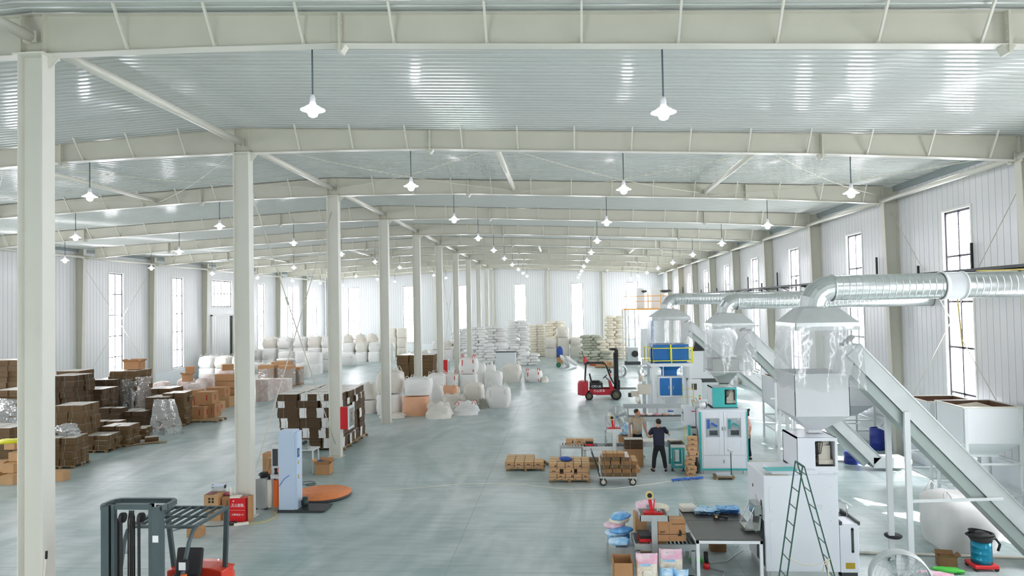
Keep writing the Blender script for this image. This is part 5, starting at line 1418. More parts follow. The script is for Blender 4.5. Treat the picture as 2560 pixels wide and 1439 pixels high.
# pallet with three tiers of cartons
PX, PY = .06, 22.25
pallet(PX, PY, 1.3, 1.05, 'wooden pallet under the three tiers of cartons')
TN = ['bottom tier', 'middle tier', 'top tier']
for tier in range(3):
    xs_ = [-.52, -.26, 0, .26, .52] if tier != 1 else [-.47, -.02, .42]
    for i, x in enumerate(xs_):
        for j in range(3):
            w_ = .25 if tier != 1 else (.34 if i < 2 else .36)
            small_carton(PX+x, PY-.36+.35*j, .12+.16*tier, w_, .34, .158, f'strapped carton, {TN[tier]} of the tall pallet, {ROWN[j]}, {ORD[i].replace("nearest","first")} from the left', 'cartons on the tall pallet', fig=(i+j+tier) % 3)
tag(MB().blob((0, 0, 0), (.4, .3, .13), 14, 8, 2.6, 2, .15).build('film_bag', 'print_blue', loc=(PX-.1, PY-.1, .66)), 'dark blue film bag lying on the cartons of the tall pallet', 'bag')
# low pallet
PX, PY = -1.5, 23.85
pallet(PX+.08, PY, 1.3, 1.25, 'wooden pallet under the single tier of cartons')
for j in range(4):
    for i in range(4):
        if i == 3 and j > 1: continue
        small_carton(PX-.46+.33*i, PY-.45+.3*j, .12, .32, .29, .19, f'strapped carton on the low pallet, {ROWN[j]}, {ORD[i].replace("nearest","first")} from the left', 'cartons on the low pallet', fig=1)
tag(MB().cbox((-.72, 24.3, .06), (.1, 1.0, .04), .5).bar((-.72, 24.2, .02), (-.4, 24.6, .06), .08, .03).build('wood_slat', 'wood'), 'loose wooden slats lying right of the low pallet', 'slat')
# flat carton bundles: tied stacks of folded boxes
BPROTO = {}
mat('cardboard_tan', '#9a7048', .8, var=.2, vscale=12, stretch=(1, 1, 6))
def bundle_mesh(w, d, h, seed, light=False, white=False, n=None):
    r = random.Random(seed); m = MB(); n = n or max(3, int(h/.022)); hh = h/n
    z = 0; ox = oy = 0
    for k in range(n):
        ox += r.uniform(-.006, .006); oy += r.uniform(-.006, .006); ox *= .9; oy *= .9
        last = k == n-1
        m.mat(0); x0, x1, y0, y1 = -w/2+ox, w/2+ox, -d/2+oy, d/2+oy; z1 = z+hh*.94
        vs = [(x0,y0,z),(x1,y0,z),(x1,y1,z),(x0,y1,z),(x0,y0,z1),(x1,y0,z1),(x1,y1,z1),(x0,y1,z1)]
        m.add(vs, [(0,1,5,4),(1,2,6,5),(2,3,7,6),(3,0,4,7)] + ([(0,3,2,1)] if k == 0 else []))
        m.mat(1); m.add([(x0,y0,z1),(x1,y0,z1),(x1,y1,z1),(x0,y1,z1)], [(0,1,2,3)])
        if white:
            m.mat(2); e = .003; m.add([(x0+w*white[0], y0-e, z), (x0+w*white[1], y0-e, z), (x0+w*white[1], y0-e, z1), (x0+w*white[0], y0-e, z1)], [(0,1,2,3)])
            m.add([(x1+e, y0+d*white[0], z), (x1+e, y0+d*white[1], z), (x1+e, y0+d*white[1], z1), (x1+e, y0+d*white[0], z1)], [(0,1,2,3)])
        z += hh
    return m
def bundle(X, Y, Z, w, d, h, label, group, rz=0, seed=0, kind='dark', white=None, tilt=None):
    key = (round(w, 2), round(d, 2), round(h, 2), seed % 3, kind, white)
    if key not in BPROTO:
        t = thing('carton_bundle', label, 'carton bundle', (X, Y, Z), rz, group)
        em = {'dark': 'cardboard_edge', 'mid': 'cardboard_edge_light', 'light': 'cardboard_tan'}[kind]
        tm = {'dark': 'cardboard_top_glare', 'mid': 'cardboard_top_glare', 'light': 'cardboard_light'}[kind]
        bundle_mesh(w, d, h, seed, white=white).build('folded_boxes', [em, tm, 'print_white'], t)
        m = MB(); e = .006
        for x in ((-.12*w, .0) if False else (-.18*w,)):
            m.box(x-.004, x+.004, -d/2-e-.006, -d/2-e+.004, 0, h); m.box(x-.006, x+.006, -d/2, d/2, h, h+.004); m.box(x-.006, x+.006, d/2+e, d/2+e+.004, 0, h)
        m.build('string', 'strap_white' if kind != 'light' else 'strap_dark', t)
        m = MB(); m.box(w/2+e, w/2+e+.004, -.1*d, -.1*d+.012, 0, h); m.build('side_string', 'strap_white', t)
        BPROTO[key] = t; r_ = t
    else: r_ = dup(BPROTO[key], (X, Y, Z), rz, label, group)
    if tilt: r_.rotation_euler = (tilt[0], tilt[1], rz)
    return r_
# platform cart with bundles
t = thing('platform_cart', 'grey platform cart on four large casters loaded with carton bundles', 'cart', (1.58, 21.75, 0))
m = MB(); m.box(-.62, .55, -.42, .42, .24, .29); m.build('deck', 'sheet_grey', t)
m = MB()
for y in (-.36, .36): m.tube([(-.58, y, .28), (-.72, y, .7), (-.82, y, 1.0)], .016, 6)
m.bar((-.82, -.36, 1.0), (-.82, .36, 1.0), .03)
for k in range(6): m.bar((-.6-.02*k*.2, -.3+.12*k, .3), (-.8, -.3+.12*k, .98), .012)
m.build('handle', 'dark_grey', t)
for x in (-.48, .42):
    for y in (-.32, .32):
        m = MB(); m.lathe([(0, -.03), (.05, -.03), (.07, -.02), (.105, -.025), (.11, 0), (.105, .025), (.07, .02), (.05, .03), (0, .03)], (x, y-.02, .11), 20, 'Y'); w_ = m.build('caster', 'rubber', t)
        m = MB(); m.lathe([(0, -.032), (.07, -.032), (.07, .032), (0, .032)], (x, y-.02, .11), 16, 'Y'); m.box(x-.02, x+.02, y-.07, y-.055, .1, .24); m.build('caster_hub', 'beige_metal', w_)
lay = 0
for z, xs_, kind in ((.29, (-.38, -.12, .14, .40), 'mid'), (.41, (-.34, -.05, .24, .52), 'light'), (.53, (-.42, -.14, .14, .40), 'mid'), (.65, (-.4, -.1, .2, .45), 'light'), (.77, (-.38, -.1, .2), 'mid'), (.89, (-.32, .02), 'light')):
    for i, x in enumerate(xs_):
        for j in range(2 if lay < 5 else 1):
            bundle(1.58+x, 21.54+.42*j, z, .26 if lay != 5 else .33, .40, .115, f'bundle of flat cartons on the platform cart, {ORD[lay].replace("nearest","first")} layer up, {"front" if j == 0 else "back"}, {ORD[i].replace("nearest","first")} from the left', 'bundles on the platform cart', seed=lay*5+i, kind=kind)
    lay += 1
# second sealer with roller bench
s2 = sealer(.55, 24.1, 'white carton sealer with red tape head among cartons behind the loaded cart', 'tray_white', .62, 1.5, .7, 1.1)
t = thing('roller_bench', 'low roller bench carrying three cartons behind the tall pallet', 'bench', (-.25, 24.2, 0))
for ya in (0, .6): m = MB(); m.box(0, .8, ya, ya+.04, .56, .64); m.build('side_frame', 'sheet_grey', t)
m = MB()
for k in range(8): m.cyl((.05+.1*k, .04, .61), (.05+.1*k, .6, .61), .03, 8)
m.build('rollers', 'sheet_grey', t)
for x in (0, .76):
    for y in (0, .6): m = MB(); m.box(x, x+.04, y, y+.04, 0, .56); m.build('leg', 'sheet_grey', t)
for k in range(3): small_carton(.12+.33*k, 24.5, .66, .32, .29, .19, f'strapped carton on the roller bench, {ORD[k].replace("nearest","first")} from the left', 'cartons on the roller bench', fig=2 if k == 0 else 1)
for k in range(3): tag(MB().box(-.62, .62, -.11, .11, 0, .11).build('timber', 'wood' if k % 2 else 'wood_dark', loc=(.45, 23.65+.03*k, .0+.12*k)), f'long timber under the roller bench, {["bottom","middle","top"][k]} one of three', 'timber', 'timbers under the bench')
for k in range(3): bundle(2.28, 24.0, .62+.11*k, .62, .42, .105, f'dark bundle of flat cartons at the end of the sealer, {["bottom","middle","top"][k]}', 'bundles at the sealer end', seed=k, kind='dark')
tag(MB().box(2.0, 2.6, 23.8, 24.25, 0, .62).build('carton_block', 'cardboard', bevel=.01), 'plain carton block under the dark bundles behind the cart', 'carton')
# out-feed belt between the two workers and teal framed table
t = thing('outfeed_belt', 'pale out-feed belt between the two standing workers', 'conveyor', (2.45, 23.95, 0))
m = MB(); m.box(0, 1.35, 0, .5, .66, .84); m.build('belt_frame', 'tray_white', t); m = MB(); m.box(0, 1.35, .03, .47, .84, .85); m.build('belt', 'foam_white', t)
for x in (.1, 1.2):
    for y in (0, .46): m = MB(); m.box(x, x+.05, y, y+.04, 0, .66); m.build('leg', 'sheet_grey', t)
t = thing('packing_table', 'teal framed packing table with grey top right of the bending worker', 'table', (3.44, 23.25, 0))
m = MB(); m.box(0, .48, 0, .7, .86, .9); m.build('table_top', 'steel_plate', t)
m = MB(); m.box(0, .48, -.01, 0, .78, .88); m.build('edge_rail', 'tray_white', t)
m = MB()
for (a, b, c, d) in ((.03, .1, .1, .78), (.39, .46, .1, .78), (.1, .39, .1, .17), (.1, .39, .71, .78)): m.box(a, b, 0, .05, c, d); m.box(a, b, .62, .67, c, d)
m.build('teal_frame', 'teal', t)
for x in (.065, .42): m = MB(); m.cyl((x, .03, 0), (x, .03, .1), .02, 8); m.cyl((x, .03, 0), (x, .03, .02), .05, 10); m.build('foot', 'dark_grey', t)
m = MB(); m.cyl((.02, -.03, 0), (.02, -.03, .8), .016, 8); m.build('stand_rod', 'chrome', t)
film_pile(3.68, 23.6, .9, .42, .3, 3, 'foam_white', 'white folded bags lying on the teal framed table')
for k in range(8):
    small_carton(3.98+.03*math.sin(k*2.2) + (.08 if k > 3 else 0), 22.66+.02*math.cos(k), .158*k, .30, .26, .157, f'strapped carton in the leaning column beside the teal machine, {ORD[k].replace("nearest","first")} from the floor', 'leaning column of cartons', rz=.12*math.sin(k*1.7), fig=1 if k != 4 else 2)
tag(MB().blob((0, 0, 0), (.2, .35, .5), 12, 8, 2.6, 1, .15).build('trash_bag', 'cable_black', loc=(4.2, 22.9, .28)), 'black film bag between the carton column and the teal machine', 'bag')
m = MB(); pts = []
for k in range(60): f = k/59; a = k*1.9; pts.append((4.28-1.45*f+.02*math.cos(a), 22.2-.55*f+.3*math.sin(f*3)*.3+.02*math.sin(a), .04+.025*math.sin(a)))
tag(MB().tube([(p[0], p[1], p[2]) for p in pts[:42]], .028, 6).build('spiral_hose', 'sign_blue'), 'bright blue spiral hose lying in front of the teal machine', 'hose')
tag(MB().tube([tuple(pts[42]), (2.6, 21.55, .02), (1.4, 21.0, .02), (0, 20.9, .02), (-1.6, 21.5, .02), (-3.0, 21.6, .02), (-6, 20.6, .02)], .008, 6).build('air_line', 'foam_white'), 'thin white air line running across the open floor', 'hose')
# platform scale
t = thing('platform_scale', 'small platform scale with tilted display post before the teal machine', 'scale', (4.95, 22.3, 0))
m = MB(); m.box(-.3, .3, -.22, .22, .06, .10); m.build('base', 'wood_dark', t); m = MB(); m.box(-.26, .22, -.18, .18, .10, .16); m.build('weighing_plate', 'chrome', t)
m = MB(); m.cyl((.26, .1, .1), (.26, .1, .82), .016, 8); m.build('post', 'dark_grey', t); m = MB(); m.cbox((.24, .08, .86), (.16, .05, .1), 0, .5, .4); m.build('display', 'tray_white', t)
for x in (-.25, .25): m = MB(); m.box(x-.03, x+.03, -.2, .2, 0, .06); m.build('foot', 'wood', t)
tag(MB().blob((0, 0, 0), (.5, .4, .55), 12, 8, 3, 5, .1).build('bag_of_film', 'bag_blue', loc=(2.35, 28.1, .55)), 'blue and white printed bag standing behind the drum fan', 'bag')
tag(MB().box(2.1, 2.6, 27.9, 28.35, 0, .27).build('carton_block', 'cardboard'), 'carton under the blue and white bag behind the drum fan', 'carton')

# ================================================================ things at the right foreground floor
mat('bulk_white', '#f1f0ed', .6, var=.04, vscale=2, bump=.35, bscale=3); mat('bulk_warm', '#ebe6dc', .65, var=.07, vscale=2, bump=.35, bscale=3); mat('bulk_orange', '#e7b08c', .6, var=.1, vscale=3, bump=.3, bscale=3)
mat('red_strap', '#d95a4e', .6); mat('bag_dark', '#8c8c80', .8)
GPROTO = {}
def bulk_bag(X, Y, Z, w, h, label, group=None, mt='bulk_white', style=0, handle=None, rz=0, d=None, name='bulk_bag'):
    """style 0 full with loops, 1 slumped open, 2 crumpled, 3 squared block without loops"""
    key = (style, mt, handle)
    if key not in GPROTO:
        t = thing(name, label, 'bulk bag', (X, Y, Z), rz, group)
        m = MB(); n, k = 28, 14; vs = []
        for j in range(k+1):
            f = j/k
            for i in range(n):
                a = 2*math.pi*i/n; p = {0: .55, 1: .6, 2: .8, 3: .38}[style]
                x = math.copysign(abs(math.cos(a))**p, math.cos(a)); y = math.copysign(abs(math.sin(a))**p, math.sin(a))
                bul = {0: .44+.09*math.sin(math.pi*min(f*1.05, 1))**.7, 1: .46+.07*math.sin(math.pi*f), 2: .50-.16*f, 3: .48+.03*math.sin(math.pi*f)}[style]
                if style in (0, 1) and f > .86: bul *= 1-.5*((f-.86)/.14)**1.5
                if style == 3 and f > .93: bul *= .94
                z = f
                if style == 2: z = f*(.72+.28*noise.noise(Vector((x*1.3, y*1.3, 3)))) ; 
                nz = noise.noise(Vector((x*1.6, y*1.6, f*2.2+style*5))); n2 = noise.noise(Vector((x*5, y*5, f*4+9)))
                am = {0: .035, 1: .06, 2: .14, 3: .02}[style]
                q = 1+am*nz*2+am*.8*n2
                # vertical folds below the loops
                q += {0: .012, 1: .03, 2: .05, 3: .006}[style]*math.sin(a*9+f*2)*(f**2)
                vs.append((x*bul*q, y*bul*q, z*(1+.04*nz*(f > .5))))
        fs = [(j*n+i, j*n+(i+1) % n, (j+1)*n+(i+1) % n, (j+1)*n+i) for j in range(k) for i in range(n)]
        vs.append((0, 0, .93 if style in (0, 1) else .70 if style == 2 else 1.0)); c = len(vs)-1
        fs += [(k*n+i, k*n+(i+1) % n, c) for i in range(n)]
        m.smooth = True; m.add(vs, fs); m.build('sack', mt, t)
        if style != 3:
            hm = handle or mt
            for i, (sx, sy) in enumerate(((-1, -1), (1, -1), (1, 1), (-1, 1))):
                m = MB(); b = .33; r = random.Random(i*7+style)
                ht = (.17 if style == 0 else .12 if style == 1 else .05); o = r.uniform(-.06, .06)
                m.tube([(sx*b-.07, sy*b, .90 if style < 2 else .62), (sx*b-.05+o, sy*b-.02, .98+ht*.6 if style < 2 else .76), (sx*b+o, sy*b, .99+ht if style < 2 else .80), (sx*b+.05+o, sy*b, .97+ht*.6 if style < 2 else .74), (sx*b+.07, sy*b, .90 if style < 2 else .60)], .014, 6); m.build('lifting_loop', hm, t)
            m = MB()
            for x in (-.3, .3): m.box(x-.03, x+.03, -.50, -.47, .12, .86) if style == 0 else None
            if m.v: m.build('webbing', hm if handle else 'bulk_warm', t)
        GPROTO[key] = t; t.scale = (w, d or w, h); return t
    c = copy_tree(GPROTO[key]); c.location = (X, Y, Z); c.rotation_euler = (0, 0, rz); c.scale = (w, d or w, h); c['label'] = label
    if group: c['group'] = group
    elif 'group' in c: del c['group']
    return c
bulk_bag(8.85, 16.35, 0, 1.35, 1.2, 'large white bulk bag slumped under the nearest conveyor', None, 'bulk_white', 1)
carton(7.85, 15.05, 0, .34, .22, .22, 'small open brown carton on the floor left of the vacuum cleaner', 'cardboard_dark', -.2, openlid=.7, lidh=.1)
tag(MB().blob((0, 0, 0), (.6, .26, .09), 14, 8, 2.4, 3, .18, rz=-.25).build('packed_bag', 'bag_green', loc=(7.72, 14.72, .05)), 'bright green printed bag lying before the small open carton', 'bag')
tag(MB().blob((0, 0, 0), (.62, .3, .08), 14, 8, 2.4, 5, .18, rz=-.35).build('packed_bag', 'bag_pink', loc=(7.35, 14.5, .045)), 'pink printed bag lying left of the green one', 'bag')
tag(MB().cbox((6.85, 14.15, .012), (.9, .5, .02), .1).build('floor_plate', 'teal'), 'flat teal plate lying behind the large drum fan', 'plate')
tag(MB().blob((0, 0, 0), (.5, .2, .06), 14, 8, 2.4, 6, .2, rz=-.1).build('packed_bag', mat('bag_red', '#e2506a', .4), loc=(7.1, 13.85, .04)), 'pinkish red film bag at the bottom edge behind the fan', 'bag')
tag(MB().tube([(5.95, 15.75, .03), (8, 15.62, .03), (12.0, 15.35, .03)], .03, 8).build('floor_pipe', 'foam_white'), 'white pipe lying along the floor under the nearest conveyor', 'pipe')
tag(MB().box(4.2, 11.9, 24.55, 24.6, 0, .03).build('floor_pipe', 'foam_white'), 'white pipe lying along the floor behind the middle conveyor', 'pipe')
# ================================================================ around the wrapping machine
mat('wrap_blue', '#c6d8ee', .4); mat('orange_table', '#e58a52', .55, var=.15, vscale=8); mat('fire_red', '#cf1f26', .3); mat('navy_motor', '#2c3a3a', .45); mat('dark_base', '#3a3d40', .5)
t = thing('pallet_wrapper', 'pale blue pallet wrapping machine with orange turntable', 'wrapping machine', (-7.75, 18.55, 0))
m = MB(); m.box(-.26, .18, 0, .42, .06, 2.24); tw = m.build('tower', 'wrap_blue', t, bevel=.012)
m = MB(); m.box(.18, .26, .03, .4, .06, 2.2); m.build('tower_side', 'wrap_blue', tw)
m = MB(); m.box(.262, .268, .06, .2, 1.50, 1.74); m.mat(1).box(.268, .272, .08, .18, 1.56, 1.70); m.build('control_panel', ['print_blue', 'stainless'], tw)
m = MB(); m.box(.26, .265, .1, .15, .9, 1.02); m.box(.26, .265, .1, .15, 1.3, 1.4); m.build('warning_sticker', 'brass_plate', tw)
m = MB(); m.box(-.28, 1.05, -.05, .65, 0.03, .07); m.prism([(-.28, 0), (.95, 0), (.95, .03), (-.28, .03)], -.05, .6); m.build('base_plate', 'dark_base', t)
m = MB(); m.lathe([(0, 0), (.84, 0), (.86, .02), (.86, .09), (0, .09)], (.38, 1.62, 0), 48); m.build('turntable_base', 'dark_base', t)
m = MB(); m.lathe([(.84, .092), (.87, .092), (.87, .118), (0, .12)], (.38, 1.62, 0), 48); m.build('turntable', 'orange_table', t)
m = MB(); m.cyl((.42, .2, .07), (.42, .2, .10), .1, 18); m.cyl((.42, .2, .10), (.42, .2, .34), .085, 18); m.lathe([(.085, .34), (.07, .37), (0, .38)], (.42, .2, 0), 18); m.box(.33, .37, .1, .2, .15, .3); m.build('motor', 'navy_motor', t)
m = MB(); m.tube([(-.24, -.005, .72), (-.1, -.01, .92), (.05, -.008, 1.02)], .008, 6); m.build('cable', 'sign_blue', t)
m = MB(); m.box(-.40, -.27, .3, .48, .25, .95); m.box(-.55, -.42, .32, .46, .05, .8); m.mat(1).box(-.6, -.27, .28, .5, .86, .92); m.build('film_carriage', ['orange_plastic', 'tray_white'], t)
m = MB(); m.box(-.42, -.30, .30, .5, 1.02, 1.16); m.build('carriage_head', 'orange_plastic', t)
m = MB(); m.cyl((-.68, .35, .05), (-.68, .35, .82), .095, 20); m.mat(1).cyl((-.68, .35, .82), (-.68, .35, .98), .03, 10); m.mat(2).cyl((-.68, .35, .98), (-.68, .35, 1.06), .02, 8); m.build('film_roll', ['foam_white', 'cable_black', 'orange_plastic'], t)
tag(MB().cyl((0, 0, 0), (0, 0, .85), .1, 20).build('film_roll', 'foam_white', loc=(-8.10, 19.75, .0)), 'white film roll standing upright between column and wrapping machine', 'film roll')
m = MB(); m.tube([(0, 0, 0), (0, 0, 1.4)], .05, 10); m.mat(1).cyl((0, 0, 1.4), (0, 0, 1.42), .045, 10)
tag(m.build('cardboard_tube', ['wrap_blue', 'sign_blue'], loc=(-8.32, 19.45, 0)), 'tall white tube with blue end standing behind the second column', 'tube')
# red extinguisher box on the floor before column, with paper on it
def cab(X, Y, Z, w, d, h, mt, label, name, cat): 
    t = thing(name, label, cat, (X, Y, Z)); m = MB(); m.box(-w/2, w/2, -d/2, d/2, 0, h); m.build('housing', mt, t, bevel=.006); return t
t = cab(-8.77, 17.80, 0, .44, .22, .62, 'fire_red', 'red fire extinguisher box with white lettering at the foot of the second column', 'extinguisher_box', 'extinguisher box')
text('灭火器箱', .085, (0, -.112, .44), (R(90), 0, 0), 'print_white', t); text('火警电话119', .06, (0, -.112, .19), (R(90), 0, 0), 'print_white', t)
m = MB(); m.box(-.2, .2, -.1125, -.111, .40, .405) ; m.cyl((-.11, -.112, .55), (-.11, -.113, .55), .02, 10); m.box(-.21, .21, -.1118, -.111, .31, .314); m.build('lines', 'print_white', t)
tag(MB().cbox((-8.86, 17.80, .645), (.26, .2, .04), .1).build('paper_folder', 'foam_white'), 'white folder lying on the red extinguisher box', 'folder')
tag(MB().box(-8.50, -8.40, 17.72, 17.84, 0, .68).build('cardboard_post', 'cardboard'), 'narrow brown cardboard post leaning right of the red extinguisher box', 'cardboard')
# cartons left of the column
def tcarton(X, Y, Z, w, d, h, label, txts=(), mt='cardboard_light', rz=0, group='cartons beside the second column'):
    t = carton(X, Y, Z, w, d, h, label, mt, rz, group)
    for (s, size, x, z, c) in txts: text(s, size, (x, -d/2-.002, z), (R(90), 0, 0), c, t)
    return t
tcarton(-9.50, 17.95, 0, .42, .36, .40, 'lower brown carton with a red band left of the second column', [('●●●●●', .06, 0, .34, 'print_red'), ('圖', .12, 0, .18, 'print_black')])
tcarton(-9.52, 17.95, .40, .40, .44, .30, 'brown carton on top with a wine red lid left of the second column', [('■ ■\n■ ■', .08, 0, .15, 'print_black')])
tag(MB().box(-.17, .05, -.2, .2, 0, .006).build('red_sheet', mat('wine_red', '#7d1f35', .5), loc=(-9.52, 17.95, .702)), 'wine red sheet on top of the stacked carton', 'sheet')
tcarton(-9.13, 18.02, 0, .30, .34, .60, 'tall narrow brown carton directly left of the red box', [('中\n国\n制\n造', .07, 0, .38, 'print_black'), ('■■■', .05, .04, .06, 'print_red')], 'cardboard')
t = thing('lunch_box', 'clear food box with blue lid on the stacked cartons', 'box', (-9.5, 18.12, .71))
m = MB(); m.frust(-.13, .13, -.1, .1, 0, -.16, .16, -.12, .12, .13); m.build('box', 'plastic_film', t); m = MB(); m.box(-.17, .17, -.13, .13, .13, .155); m.build('lid', 'wrap_blue', t, bevel=.01)
for sx in (-1, 1): m = MB(); m.box(sx*.175-.01, sx*.175+.01, -.04, .04, .07, .16); m.build('clip', 'dark_grey', t)
t = thing('thermos', 'white bottle standing on the tall carton', 'bottle', (-9.08, 17.98, .6)); m = MB(); m.lathe([(0, 0), (.045, 0), (.045, .16), (.03, .2), (.03, .24), (0, .25)], n=16); m.build('bottle', 'foam_white', t)
tag(MB().lathe([(0, 0), (.1, .01), (.13, .05), (.12, .06), (.0, .03)], n=16).build('pink_bowl', mat('bowl_pink', '#c05a78', .5), loc=(-9.22, 18.1, .605)), 'pink bowl on the tall carton', 'bowl')
tcarton(-9.3, 16.6, 0, .34, .3, .22, 'small brown carton on the floor behind the forklift guard', [], 'cardboard')
m = MB(); m.cbox((0, 0, .03), (.36, .1, .05), .5); tag(m.build('power_strip', 'foam_white', loc=(-8.55, 17.45, 0)), 'white power strip on the floor before the red box', 'power strip')
m = MB()
for k in range(3): m.torus((.02*k, .01*k, .02+.012*k), .13-.02*k, .009, 20, 6)
tag(m.build('cable_coil', 'cable_black', loc=(-8.85, 17.5, 0)), 'coiled black cable on the floor before the red box', 'cable')
tag(MB().tube([(-8.75, 17.45, .01), (-9.2, 17.3, .01), (-9.9, 17.25, .01), (-10.2, 16.9, .01)], .008, 6).build('power_cable', 'cable_black'), 'black cable trailing left over the floor from the red box', 'cable')
tag(MB().tube([(-8.4, 17.5, .01), (-8.0, 17.7, .01), (-7.9, 18.2, .01), (-8.2, 18.6, .01), (-8.3, 19.2, .01)], .01, 6).build('power_cable', 'hose_yellow'), 'yellowish cable on the floor beside the wrapping machine', 'cable')
# steam boiler style cabinet behind column
t = cab(-8.62, 19.0, 0.05, .32, .5, .82, 'sheet_grey', 'grey metal cabinet on casters behind the second column', 'tool_cabinet', 'cabinet')
for x in (-.13, .13): m = MB(); m.cyl((x, -.22, -.0), (x, -.18, 0), .045, 10); m.build('caster', 'rubber', t)
m = MB(); m.blob((0, 0, .88), (.3, .3, .16), 12, 8, 2.2, 3, .15); m.build('cable_heap', 'cable_black', t)
t = thing('sewing_stand', 'grey upright machine stand with hoses behind the second column', 'machine', (-8.62, 19.75, 0))
m = MB(); m.box(-.12, .12, 0, .1, 0, 1.6); m.mat(1).box(-.08, .08, -.01, 0, 1.0, 1.5); m.build('frame', ['tray_white', 'dark_grey'], t)
m = MB()
for k in range(5): m.tube([(.0+.02*k, -.06, .95), (.05, -.1, .75-.04*k), (.0, -.1, .55+.03*k), (.06, -.05, .45)], .012, 6)
m.cyl((.06, -.12, .8), (.06, -.04, .8), .05, 12); m.build('hoses', 'cable_black', t)

# work place behind the wrapper: table, stools, open cartons
t = thing('small_table', 'small white folding table with a scale behind the wrapping machine', 'table', (-9.25, 22.9, 0))
m = MB(); m.box(-.55, .62, 0, .6, .78, .81); m.build('table_top', 'tray_white', t)
for x in (-.5, .57):
    for y in (.03, .55): m = MB(); m.box(x-.02, x+.02, y-.02, y+.02, 0, .78); m.build('leg', 'tray_white', t)
t = thing('counter_scale', 'silver counter scale on the small white table', 'scale', (-9.05, 23.1, .81))
m = MB(); m.box(-.17, .17, -.15, .15, 0, .1); m.box(-.14, .14, .05, .1, .1, .3); m.build('body', 'stainless', t); m = MB(); m.blob((0, -.02, .2), (.14, .1, .12), 10, 8, 2.2, 2, .2); m.build('knob', 'dark_grey', t)
def stool(X, Y, label, rz=0):
    t = thing('wooden_stool', label, 'stool', (X, Y, 0), rz, 'wooden stools')
    m = MB(); m.cbox((0, 0, .63), (.34, .34, .035)); m.build('seat', 'wood', t, bevel=.01)
    for sx in (-1, 1):
        for sy in (-1, 1): m = MB(); m.bar((sx*.2, sy*.2, 0), (sx*.12, sy*.12, .62), .035); m.build('leg', 'wood', t)
    for sy in (-1, 1): m = MB(); m.bar((-.16, sy*.16, .28), (.16, sy*.16, .28), .025); m.build('stretcher', 'wood', t)
    for sx in (-1, 1): m = MB(); m.bar((sx*.15, -.15, .35), (sx*.15, .15, .35), .025); m.build('stretcher', 'wood', t)
stool(-9.9, 22.55, 'light wooden stool left of the wrapping machine, before the brown carton')
stool(-9.15, 22.45, 'light wooden stool right behind the wrapping tower')
carton(-10.12, 22.95, 0, .52, .4, .72, 'tall brown carton behind the left wooden stool', 'cardboard')
carton(-8.30, 22.95, 0, .50, .42, .34, 'open brown carton wrapped in film right of the small table', 'cardboard', .05, openlid=.9, lidh=.18)
tag(MB().blob((0, 0, 0), (.22, .16, .1), 12, 8, 2.4, 2, .2).build('blue_glove', 'print_blue', loc=(-8.5, 23.15, .36)), 'blue glove in the open carton right of the small table', 'glove')
tag(MB().torus((-8.35, 21.6, .02), .22, .008, 24, 5).torus((-8.2, 21.45, .02), .15, .008, 24, 5).build('loose_wire', 'cable_black'), 'loose black wire loops on the floor before the open carton', 'wire')

# big square stack of tied flat cartons with white printed patches
gx0, gy0 = -11.45, 26.5; n = 0
hs_ = [.40, .40, .40, .40, .27, .27]
for lay in range(6):
    z = .12+sum(hs_[:lay])
    for i in range(3):
        for j in range(4):
            if 0 < i < 2 and 0 < j < 3 and lay < 5: continue
            if i == 0 and j > 0 and lay < 5: continue
            w_, d_ = (.82, .78); x = gx0+.42+i*.86+.04*math.sin(lay*1.3+i)+(.05*math.sin(j*2+lay)); y = gy0+.4+j*.82+.03*math.cos(lay+j)
            wh = (.08, .42) if (i+lay) % 2 == 0 else (-.15, .2) if (j+lay) % 2 == 1 and i == 2 else None
            bundle(x, y, z, w_, d_, hs_[lay]-.01, f'tied flat cartons in the big square stack, {ORD[lay].replace("nearest","first")} layer up, {ROWN[j]}, {["left","middle","right"][i]}', 'bundles of the big square stack', rz=.04*math.sin(n*2.1), seed=(n*7), kind='dark', white=wh); n += 1
for (px_, py_) in ((gx0+.85, gy0+.9), (gx0+.85, gy0+2.5), (gx0+2.1, gy0+.9), (gx0+2.1, gy0+2.5)):
    pallet(px_, py_, 1.2, 1.5, f'wooden pallet under the big square stack, {"front" if py_ < gy0+1 else "back"} {"left" if px_ < gx0+1 else "right"}')
# brown stack farther behind the fourth column
n = 0
for lay in range(7):
    for i in range(3):
        for j in range(2):
            bundle(-12.9+i*.98+.04*math.sin(lay+i), 54.2+j*.9, .02+.26*lay, .94, .86, .25, f'tied flat cartons in the brown stack behind the bulk bags, {ORD[lay].replace("nearest","first")} layer up, {ROWN[j]}, {["left","middle","right"][i]}', 'bundles of the brown far stack', rz=.02*math.sin(n*2), seed=n*7+3, kind='mid'); n += 1
# red fire cabinets on columns
def fire_cabinet(X, Y, label):
    t = thing('fire_cabinet', label, 'fire cabinet', (X, Y, 1.05), 0, 'red fire cabinets on columns')
    m = MB(); m.box(0, .30, -.14, .0, 0, .84); m.box(0, .3, 0, .02, 0, .84); m.build('housing', 'fire_red', t)
    m = MB(); m.box(.30, .34, -.16, .5, -.02, .86); d_ = m.build('door_frame', 'tray_white', t)
    m = MB(); m.box(.34, .345, -.1, .44, .08, .76); m.build('glass', 'stainless', d_)
    text('消\n火\n栓', .13, (.346, .17, .42), (R(90), 0, R(90)), 'print_red', d_)
fire_cabinet(XC+.22, Y0+2*S-.0, 'red fire hose cabinet with white door frame on the third column')
fire_cabinet(XC+.22, Y0+5*S-.0, 'red fire hose cabinet on the sixth column among the bulk bags')
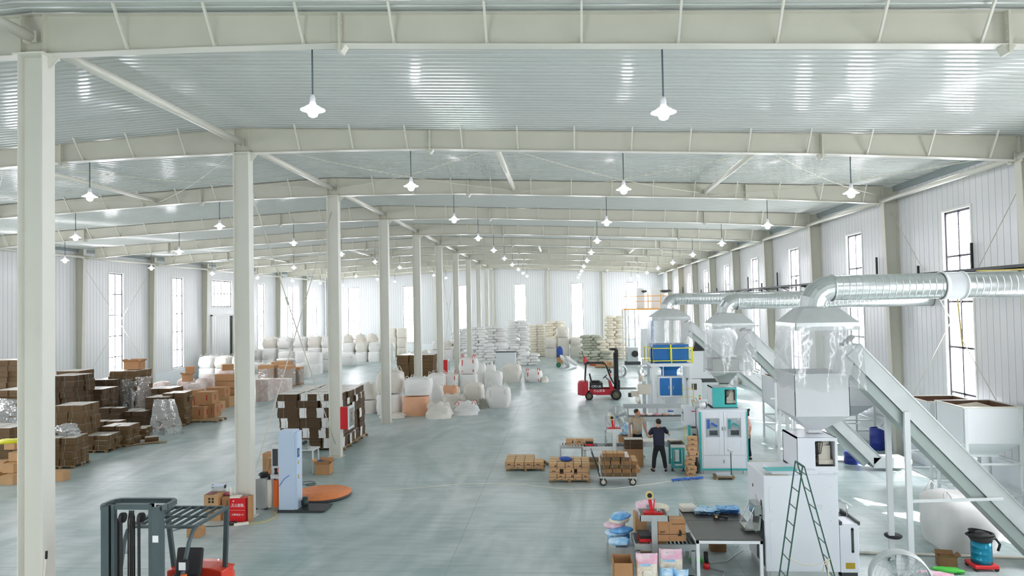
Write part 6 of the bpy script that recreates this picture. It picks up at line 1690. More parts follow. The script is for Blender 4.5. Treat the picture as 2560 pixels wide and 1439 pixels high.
# ================================================================ bulk bags
def BB(x0, x1, yb, yt, label, mt='bulk_white', style=0, handle=None, Y=None, Z=0, dscale=1., group='bulk bags in the middle', rz=0, h=None):
    if Y is None: c = F((x0+x1)/2, yb); Yn = c.y
    else: Yn = Y
    a = AT(x0, yb, Yn); b = AT(x1, yb, Yn); w = b.x-a.x; top = AT((x0+x1)/2, yt, Yn+w*.3).z
    hh = h or (top-Z); d = min(w, 1.15)*dscale
    return bulk_bag((a.x+b.x)/2, Yn+d*.5, Z, w, hh/(1.1 if style == 0 else 1.05 if style == 1 else 1.0 if style == 3 else .85), label, group, mt, style, handle, rz, d)
BB(1214, 1274, 1020, 960, 'full white bulk bag standing alone at the front right of the middle group')
BB(1158, 1207, 1012, 952, 'tall white bulk bag with ribbed sides, left of the lone front one', style=0, mt='bulk_warm')
BB(1006, 1067, 1040, 990, 'orange woven bulk bag under a white one near the fourth column', 'bulk_orange', 3)
o_ = F(1040, 1040); BB(1008, 1074, 990, 940, 'white bulk bag lying on top of the orange one', style=1, Y=o_.y+.05, Z=1.05, h=.95)
BB(939, 1000, 1037, 985, 'lower white bulk bag behind the fourth column', 'bulk_white', 3)
o_ = F(970, 1037); BB(938, 1002, 985, 918, 'upper white bulk bag stacked behind the fourth column', 'bulk_warm', 0, Y=o_.y+.05, Z=1.12, h=1.3)
BB(890, 935, 1034, 1000, 'crumpled lower bulk bag at the left end of the middle group', 'bulk_warm', 3)
o_ = F(912, 1034); BB(893, 936, 1000, 965, 'crumpled empty bulk bags heaped on the leftmost one', 'bulk_warm', 2, Y=o_.y+.1, Z=.76, h=.88)
BB(1056, 1127, 1047, 1003, 'crumpled grey white bulk bag at the very front, left one', 'bulk_warm', 2)
BB(1128, 1195, 1038, 1000, 'crumpled white bulk bag with red seam at the front, right one', 'bulk_white', 2, 'red_strap')
BB(1098, 1165, 1018, 982, 'crumpled grey bag heap behind the two front crumpled bags', 'bulk_warm', 2)
BB(1066, 1108, 1012, 958, 'crumpled upright white bag beside the orange one', 'bulk_white', 2)
BB(1100, 1142, 1003, 962, 'pinkish beige bulk bag behind the crumpled heap', 'bulk_orange', 1)
BB(1195, 1215, 1022, 995, 'small crumpled grey bag left of the lone front bag', 'bag_dark', 2)
BB(1068, 1110, 985, 930, 'white bulk bag with raised loops behind the orange one', style=1)
BB(1108, 1144, 980, 928, 'white printed bulk bag behind the beige one', mt='bulk_white', style=0, handle='red_strap')
BB(1148, 1191, 978, 935, 'lower bulk bag with red loops in the middle group', 'bulk_white', 3)
o_ = F(1170, 978); BB(1147, 1192, 940, 893, 'upper bulk bag with bright red loops in the middle group', 'bulk_white', 0, 'red_strap', Y=o_.y+.05, Z=1.15, h=1.2)
BB(1193, 1214, 968, 903, 'slim white bulk bag right of the red looped pair', style=1)
BB(1212, 1242, 962, 905, 'white bag with pointed top behind the round one', style=2, mt='bulk_white')
BB(1211, 1254, 972, 925, 'round white bulk bag with gathered top in the back row', style=1, mt='bulk_white')
BB(1254, 1302, 956, 905, 'large ribbed white bulk bag, second from the right end of the back row', mt='bulk_warm')
BB(1311, 1355, 955, 922, 'low white bulk bag with red loops at the right end of the back row', handle='red_strap')
BB(1350, 1371, 955, 940, 'crumpled grey film heap at the right end of the back row', 'bulk_warm', 2)
BB(938, 1010, 1046, 1032, 'loose crumpled film heaped around the foot of the fourth column', 'bulk_warm', 2, Z=0)
# white half panel machine behind the back row
t = thing('white_cabinet', 'pale grey metal cabinet with dark top behind the back row of bulk bags', 'cabinet', (-5.25, 60.5, 0))
m = MB(); m.box(-.85, .85, 0, .8, 0, 1.5); m.build('housing', 'tray_white', t); m = MB(); m.box(-.9, .9, -.05, .85, 1.5, 1.56); m.build('top', 'dark_grey', t)
# left field of bulk bags, two and three high
rnd = random.Random(11); NTH = ['first', 'second', 'third', 'fourth', 'fifth', 'sixth', 'seventh', 'eighth', 'ninth', 'tenth', 'eleventh', 'twelfth', 'thirteenth', 'fourteenth', 'fifteenth', 'sixteenth', 'seventeenth', 'eighteenth']; C3 = ['first', 'second', 'third', 'fourth', 'fifth', 'sixth', 'seventh']
def field(xs_, Y, levels, where, group, mt='bulk_white', w=1.16, h=1.12, top_style=0):
    for i, x in enumerate(xs_):
        L = levels[i] if isinstance(levels, (list, tuple)) else levels
        for k in range(L):
            top = k == L-1
            bulk_bag(x+rnd.uniform(-.03, .03), Y+rnd.uniform(-.1, .1), k*h, w, h*(1.0 if not top else .95), f'bulk bag {where}, {C3[i]} from the left, {"top" if top and L > 1 else ["bottom","second level","third level"][k] if L > 1 else "single"}', group, mt if not (top and i % 3 == 1) else 'bulk_warm', (top_style if top else 3), None, rnd.uniform(-.1, .1))
def fx(Y, *pxs): return [AT(p, 880, Y).x for p in pxs]
field(fx(53.9, 522, 563, 604), 53.9, 2, 'in the two high row by the left wall', 'bulk bags by the left wall', w=1.3, h=1.02)
field(fx(61.5, 635, 673, 711, 749, 786, 822), 61.9, [2, 3, 3, 3, 3, 3], 'in the three high row', 'bulk bags in the three high row', w=1.3, h=1.05)
field(fx(60, 645, 682, 718), 59.9, [1, 1, 2], 'before the three high row', 'bulk bags before the three high row', top_style=1, w=1.25, h=.98)
field(fx(58.8, 752), 59.6, [2], 'fourth from the left in the front line', 'bulk bags before the three high row', top_style=3, w=1.3, h=.98)
field(fx(58.8, 791), 58.3, [2], 'at the right front corner', 'bulk bags before the three high row', top_style=3, w=1.3, h=.95)
field(fx(71.8, 876, 908, 940, 972), 71.5, [2, 2, 2, 2], 'in the two high row by the far wall', 'bulk bags by the far wall left', w=1.3, h=1.03)
field(fx(73.5, 872, 903, 934, 966), 73.2, [3, 3, 3, 3], 'in the rear row by the far wall', 'bulk bags by the far wall left', mt='bulk_warm', top_style=2, w=1.3, h=1.03)
field(fx(66.6, 871), 66.6, [1], 'alone before the two high row', 'bulk bags by the far wall left', w=1.5, h=1.2)
field(fx(77, 978, 1003), 77.5, [3, 3], 'in the tall pair left of the far window', 'bulk bags by the far wall left', mt='bulk_warm', top_style=3, w=1.15)
field(fx(75.5, 1035, 1062), 75.5, [1, 1], 'low and slumped beside the tall pair', 'bulk bags by the far wall left', top_style=2, w=1.3)
field(fx(73, 1090, 1118), 73.5, [2, 2], 'slumped behind the brown stack', 'bulk bags by the far wall left', top_style=2, w=1.3)
# bulk bags right of the sack stacks
field(fx(73.6, 1378, 1408, 1440), 73.6, [2, 3, 2], 'right of the white sack stacks', 'bulk bags right of the sacks', mt='bulk_warm', w=1.3, h=1.1, top_style=1)
field(fx(75, 1468, 1497), 75.0, [2, 2], 'behind the grey sacks', 'bulk bags right of the sacks', mt='bulk_white', top_style=2)
# ================================================================ sacks
mat('sack_white', '#eeeeec', .55, var=.05, vscale=3, bump=.2, bscale=6); mat('sack_cream', '#e9e3d2', .6, var=.06, vscale=3, bump=.2, bscale=6); mat('sack_grey', '#b9beae', .6, var=.1, vscale=3, bump=.2, bscale=6)
SP = {}
def sack(X, Y, Z, label, group, mt='sack_white', rz=0, s=(1, 1, 1), seed=0, tilt=None):
    key = (mt, seed % 3)
    if key not in SP:
        m = MB(); m.blob((0, 0, 0), (.94, .64, .33), 16, 8, 3.0, seed % 3+1, .06)
        for sx in (-1, 1):
            for sy in (-1, 1): m.v = m.v
        o = m.build('sack', mt); SP[key] = o
    else: o = SP[key].copy(); COL.objects.link(o)
    o.location = (X, Y, Z+.125*s[2]); o.rotation_euler = (*(tilt or (0, 0)), rz); o.scale = s
    return tag(o, label, 'sack', group)
def sack_stack(X, Y, layers, per, where, group, mt='sack_white', lw=.27, z0=0, wid=.8, neat=False):
    layers = round(layers*.235/lw); q = .3 if neat else 1
    for k in range(layers):
        for i in range(per):
            side = ['left', 'right'][i] if per == 2 else ['left', 'middle', 'right'][i] if per == 3 else 'single'
            off = (.13 if k % 2 else -.13)*q
            sack(X+(i-(per-1)/2)*wid+off+rnd.uniform(-.07, .07)*q, Y+rnd.uniform(-.1, .1)*q, z0+k*lw, f'sack in the stack {where}, {NTH[k]} layer, {side}', group, mt, rnd.uniform(-.16, .16)*q, (wid*1.13, 1.3, 1.0+rnd.uniform(0, .14)), rnd.randint(0, 5), (0, rnd.uniform(-.06, .06)*q))
G = 'sacks in the far stacks'
def sx(px, Y): return AT(px, 850, Y).x
sack_stack(sx(1152, 73.5), 73.5, 14, 2, 'behind the centre columns', G, wid=.95)
sack_stack(sx(1192, 69.0), 69.0, 15, 2, 'first from the left of the tall white stacks', G, wid=.95)
sack_stack(sx(1238, 71.0), 71.0, 15, 2, 'second from the left of the tall white stacks', G, wid=1.08)
sack_stack(sx(1296, 72.3), 72.3, 17, 2, 'highest of the tall white stacks', G, wid=1.08)
sack_stack(sx(1190, 67.2), 67.2, 7, 2, 'low and left, before the tall white ones', G, wid=1.0)
sack_stack(sx(1240, 67.0), 67.0, 8, 2, 'low and middle, before the tall white ones', G, wid=1.1)
sack_stack(sx(1292, 67.3), 67.3, 7, 2, 'low and right, before the tall white ones', G, wid=1.0)
sack_stack(sx(1322, 64.5), 64.5, 5, 2, 'loosest and nearest, right of the pale cabinet', G, wid=.9)
sack_stack(sx(1343, 75.0), 75.0, 15, 2, 'cream and neat right of the highest', G, 'sack_cream', wid=.9, neat=True)
sack_stack(sx(1387, 77.0), 77.0, 16, 2, 'cream, just left of the window right of centre', G, 'sack_cream', wid=1.0)
sack_stack(sx(1538, 74.5), 74.5, 18, 2, 'cream and high before the far right window', G, 'sack_cream', wid=1.0)
sack_stack(sx(1530, 70.5), 70.5, 8, 3, 'cream and broad below the high cream one', G, 'sack_cream', wid=.95)
sack_stack(sx(1485, 66.8), 66.8, 5, 3, 'grey green and sagging right of the pallet truck', G, 'sack_grey', wid=1.05)
sack_stack(sx(1480, 71.0), 71.0, 10, 2, 'grey behind the sagging grey one', G, 'sack_grey', wid=1.1)
# leaning white sacks and odds on the open floor far back
for k, (x, y, rz, tl) in enumerate(((-.05, 62.3, .3, (.2, .9)), (.55, 62.0, .2, (.1, .7)))):
    sack(x, y, .42, f'{["left","right"][k]} one of two white sacks leaning on the far open floor', 'leaning sacks', 'sack_white', rz, (1.4, 1.1, 1), k, tl)
t = thing('blue_bundle', 'blue folded sheets stacked on a small stand far back', 'stand', (-.5, 66, 0))
m = MB(); m.box(-.3, .3, -.2, .2, 0, .6); m.build('stand', 'cardboard', t); m = MB(); m.blob((0, 0, 1.1), (.6, .4, 1.0), 12, 8, 3, 2, .15); m.build('sheets', 'print_blue', t)
tag(MB().cyl((-.6, 61.8, .22), (-.6, 62.3, .22), .22, 16).build('drum', mat('drum_green', '#1f6a4c', .4)), 'dark green drum lying left of the leaning sacks', 'drum')
# hand pallet trucks far back
def pallet_truck(X, Y, rz, label, mt):
    t = thing('pallet_truck', label, 'pallet truck', (X, Y, 0), rz, 'hand pallet trucks')
    for s in (-1, 1): m = MB(); m.box(0, 1.15, s*.2-.08, s*.2+.08, .07, .13); m.build('fork', mt, t)
    m = MB(); m.box(-.25, 0, -.25, .25, .1, .45); m.prism([(-.25, .45), (0, .45), (-.18, .8), (-.22, .8)], -.08, .08); m.build('pump', mt, t)
    m = MB(); m.bar((-.22, 0, .5), (-.45, 0, 1.2), .04); m.torus((-.48, 0, 1.3), .13, .018, 16, 6, 'X'); m.build('handle', 'cable_black', t)
    for s in (-1, 1): m = MB(); m.cyl((-.15, s*.1-.03, .1), (-.15, s*.1+.03, .1), .1, 12); m.build('wheel', 'rubber', t)
pallet_truck(2.0, 64.5, .4, 'red hand pallet truck before the grey sacks', 'fire_red')
tag(MB().blob((0, 0, 0), (.9, .6, .35), 12, 8, 2.8, 4, .1).build('orange_sack', 'orange_plastic', loc=(2.6, 63.2, .19)), 'orange sack lying on the far floor right of the pallet truck', 'sack')
for k in range(3): small_carton(2.95+.5*k, 61.2, .12, .48, .5, .42, f'film wrapped carton on the pallet behind the red forklift, {ORD[k].replace("nearest","first")} from the left', 'cartons behind the red forklift', fig=1)
pallet(3.45, 61.2, 1.6, 1.0, 'wooden pallet behind the red forklift')

# ================================================================ carton stacks on the left
GL = 'carton bundles on the left'
def bstack(px, py, w, d, layers, lh, where, kind='dark', nx=1, ny=1, rz=0, z0=.0, jitter=.05, Yo=None, X=None):
    c = F(px, py) if X is None else Vector((X, Yo, 0))
    cx, cy = c.x, c.y+d*ny/2
    for k in range(layers):
        for i in range(nx):
            for j in range(ny):
                if k < layers-1 and ny > 1 and j > 0 and i < nx-1: continue
                x = (i-(nx-1)/2)*w; y = (j-(ny-1)/2)*d; cc, ss = math.cos(rz), math.sin(rz)
                pos = f'{["left","right"][i]} ' if nx == 2 else f'{["left","middle","right"][i]} ' if nx == 3 else ''
                pos += ['front', 'back', 'rear'][j] if ny > 1 else ('' if nx > 1 else 'whole width')
                bundle(cx+x*cc-y*ss+rnd.uniform(-jitter, jitter), cy+x*ss+y*cc+rnd.uniform(-jitter, jitter), z0+k*lh, w*.96, d*.96, lh*.97, f'carton bundle {where}, {NTH[k]} layer, {pos.strip()}', GL, rz+rnd.uniform(-.07, .07), rnd.randint(0, 5), kind)
def film(X, Y, Z, w, d, h, label, seed=1, rz=0):
    m = MB(); n, k = 24, 8; vs = []
    for j in range(k+1):
        f = j/k
        for i in range(n):
            a = 2*math.pi*i/n; x = math.copysign(abs(math.cos(a))**.25, math.cos(a)); y = math.copysign(abs(math.sin(a))**.25, math.sin(a))
            q = 1+.035*noise.noise(Vector((x*2, y*2, f*3+seed)))+.012*math.sin(f*22+a*2)
            vs.append((x*w/2*q, y*d/2*q, f*h+.05*math.sin(a*3+seed)))
    m.smooth = True; m.add(vs, [(j*n+i, j*n+(i+1) % n, (j+1)*n+(i+1) % n, (j+1)*n+i) for j in range(k) for i in range(n)])
    return tag(m.build('stretch_wrap', 'stretch_film', loc=(X, Y, Z), rz=rz), label, 'stretch film', 'stretch film on the left stacks')
def shreds(X, Y, Z, s, label, seed=1):
    m = MB(); m.blob((0, 0, 0), s, 18, 12, 2.0, seed, .35); return tag(m.build('loose_film', 'stretch_film', loc=(X, Y, Z)), label, 'stretch film', 'stretch film on the left stacks')
def bp(px, yb, w, d, nx, ny, layers, lh, where, kind='dark', rz=0, film_label=None, pal=True):
    """a pallet of bundles: front edge middle at photo spot (px, yb)"""
    c = F(px, yb)
    if layers > 4: H_ = layers*lh; layers = round(H_/.27); lh = H_/layers
    if pal: pallet(c.x, c.y+d*ny/2, w*nx, d*ny, f'wooden pallet under the bundles {where}', rz)
    bstack(0, 0, w, d, layers, lh, where, kind, nx, ny, rz, .12 if pal else 0, X=c.x, Yo=c.y)
    if film_label: film(c.x, c.y+d*ny/2, .35, w*nx+.08, d*ny+.08, layers*lh*.75, film_label, int(px), rz)
    return c
bp(165, 1133, .62, .6, 2, 2, 9, .2, 'just right of the nearest column', 'mid', .1)
bp(146, 1172, .5, .5, 2, 2, 5, .2, 'low, right of the nearest column', 'mid', .1)
c = F(150, 1165); shreds(c.x+.1, c.y+.3, 1.25, (.9, .6, .5), 'torn film hanging beside the nearest column', 3)
carton(F(140, 1203).x, F(140, 1203).y+.2, 0, .45, .35, .32, 'single brown carton on the floor right of the nearest column', 'cardboard_light')
bp(-20, 1175, .7, .6, 2, 2, 7, .2, 'at the left edge before the wrapped ones', 'mid')
bp(20, 1128, .7, .6, 2, 3, 12, .2, 'wrapped at the left edge', 'mid', 0, 'film around the stack at the left edge')
bp(0, 1090, .7, .6, 3, 2, 17, .2, 'highest at the left edge', 'mid')
# tan cartons at the left edge
k = 0
for (px, yb, z, w) in ((10, 1214, 0, .45), (35, 1206, 0, .42), (-12, 1206, .0, .45), (5, 1210, .31, .42), (34, 1203, .31, .4), (-10, 1205, .31, .42), (12, 1206, .62, .42), (36, 1200, .62, .38), (8, 1200, .93, .4), (32, 1196, .93, .4)):
    c = F(px, yb); carton(c.x-.1*(k % 3), c.y+.3+.05*k, z, w, .42, .3, f'tan carton in the heap at the left edge, {["bottom","second","third","fourth"][int(z/.31+.01)]} tier, {["left","middle","right"][k % 3]}, {"front" if k < 5 else "rear"}', 'cardboard_light', .15*math.sin(k*2), 'tan cartons at the left edge'); k += 1
c = F(5, 1208)
tag(MB().blob((0, 0, 0), (.75, .5, .16), 12, 8, 2.6, 1, .15).build('yellow_bag', 'safety_yellow', loc=(c.x-.12, c.y+.5, 1.31)), 'bright yellow bag on the tan cartons at the left edge', 'bag')
tag(MB().blob((0, 0, 0), (.35, .3, .16), 12, 8, 2.6, 3, .2).build('yellow_bag', 'safety_yellow', loc=(c.x+.42, c.y+.4, .70)), 'small yellow bag beside the larger yellow one', 'bag')
# group right of nearest column, going back
bp(150, 1085, .7, .7, 2, 2, 13, .2, 'tall and dark behind the nearest column', 'dark')
bp(168, 1062, .6, .6, 2, 2, 13, .2, 'tall, wrapped, left of the wall column', 'mid', 0, 'film on the stack left of the wall column')
bp(215, 1072, .75, .7, 2, 2, 9, .2, 'dark and high before the left wall', 'dark', .05)
bp(255, 1050, .7, .7, 2, 2, 10, .2, 'dark in the middle of the left field', 'dark')
bp(305, 1046, .75, .75, 2, 2, 12, .2, 'film wrapped with open carton on top', 'mid', .05, 'film gathered round the lidded stack')
c = F(320, 1046); shreds(c.x+.3, c.y-.1, 1.0, (.25, .2, 1.3), 'twisted film hanging from the lidded stack', 5)
bp(245, 1098, .62, .55, 3, 1, 4, .2, 'in the long low row before the left field', 'mid', .05, pal=False)
bp(232, 1132, .55, .5, 2, 2, 3, .19, 'at the front left corner of the low row', 'mid', .05)
bp(283, 1118, .55, .5, 2, 2, 4, .19, 'at the front middle of the low row', 'mid', .08)
bp(275, 1080, .55, .5, 2, 1, 6, .19, 'in the second row, left part', 'dark', pal=False)
bp(330, 1078, .6, .5, 2, 2, 5, .19, 'in the second row, middle part', 'dark', pal=False)
bp(345, 1098, .45, .4, 1, 2, 3, .16, 'loose beside the low row', 'mid', .3, pal=False)
bp(322, 1106, .4, .4, 1, 1, 4, .14, 'small and loose at the floor edge', 'mid', -.2, pal=False)
bp(372, 1106, .55, .4, 1, 1, 2, .12, 'flattest at the floor edge', 'mid', .5, pal=False)
tag(MB().bar((0, 0, .03), (1.5, .5, .05), .12, .03).bar((.2, -.2, .03), (1.2, .5, .06), .1, .03).build('wood_slat', 'wood', loc=F(315, 1112)), 'loose slats on the floor before the small bundles', 'slat')
bp(388, 1072, .55, .55, 2, 2, 7, .2, 'leaning under the torn film', 'dark', .1)
bp(432, 1066, .5, .5, 2, 2, 8, .19, 'leaning right of the torn film', 'mid', .15)
c = F(405, 1085); m = MB(); n_ = 14; vs = []
for j in range(9):
    f = j/8
    for i in range(n_+1):
        u = i/n_; vs.append((-.6+1.0*u+.5*f*u+.15*f, -.3*f*(1-u)-.35*f+.08*noise.noise(Vector((u*5, f*5, 1))), 1.55*(1-f)**.9+.02+.05*noise.noise(Vector((u*8, f*7, 4)))))
m.smooth = True; m.add(vs, [(j*(n_+1)+i, j*(n_+1)+i+1, (j+1)*(n_+1)+i+1, (j+1)*(n_+1)+i) for j in range(8) for i in range(n_)])
tag(m.build('torn_film', 'stretch_film', loc=(c.x, c.y+.35, 0)), 'torn clear film draped to the floor in the left field', 'stretch film')
bp(395, 1030, .7, .7, 2, 2, 6, .2, 'behind the torn film', 'mid')
# big brown cartons
def bc(px, yb, Z, w, h, label, mt='cardboard', d=.7, Yo=0, rz=0, txt=True):
    c = F(px, yb); t = carton(c.x, c.y+d/2+Yo, Z, w, d, h, label, mt, rz, 'big brown cartons')
    if txt: m = MB(); m.box(w*.15, w*.22, -d/2-.003, -d/2-.001, h*.3, h*.75); m.box(w/2+.001, w/2+.003, -.1, .0, h*.3, h*.75); m.build('printed_marks', 'print_red', t)
bc(491, 1053, .12, .82, .62, 'big brown carton in front, lower left of the big cartons'); bc(525, 1049, .12, .5, .7, 'narrower brown carton, lower right of the big cartons')
bc(508, 1050, .82, .92, .62, 'big brown carton resting on the two lower ones', Yo=.05); bc(468, 1046, .12, .6, 1.3, 'tall orange brown carton left of the big ones', 'cardboard', Yo=.5)
c = F(505, 1055); pallet(c.x, c.y+.4, 1.7, 1.0, 'wooden pallet under the big brown cartons')
bc(535, 1028, .0, .62, .5, 'white marked brown carton right of the big ones', 'cardboard_light'); bc(532, 1020, .6, 1.1, .55, 'brown carton with red print on the wrapped boxes', Yo=.3)
bc(530, 1024, .0, 1.1, .6, 'wrapped carton under the red printed one', 'cardboard_light', Yo=.9, txt=False)
k = 0
for tier in range(4):
    for i in range(3):
        c = F(548+21*i, 1010); carton(c.x, c.y+.4, .12+.42*tier, .62, .6, .40, f'brown carton in the neat wall left of the second column, {NTH[tier]} tier, {["left","middle","right"][i]}', 'cardboard', 0, 'cartons in the neat wall')
c = F(569, 1010); pallet(c.x, c.y+.4, 1.95, .8, 'wooden pallet under the neat wall of cartons')
# wrapped white packs between
mat('white_pack', '#e4dcd8', .4, vcol='#c9b4ac', vscale=4)
for k, (px, yb, w, h) in enumerate(((370, 1012, .9, 1.0), (405, 1010, .9, 1.1), (440, 1012, .8, 1.2), (480, 1018, .9, 1.5), (500, 1005, .8, 1.6), (430, 1025, .9, .9), (462, 1030, .8, 1.3), (395, 995, 1.0, 1.2), (455, 990, 1.0, 1.3), (520, 985, 1.0, 1.5), (560, 980, 1.2, 1.7))):
    c = F(px, yb+8)
    tag(MB().blob((0, 0, h/2), (w, .8, h), 16, 10, 5, k, .05).build('wrapped_pack', 'white_pack', loc=(c.x, c.y+.5, 0)), f'whitish film wrapped pack in the left field, {C3[k] if k < 7 else ["eighth","ninth","tenth","eleventh"][k-7]} counted from the left front', 'pack', 'white wrapped packs')
for k, (px, yb, z, w) in enumerate(((322, 1035, 2.55, .9), (458, 1000, 1.3, .5), (465, 995, 1.75, .5), (560, 985, 1.72, .7))):
    c = F(px, yb+8); carton(c.x, c.y+.5, z if k else 2.54, w, .5, .4, f'{["open orange brown carton on the lidded stack","open brown carton among the white packs","upper brown carton among the white packs","brown carton behind the neat wall"][k]}', 'cardboard', .2*k, openlid=(.8 if k in (0, 1) else False) or False)
# wrapped cartons between second and third column
for k, (px, yb, w, h, d) in enumerate(((655, 1003, .8, 1.35, .9), (690, 985, 1.6, 1.0, .8), (712, 968, 1.0, 1.55, .8), (735, 962, .9, 1.3, .8), (665, 968, 1.2, 1.6, .9), (700, 952, 1.4, 1.5, .9))):
    c = F(px, yb)
    t = carton(c.x, c.y+d/2, .0, w, d, h, f'{["film wrapped carton pallet just right of the second column","white draped low pallet behind the big square stack","brown carton pallet with hanging film","rightmost carton pallet before the bulk bags","brown carton pallet behind the draped one","open topped carton pallet at the back"][k]}', 'cardboard' if k not in (0, 1) else 'white_pack', 0, 'carton pallets behind the second column')
    if k in (2, 3, 4):
        fo = film(0, 0, .1, w+.06, d+.06, h*.8, '', k); fo.parent = t
        for q_ in list(fo.keys()): del fo[q_]
c = F(700, 950); sack(c.x+.3, c.y+.5, 1.5, 'white folded sack with a red dot on the back carton pallet', None, 'sack_white', .1, (1.6, 1, .8), 1)
BB(742, 770, 945, 905, 'white open bulk bag with a green cloth right of the carton pallets', style=1, group='bulk bags before the three high row')

# ================================================================ far right plant
mat('orange_rail', '#e0a040', .5)
t = thing('mixing_tower', 'steel mixing tower with orange railed deck far back at the right', 'tower', (8.0, 66, 0))
for (x, y) in ((-2.2, 0), (-1.9, .0), (-1.3, 0), (2.0, 0), (-2.2, 3), (2.0, 3)): m = MB(); m.box(x-.06, x+.06, y-.06, y+.06, 0, 5.0); m.build('leg', 'galvanised_dull', t)
m = MB(); m.box(-2.3, 2.4, -.1, 3.1, 5.0, 5.12); m.build('deck', 'orange_rail', t)
m = MB()
for x in (-1.2, .0, 1.2): m.bar((x, 0, 5.1), (x, 0, 6.6), .06)
m.bar((-2.2, 0, 6.3), (2.2, 0, 6.3), .07); m.bar((-1.2, 0, 5.8), (1.2, 0, 5.8), .06); m.build('railing', 'orange_rail', t)
m = MB(); m.box(-1.0, -.3, .5, 1.3, 5.12, 7.1); m.box(.4, 1.3, .5, 1.3, 5.12, 7.1); m.build('mixer_housing', 'tray_white', t)
m = MB(); m.blob((-.3, .2, 6.75), (.5, .3, .25), 10, 6, 2.5, 3, .2); m.blob((1.8, .2, 6.75), (1.2, .3, .25), 10, 6, 2.5, 4, .3); m.build('gear_motor', 'dark_grey', t)
t = thing('bucket_elevator', 'blue framed bucket elevator before the mixing tower', 'elevator', (7.6, 60, 0))
m = MB(); m.box(-.12, .1, 0, .3, .8, 4.1); m.build('blue_frame', 'bin_blue', t); m = MB(); m.box(-1.0, -.2, .0, .5, .9, 3.4); m.build('casing', 'sheet_grey', t); m = MB(); m.box(-.9, .5, 0, .6, 0, .8); m.mat(1).blob((0, -.1, .5), (.6, .4, .6), 10, 8, 2.4, 2, .2); m.build('drive', ['sheet_grey', 'dark_grey'], t)
t = thing('horizontal_tank', 'white horizontal tank behind the middle hood', 'tank', (9.5, 44, 2.2))
m = MB(); m.lathe([(0, -1.3), (.6, -1.25), (.85, -1.1), (.9, -.9), (.9, .9), (.85, 1.1), (.6, 1.25), (0, 1.3)], (0, 0, .8), 24, 'X'); m.build('shell', 'tray_white', t)
for x in (-.8, .8): m = MB(); m.box(x-.08, x+.08, -.6, .6, -2.2, .2); m.build('saddle', 'tray_white', t)
t = thing('winding_machine', 'beige machine with black round motor far back before the tower', 'machine', (6.2, 63.5, 0))
m = MB(); m.box(-.5, .5, 0, .8, .3, 1.6); m.build('housing', 'sheet_grey', t); m = MB(); m.cyl((.2, -.1, 1.0), (.2, 0, 1.0), .3, 16); m.build('pulley', 'cable_black', t); m = MB(); m.box(-.7, .7, 0, .8, 0, .3); m.build('base', 'dark_grey', t)
for k, (x, y) in enumerate(((4.2, 52.5), (5.9, 52.2))):
    m = MB(); m.lathe([(.4, -.12), (.45, -.12), (.5, -.08), (.5, .08), (.45, .12), (.4, .12)], (0, 0, .5), 24, 'Y'); m.cyl((0, -.1, .5), (0, .1, .5), .12, 12)
    for q in range(5): m.bar((0, 0, .5), (.42*math.cos(q*1.257), 0, .5+.42*math.sin(q*1.257)), .04)
    m.box(-.3, .3, -.2, .2, 0, .04)
    tag(m.build('drum_fan', 'galvanised_dull', loc=(x, y, 0), rz=.4), f'silver round fan far behind the red forklift, {["left","right"][k]} one', 'fan', 'far round fans')
t = thing('feed_machine', 'white feed machine block with black motor between the far and middle hoods', 'machine', (7.2, 35.8, 0))
m = MB(); m.box(-.9, .9, 0, 1.2, 1.7, 3.1); m.mat(1).box(-.8, .9, -.01, 1.2, 1.5, 1.7); m.mat(0).frust(-.3, .3, .3, .9, .6, -.8, .8, 0, 1.2, 1.5); m.build('housing', ['tray_white', 'dark_grey'], t)
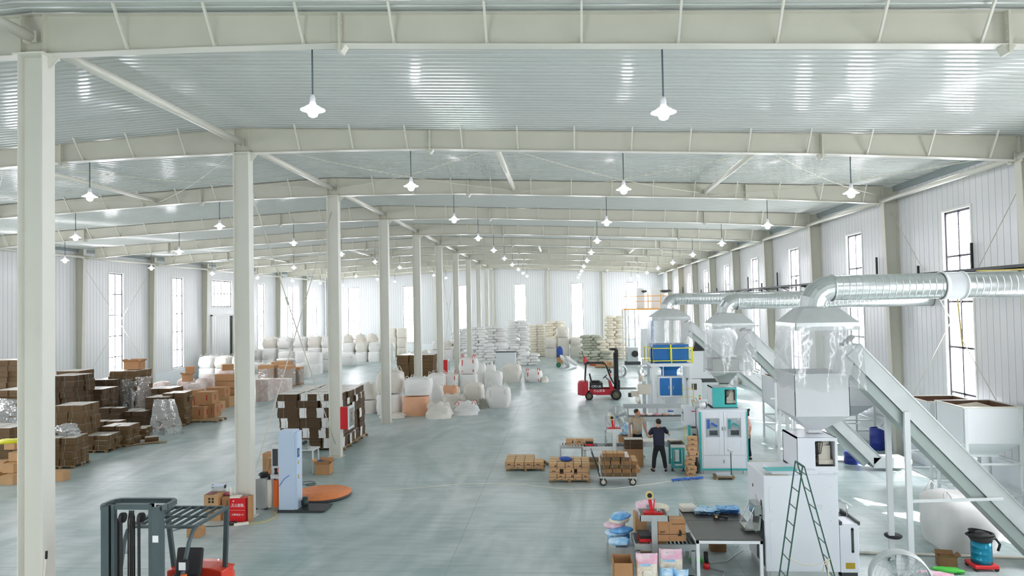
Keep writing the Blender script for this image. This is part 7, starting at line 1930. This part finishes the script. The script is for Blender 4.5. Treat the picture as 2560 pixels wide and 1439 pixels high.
for x in (-.8, .8): m = MB(); m.box(x-.05, x+.05, 0, .1, 0, 1.7); m.box(x-.05, x+.05, 1.1, 1.2, 0, 1.7); m.build('leg', 'tray_white', t)
m = MB(); m.prism([(-.7, 3.1), (.1, 3.1), (.05, 3.5), (-.25, 3.55), (-.3, 3.75), (-.45, 3.9), (-.5, 3.4)], .2, .6); m.build('motor', 'black', t)
# concrete joint marks: short low wall trim behind bags near left wall skipped
# ================================================================ beyond 300 carton bundles the farthest ones form one object
def world_tris(o, mb, slots):
    M = o.matrix_basis.copy(); p = o.parent
    while p: M = p.matrix_basis @ M; p = p.parent
    me = o.data
    sl = []
    for m_i in me.materials:
        if m_i not in slots: slots.append(m_i)
        sl.append(slots.index(m_i))
    base = len(mb.v)
    mb.v.extend([tuple(M @ v.co) for v in me.vertices])
    for f in me.polygons: mb.f.append(tuple(base+i for i in f.vertices)); mb.mi.append(sl[f.material_index]); mb.sm.append(f.use_smooth)
allb = [o for o in bpy.data.objects if o.parent is None and o.name.startswith('carton_bundle')]
def score(o):
    v = Vector(o.location)-CO; d = v.dot(CD)
    if d < 1: return 0
    px = 1280+FPX*v.dot(CR)/d
    if px < -40: return 0
    me = [c for c in o.children if c.name.startswith('folded')][0].data
    return max(abs(q.co.x) for q in me.vertices)/d*(1 if not (30 < px < 120) else .3)*(10 if o.get('group') in ('bundles on the platform cart', 'bundles at the sealer end', 'bundles of the big square stack') else 1)
allb.sort(key=score, reverse=True)
print('bundles', len(allb))
mb = MB(); slots = []
for o in allb[296:]:
    if score(o) > 0:
        for c in o.children:
            if c.name.startswith('folded'): world_tris(c, mb, slots)
for o in allb[296:]:
    for c in list(o.children): bpy.data.objects.remove(c)
    bpy.data.objects.remove(o)
if mb.v:
    o = mb.build('carton_bundles', slots)
    tag(o, 'remaining tied carton bundles in the farther stacks of the left field', 'carton bundles', None, 'stuff')
for o in bpy.data.objects:
    if o.parent is None and 'label' in o:
        w_ = o['label'].split()
        if len(w_) > 16: o['label'] = ' '.join(x for x in w_ if x not in ('the', 'of', 'a'))
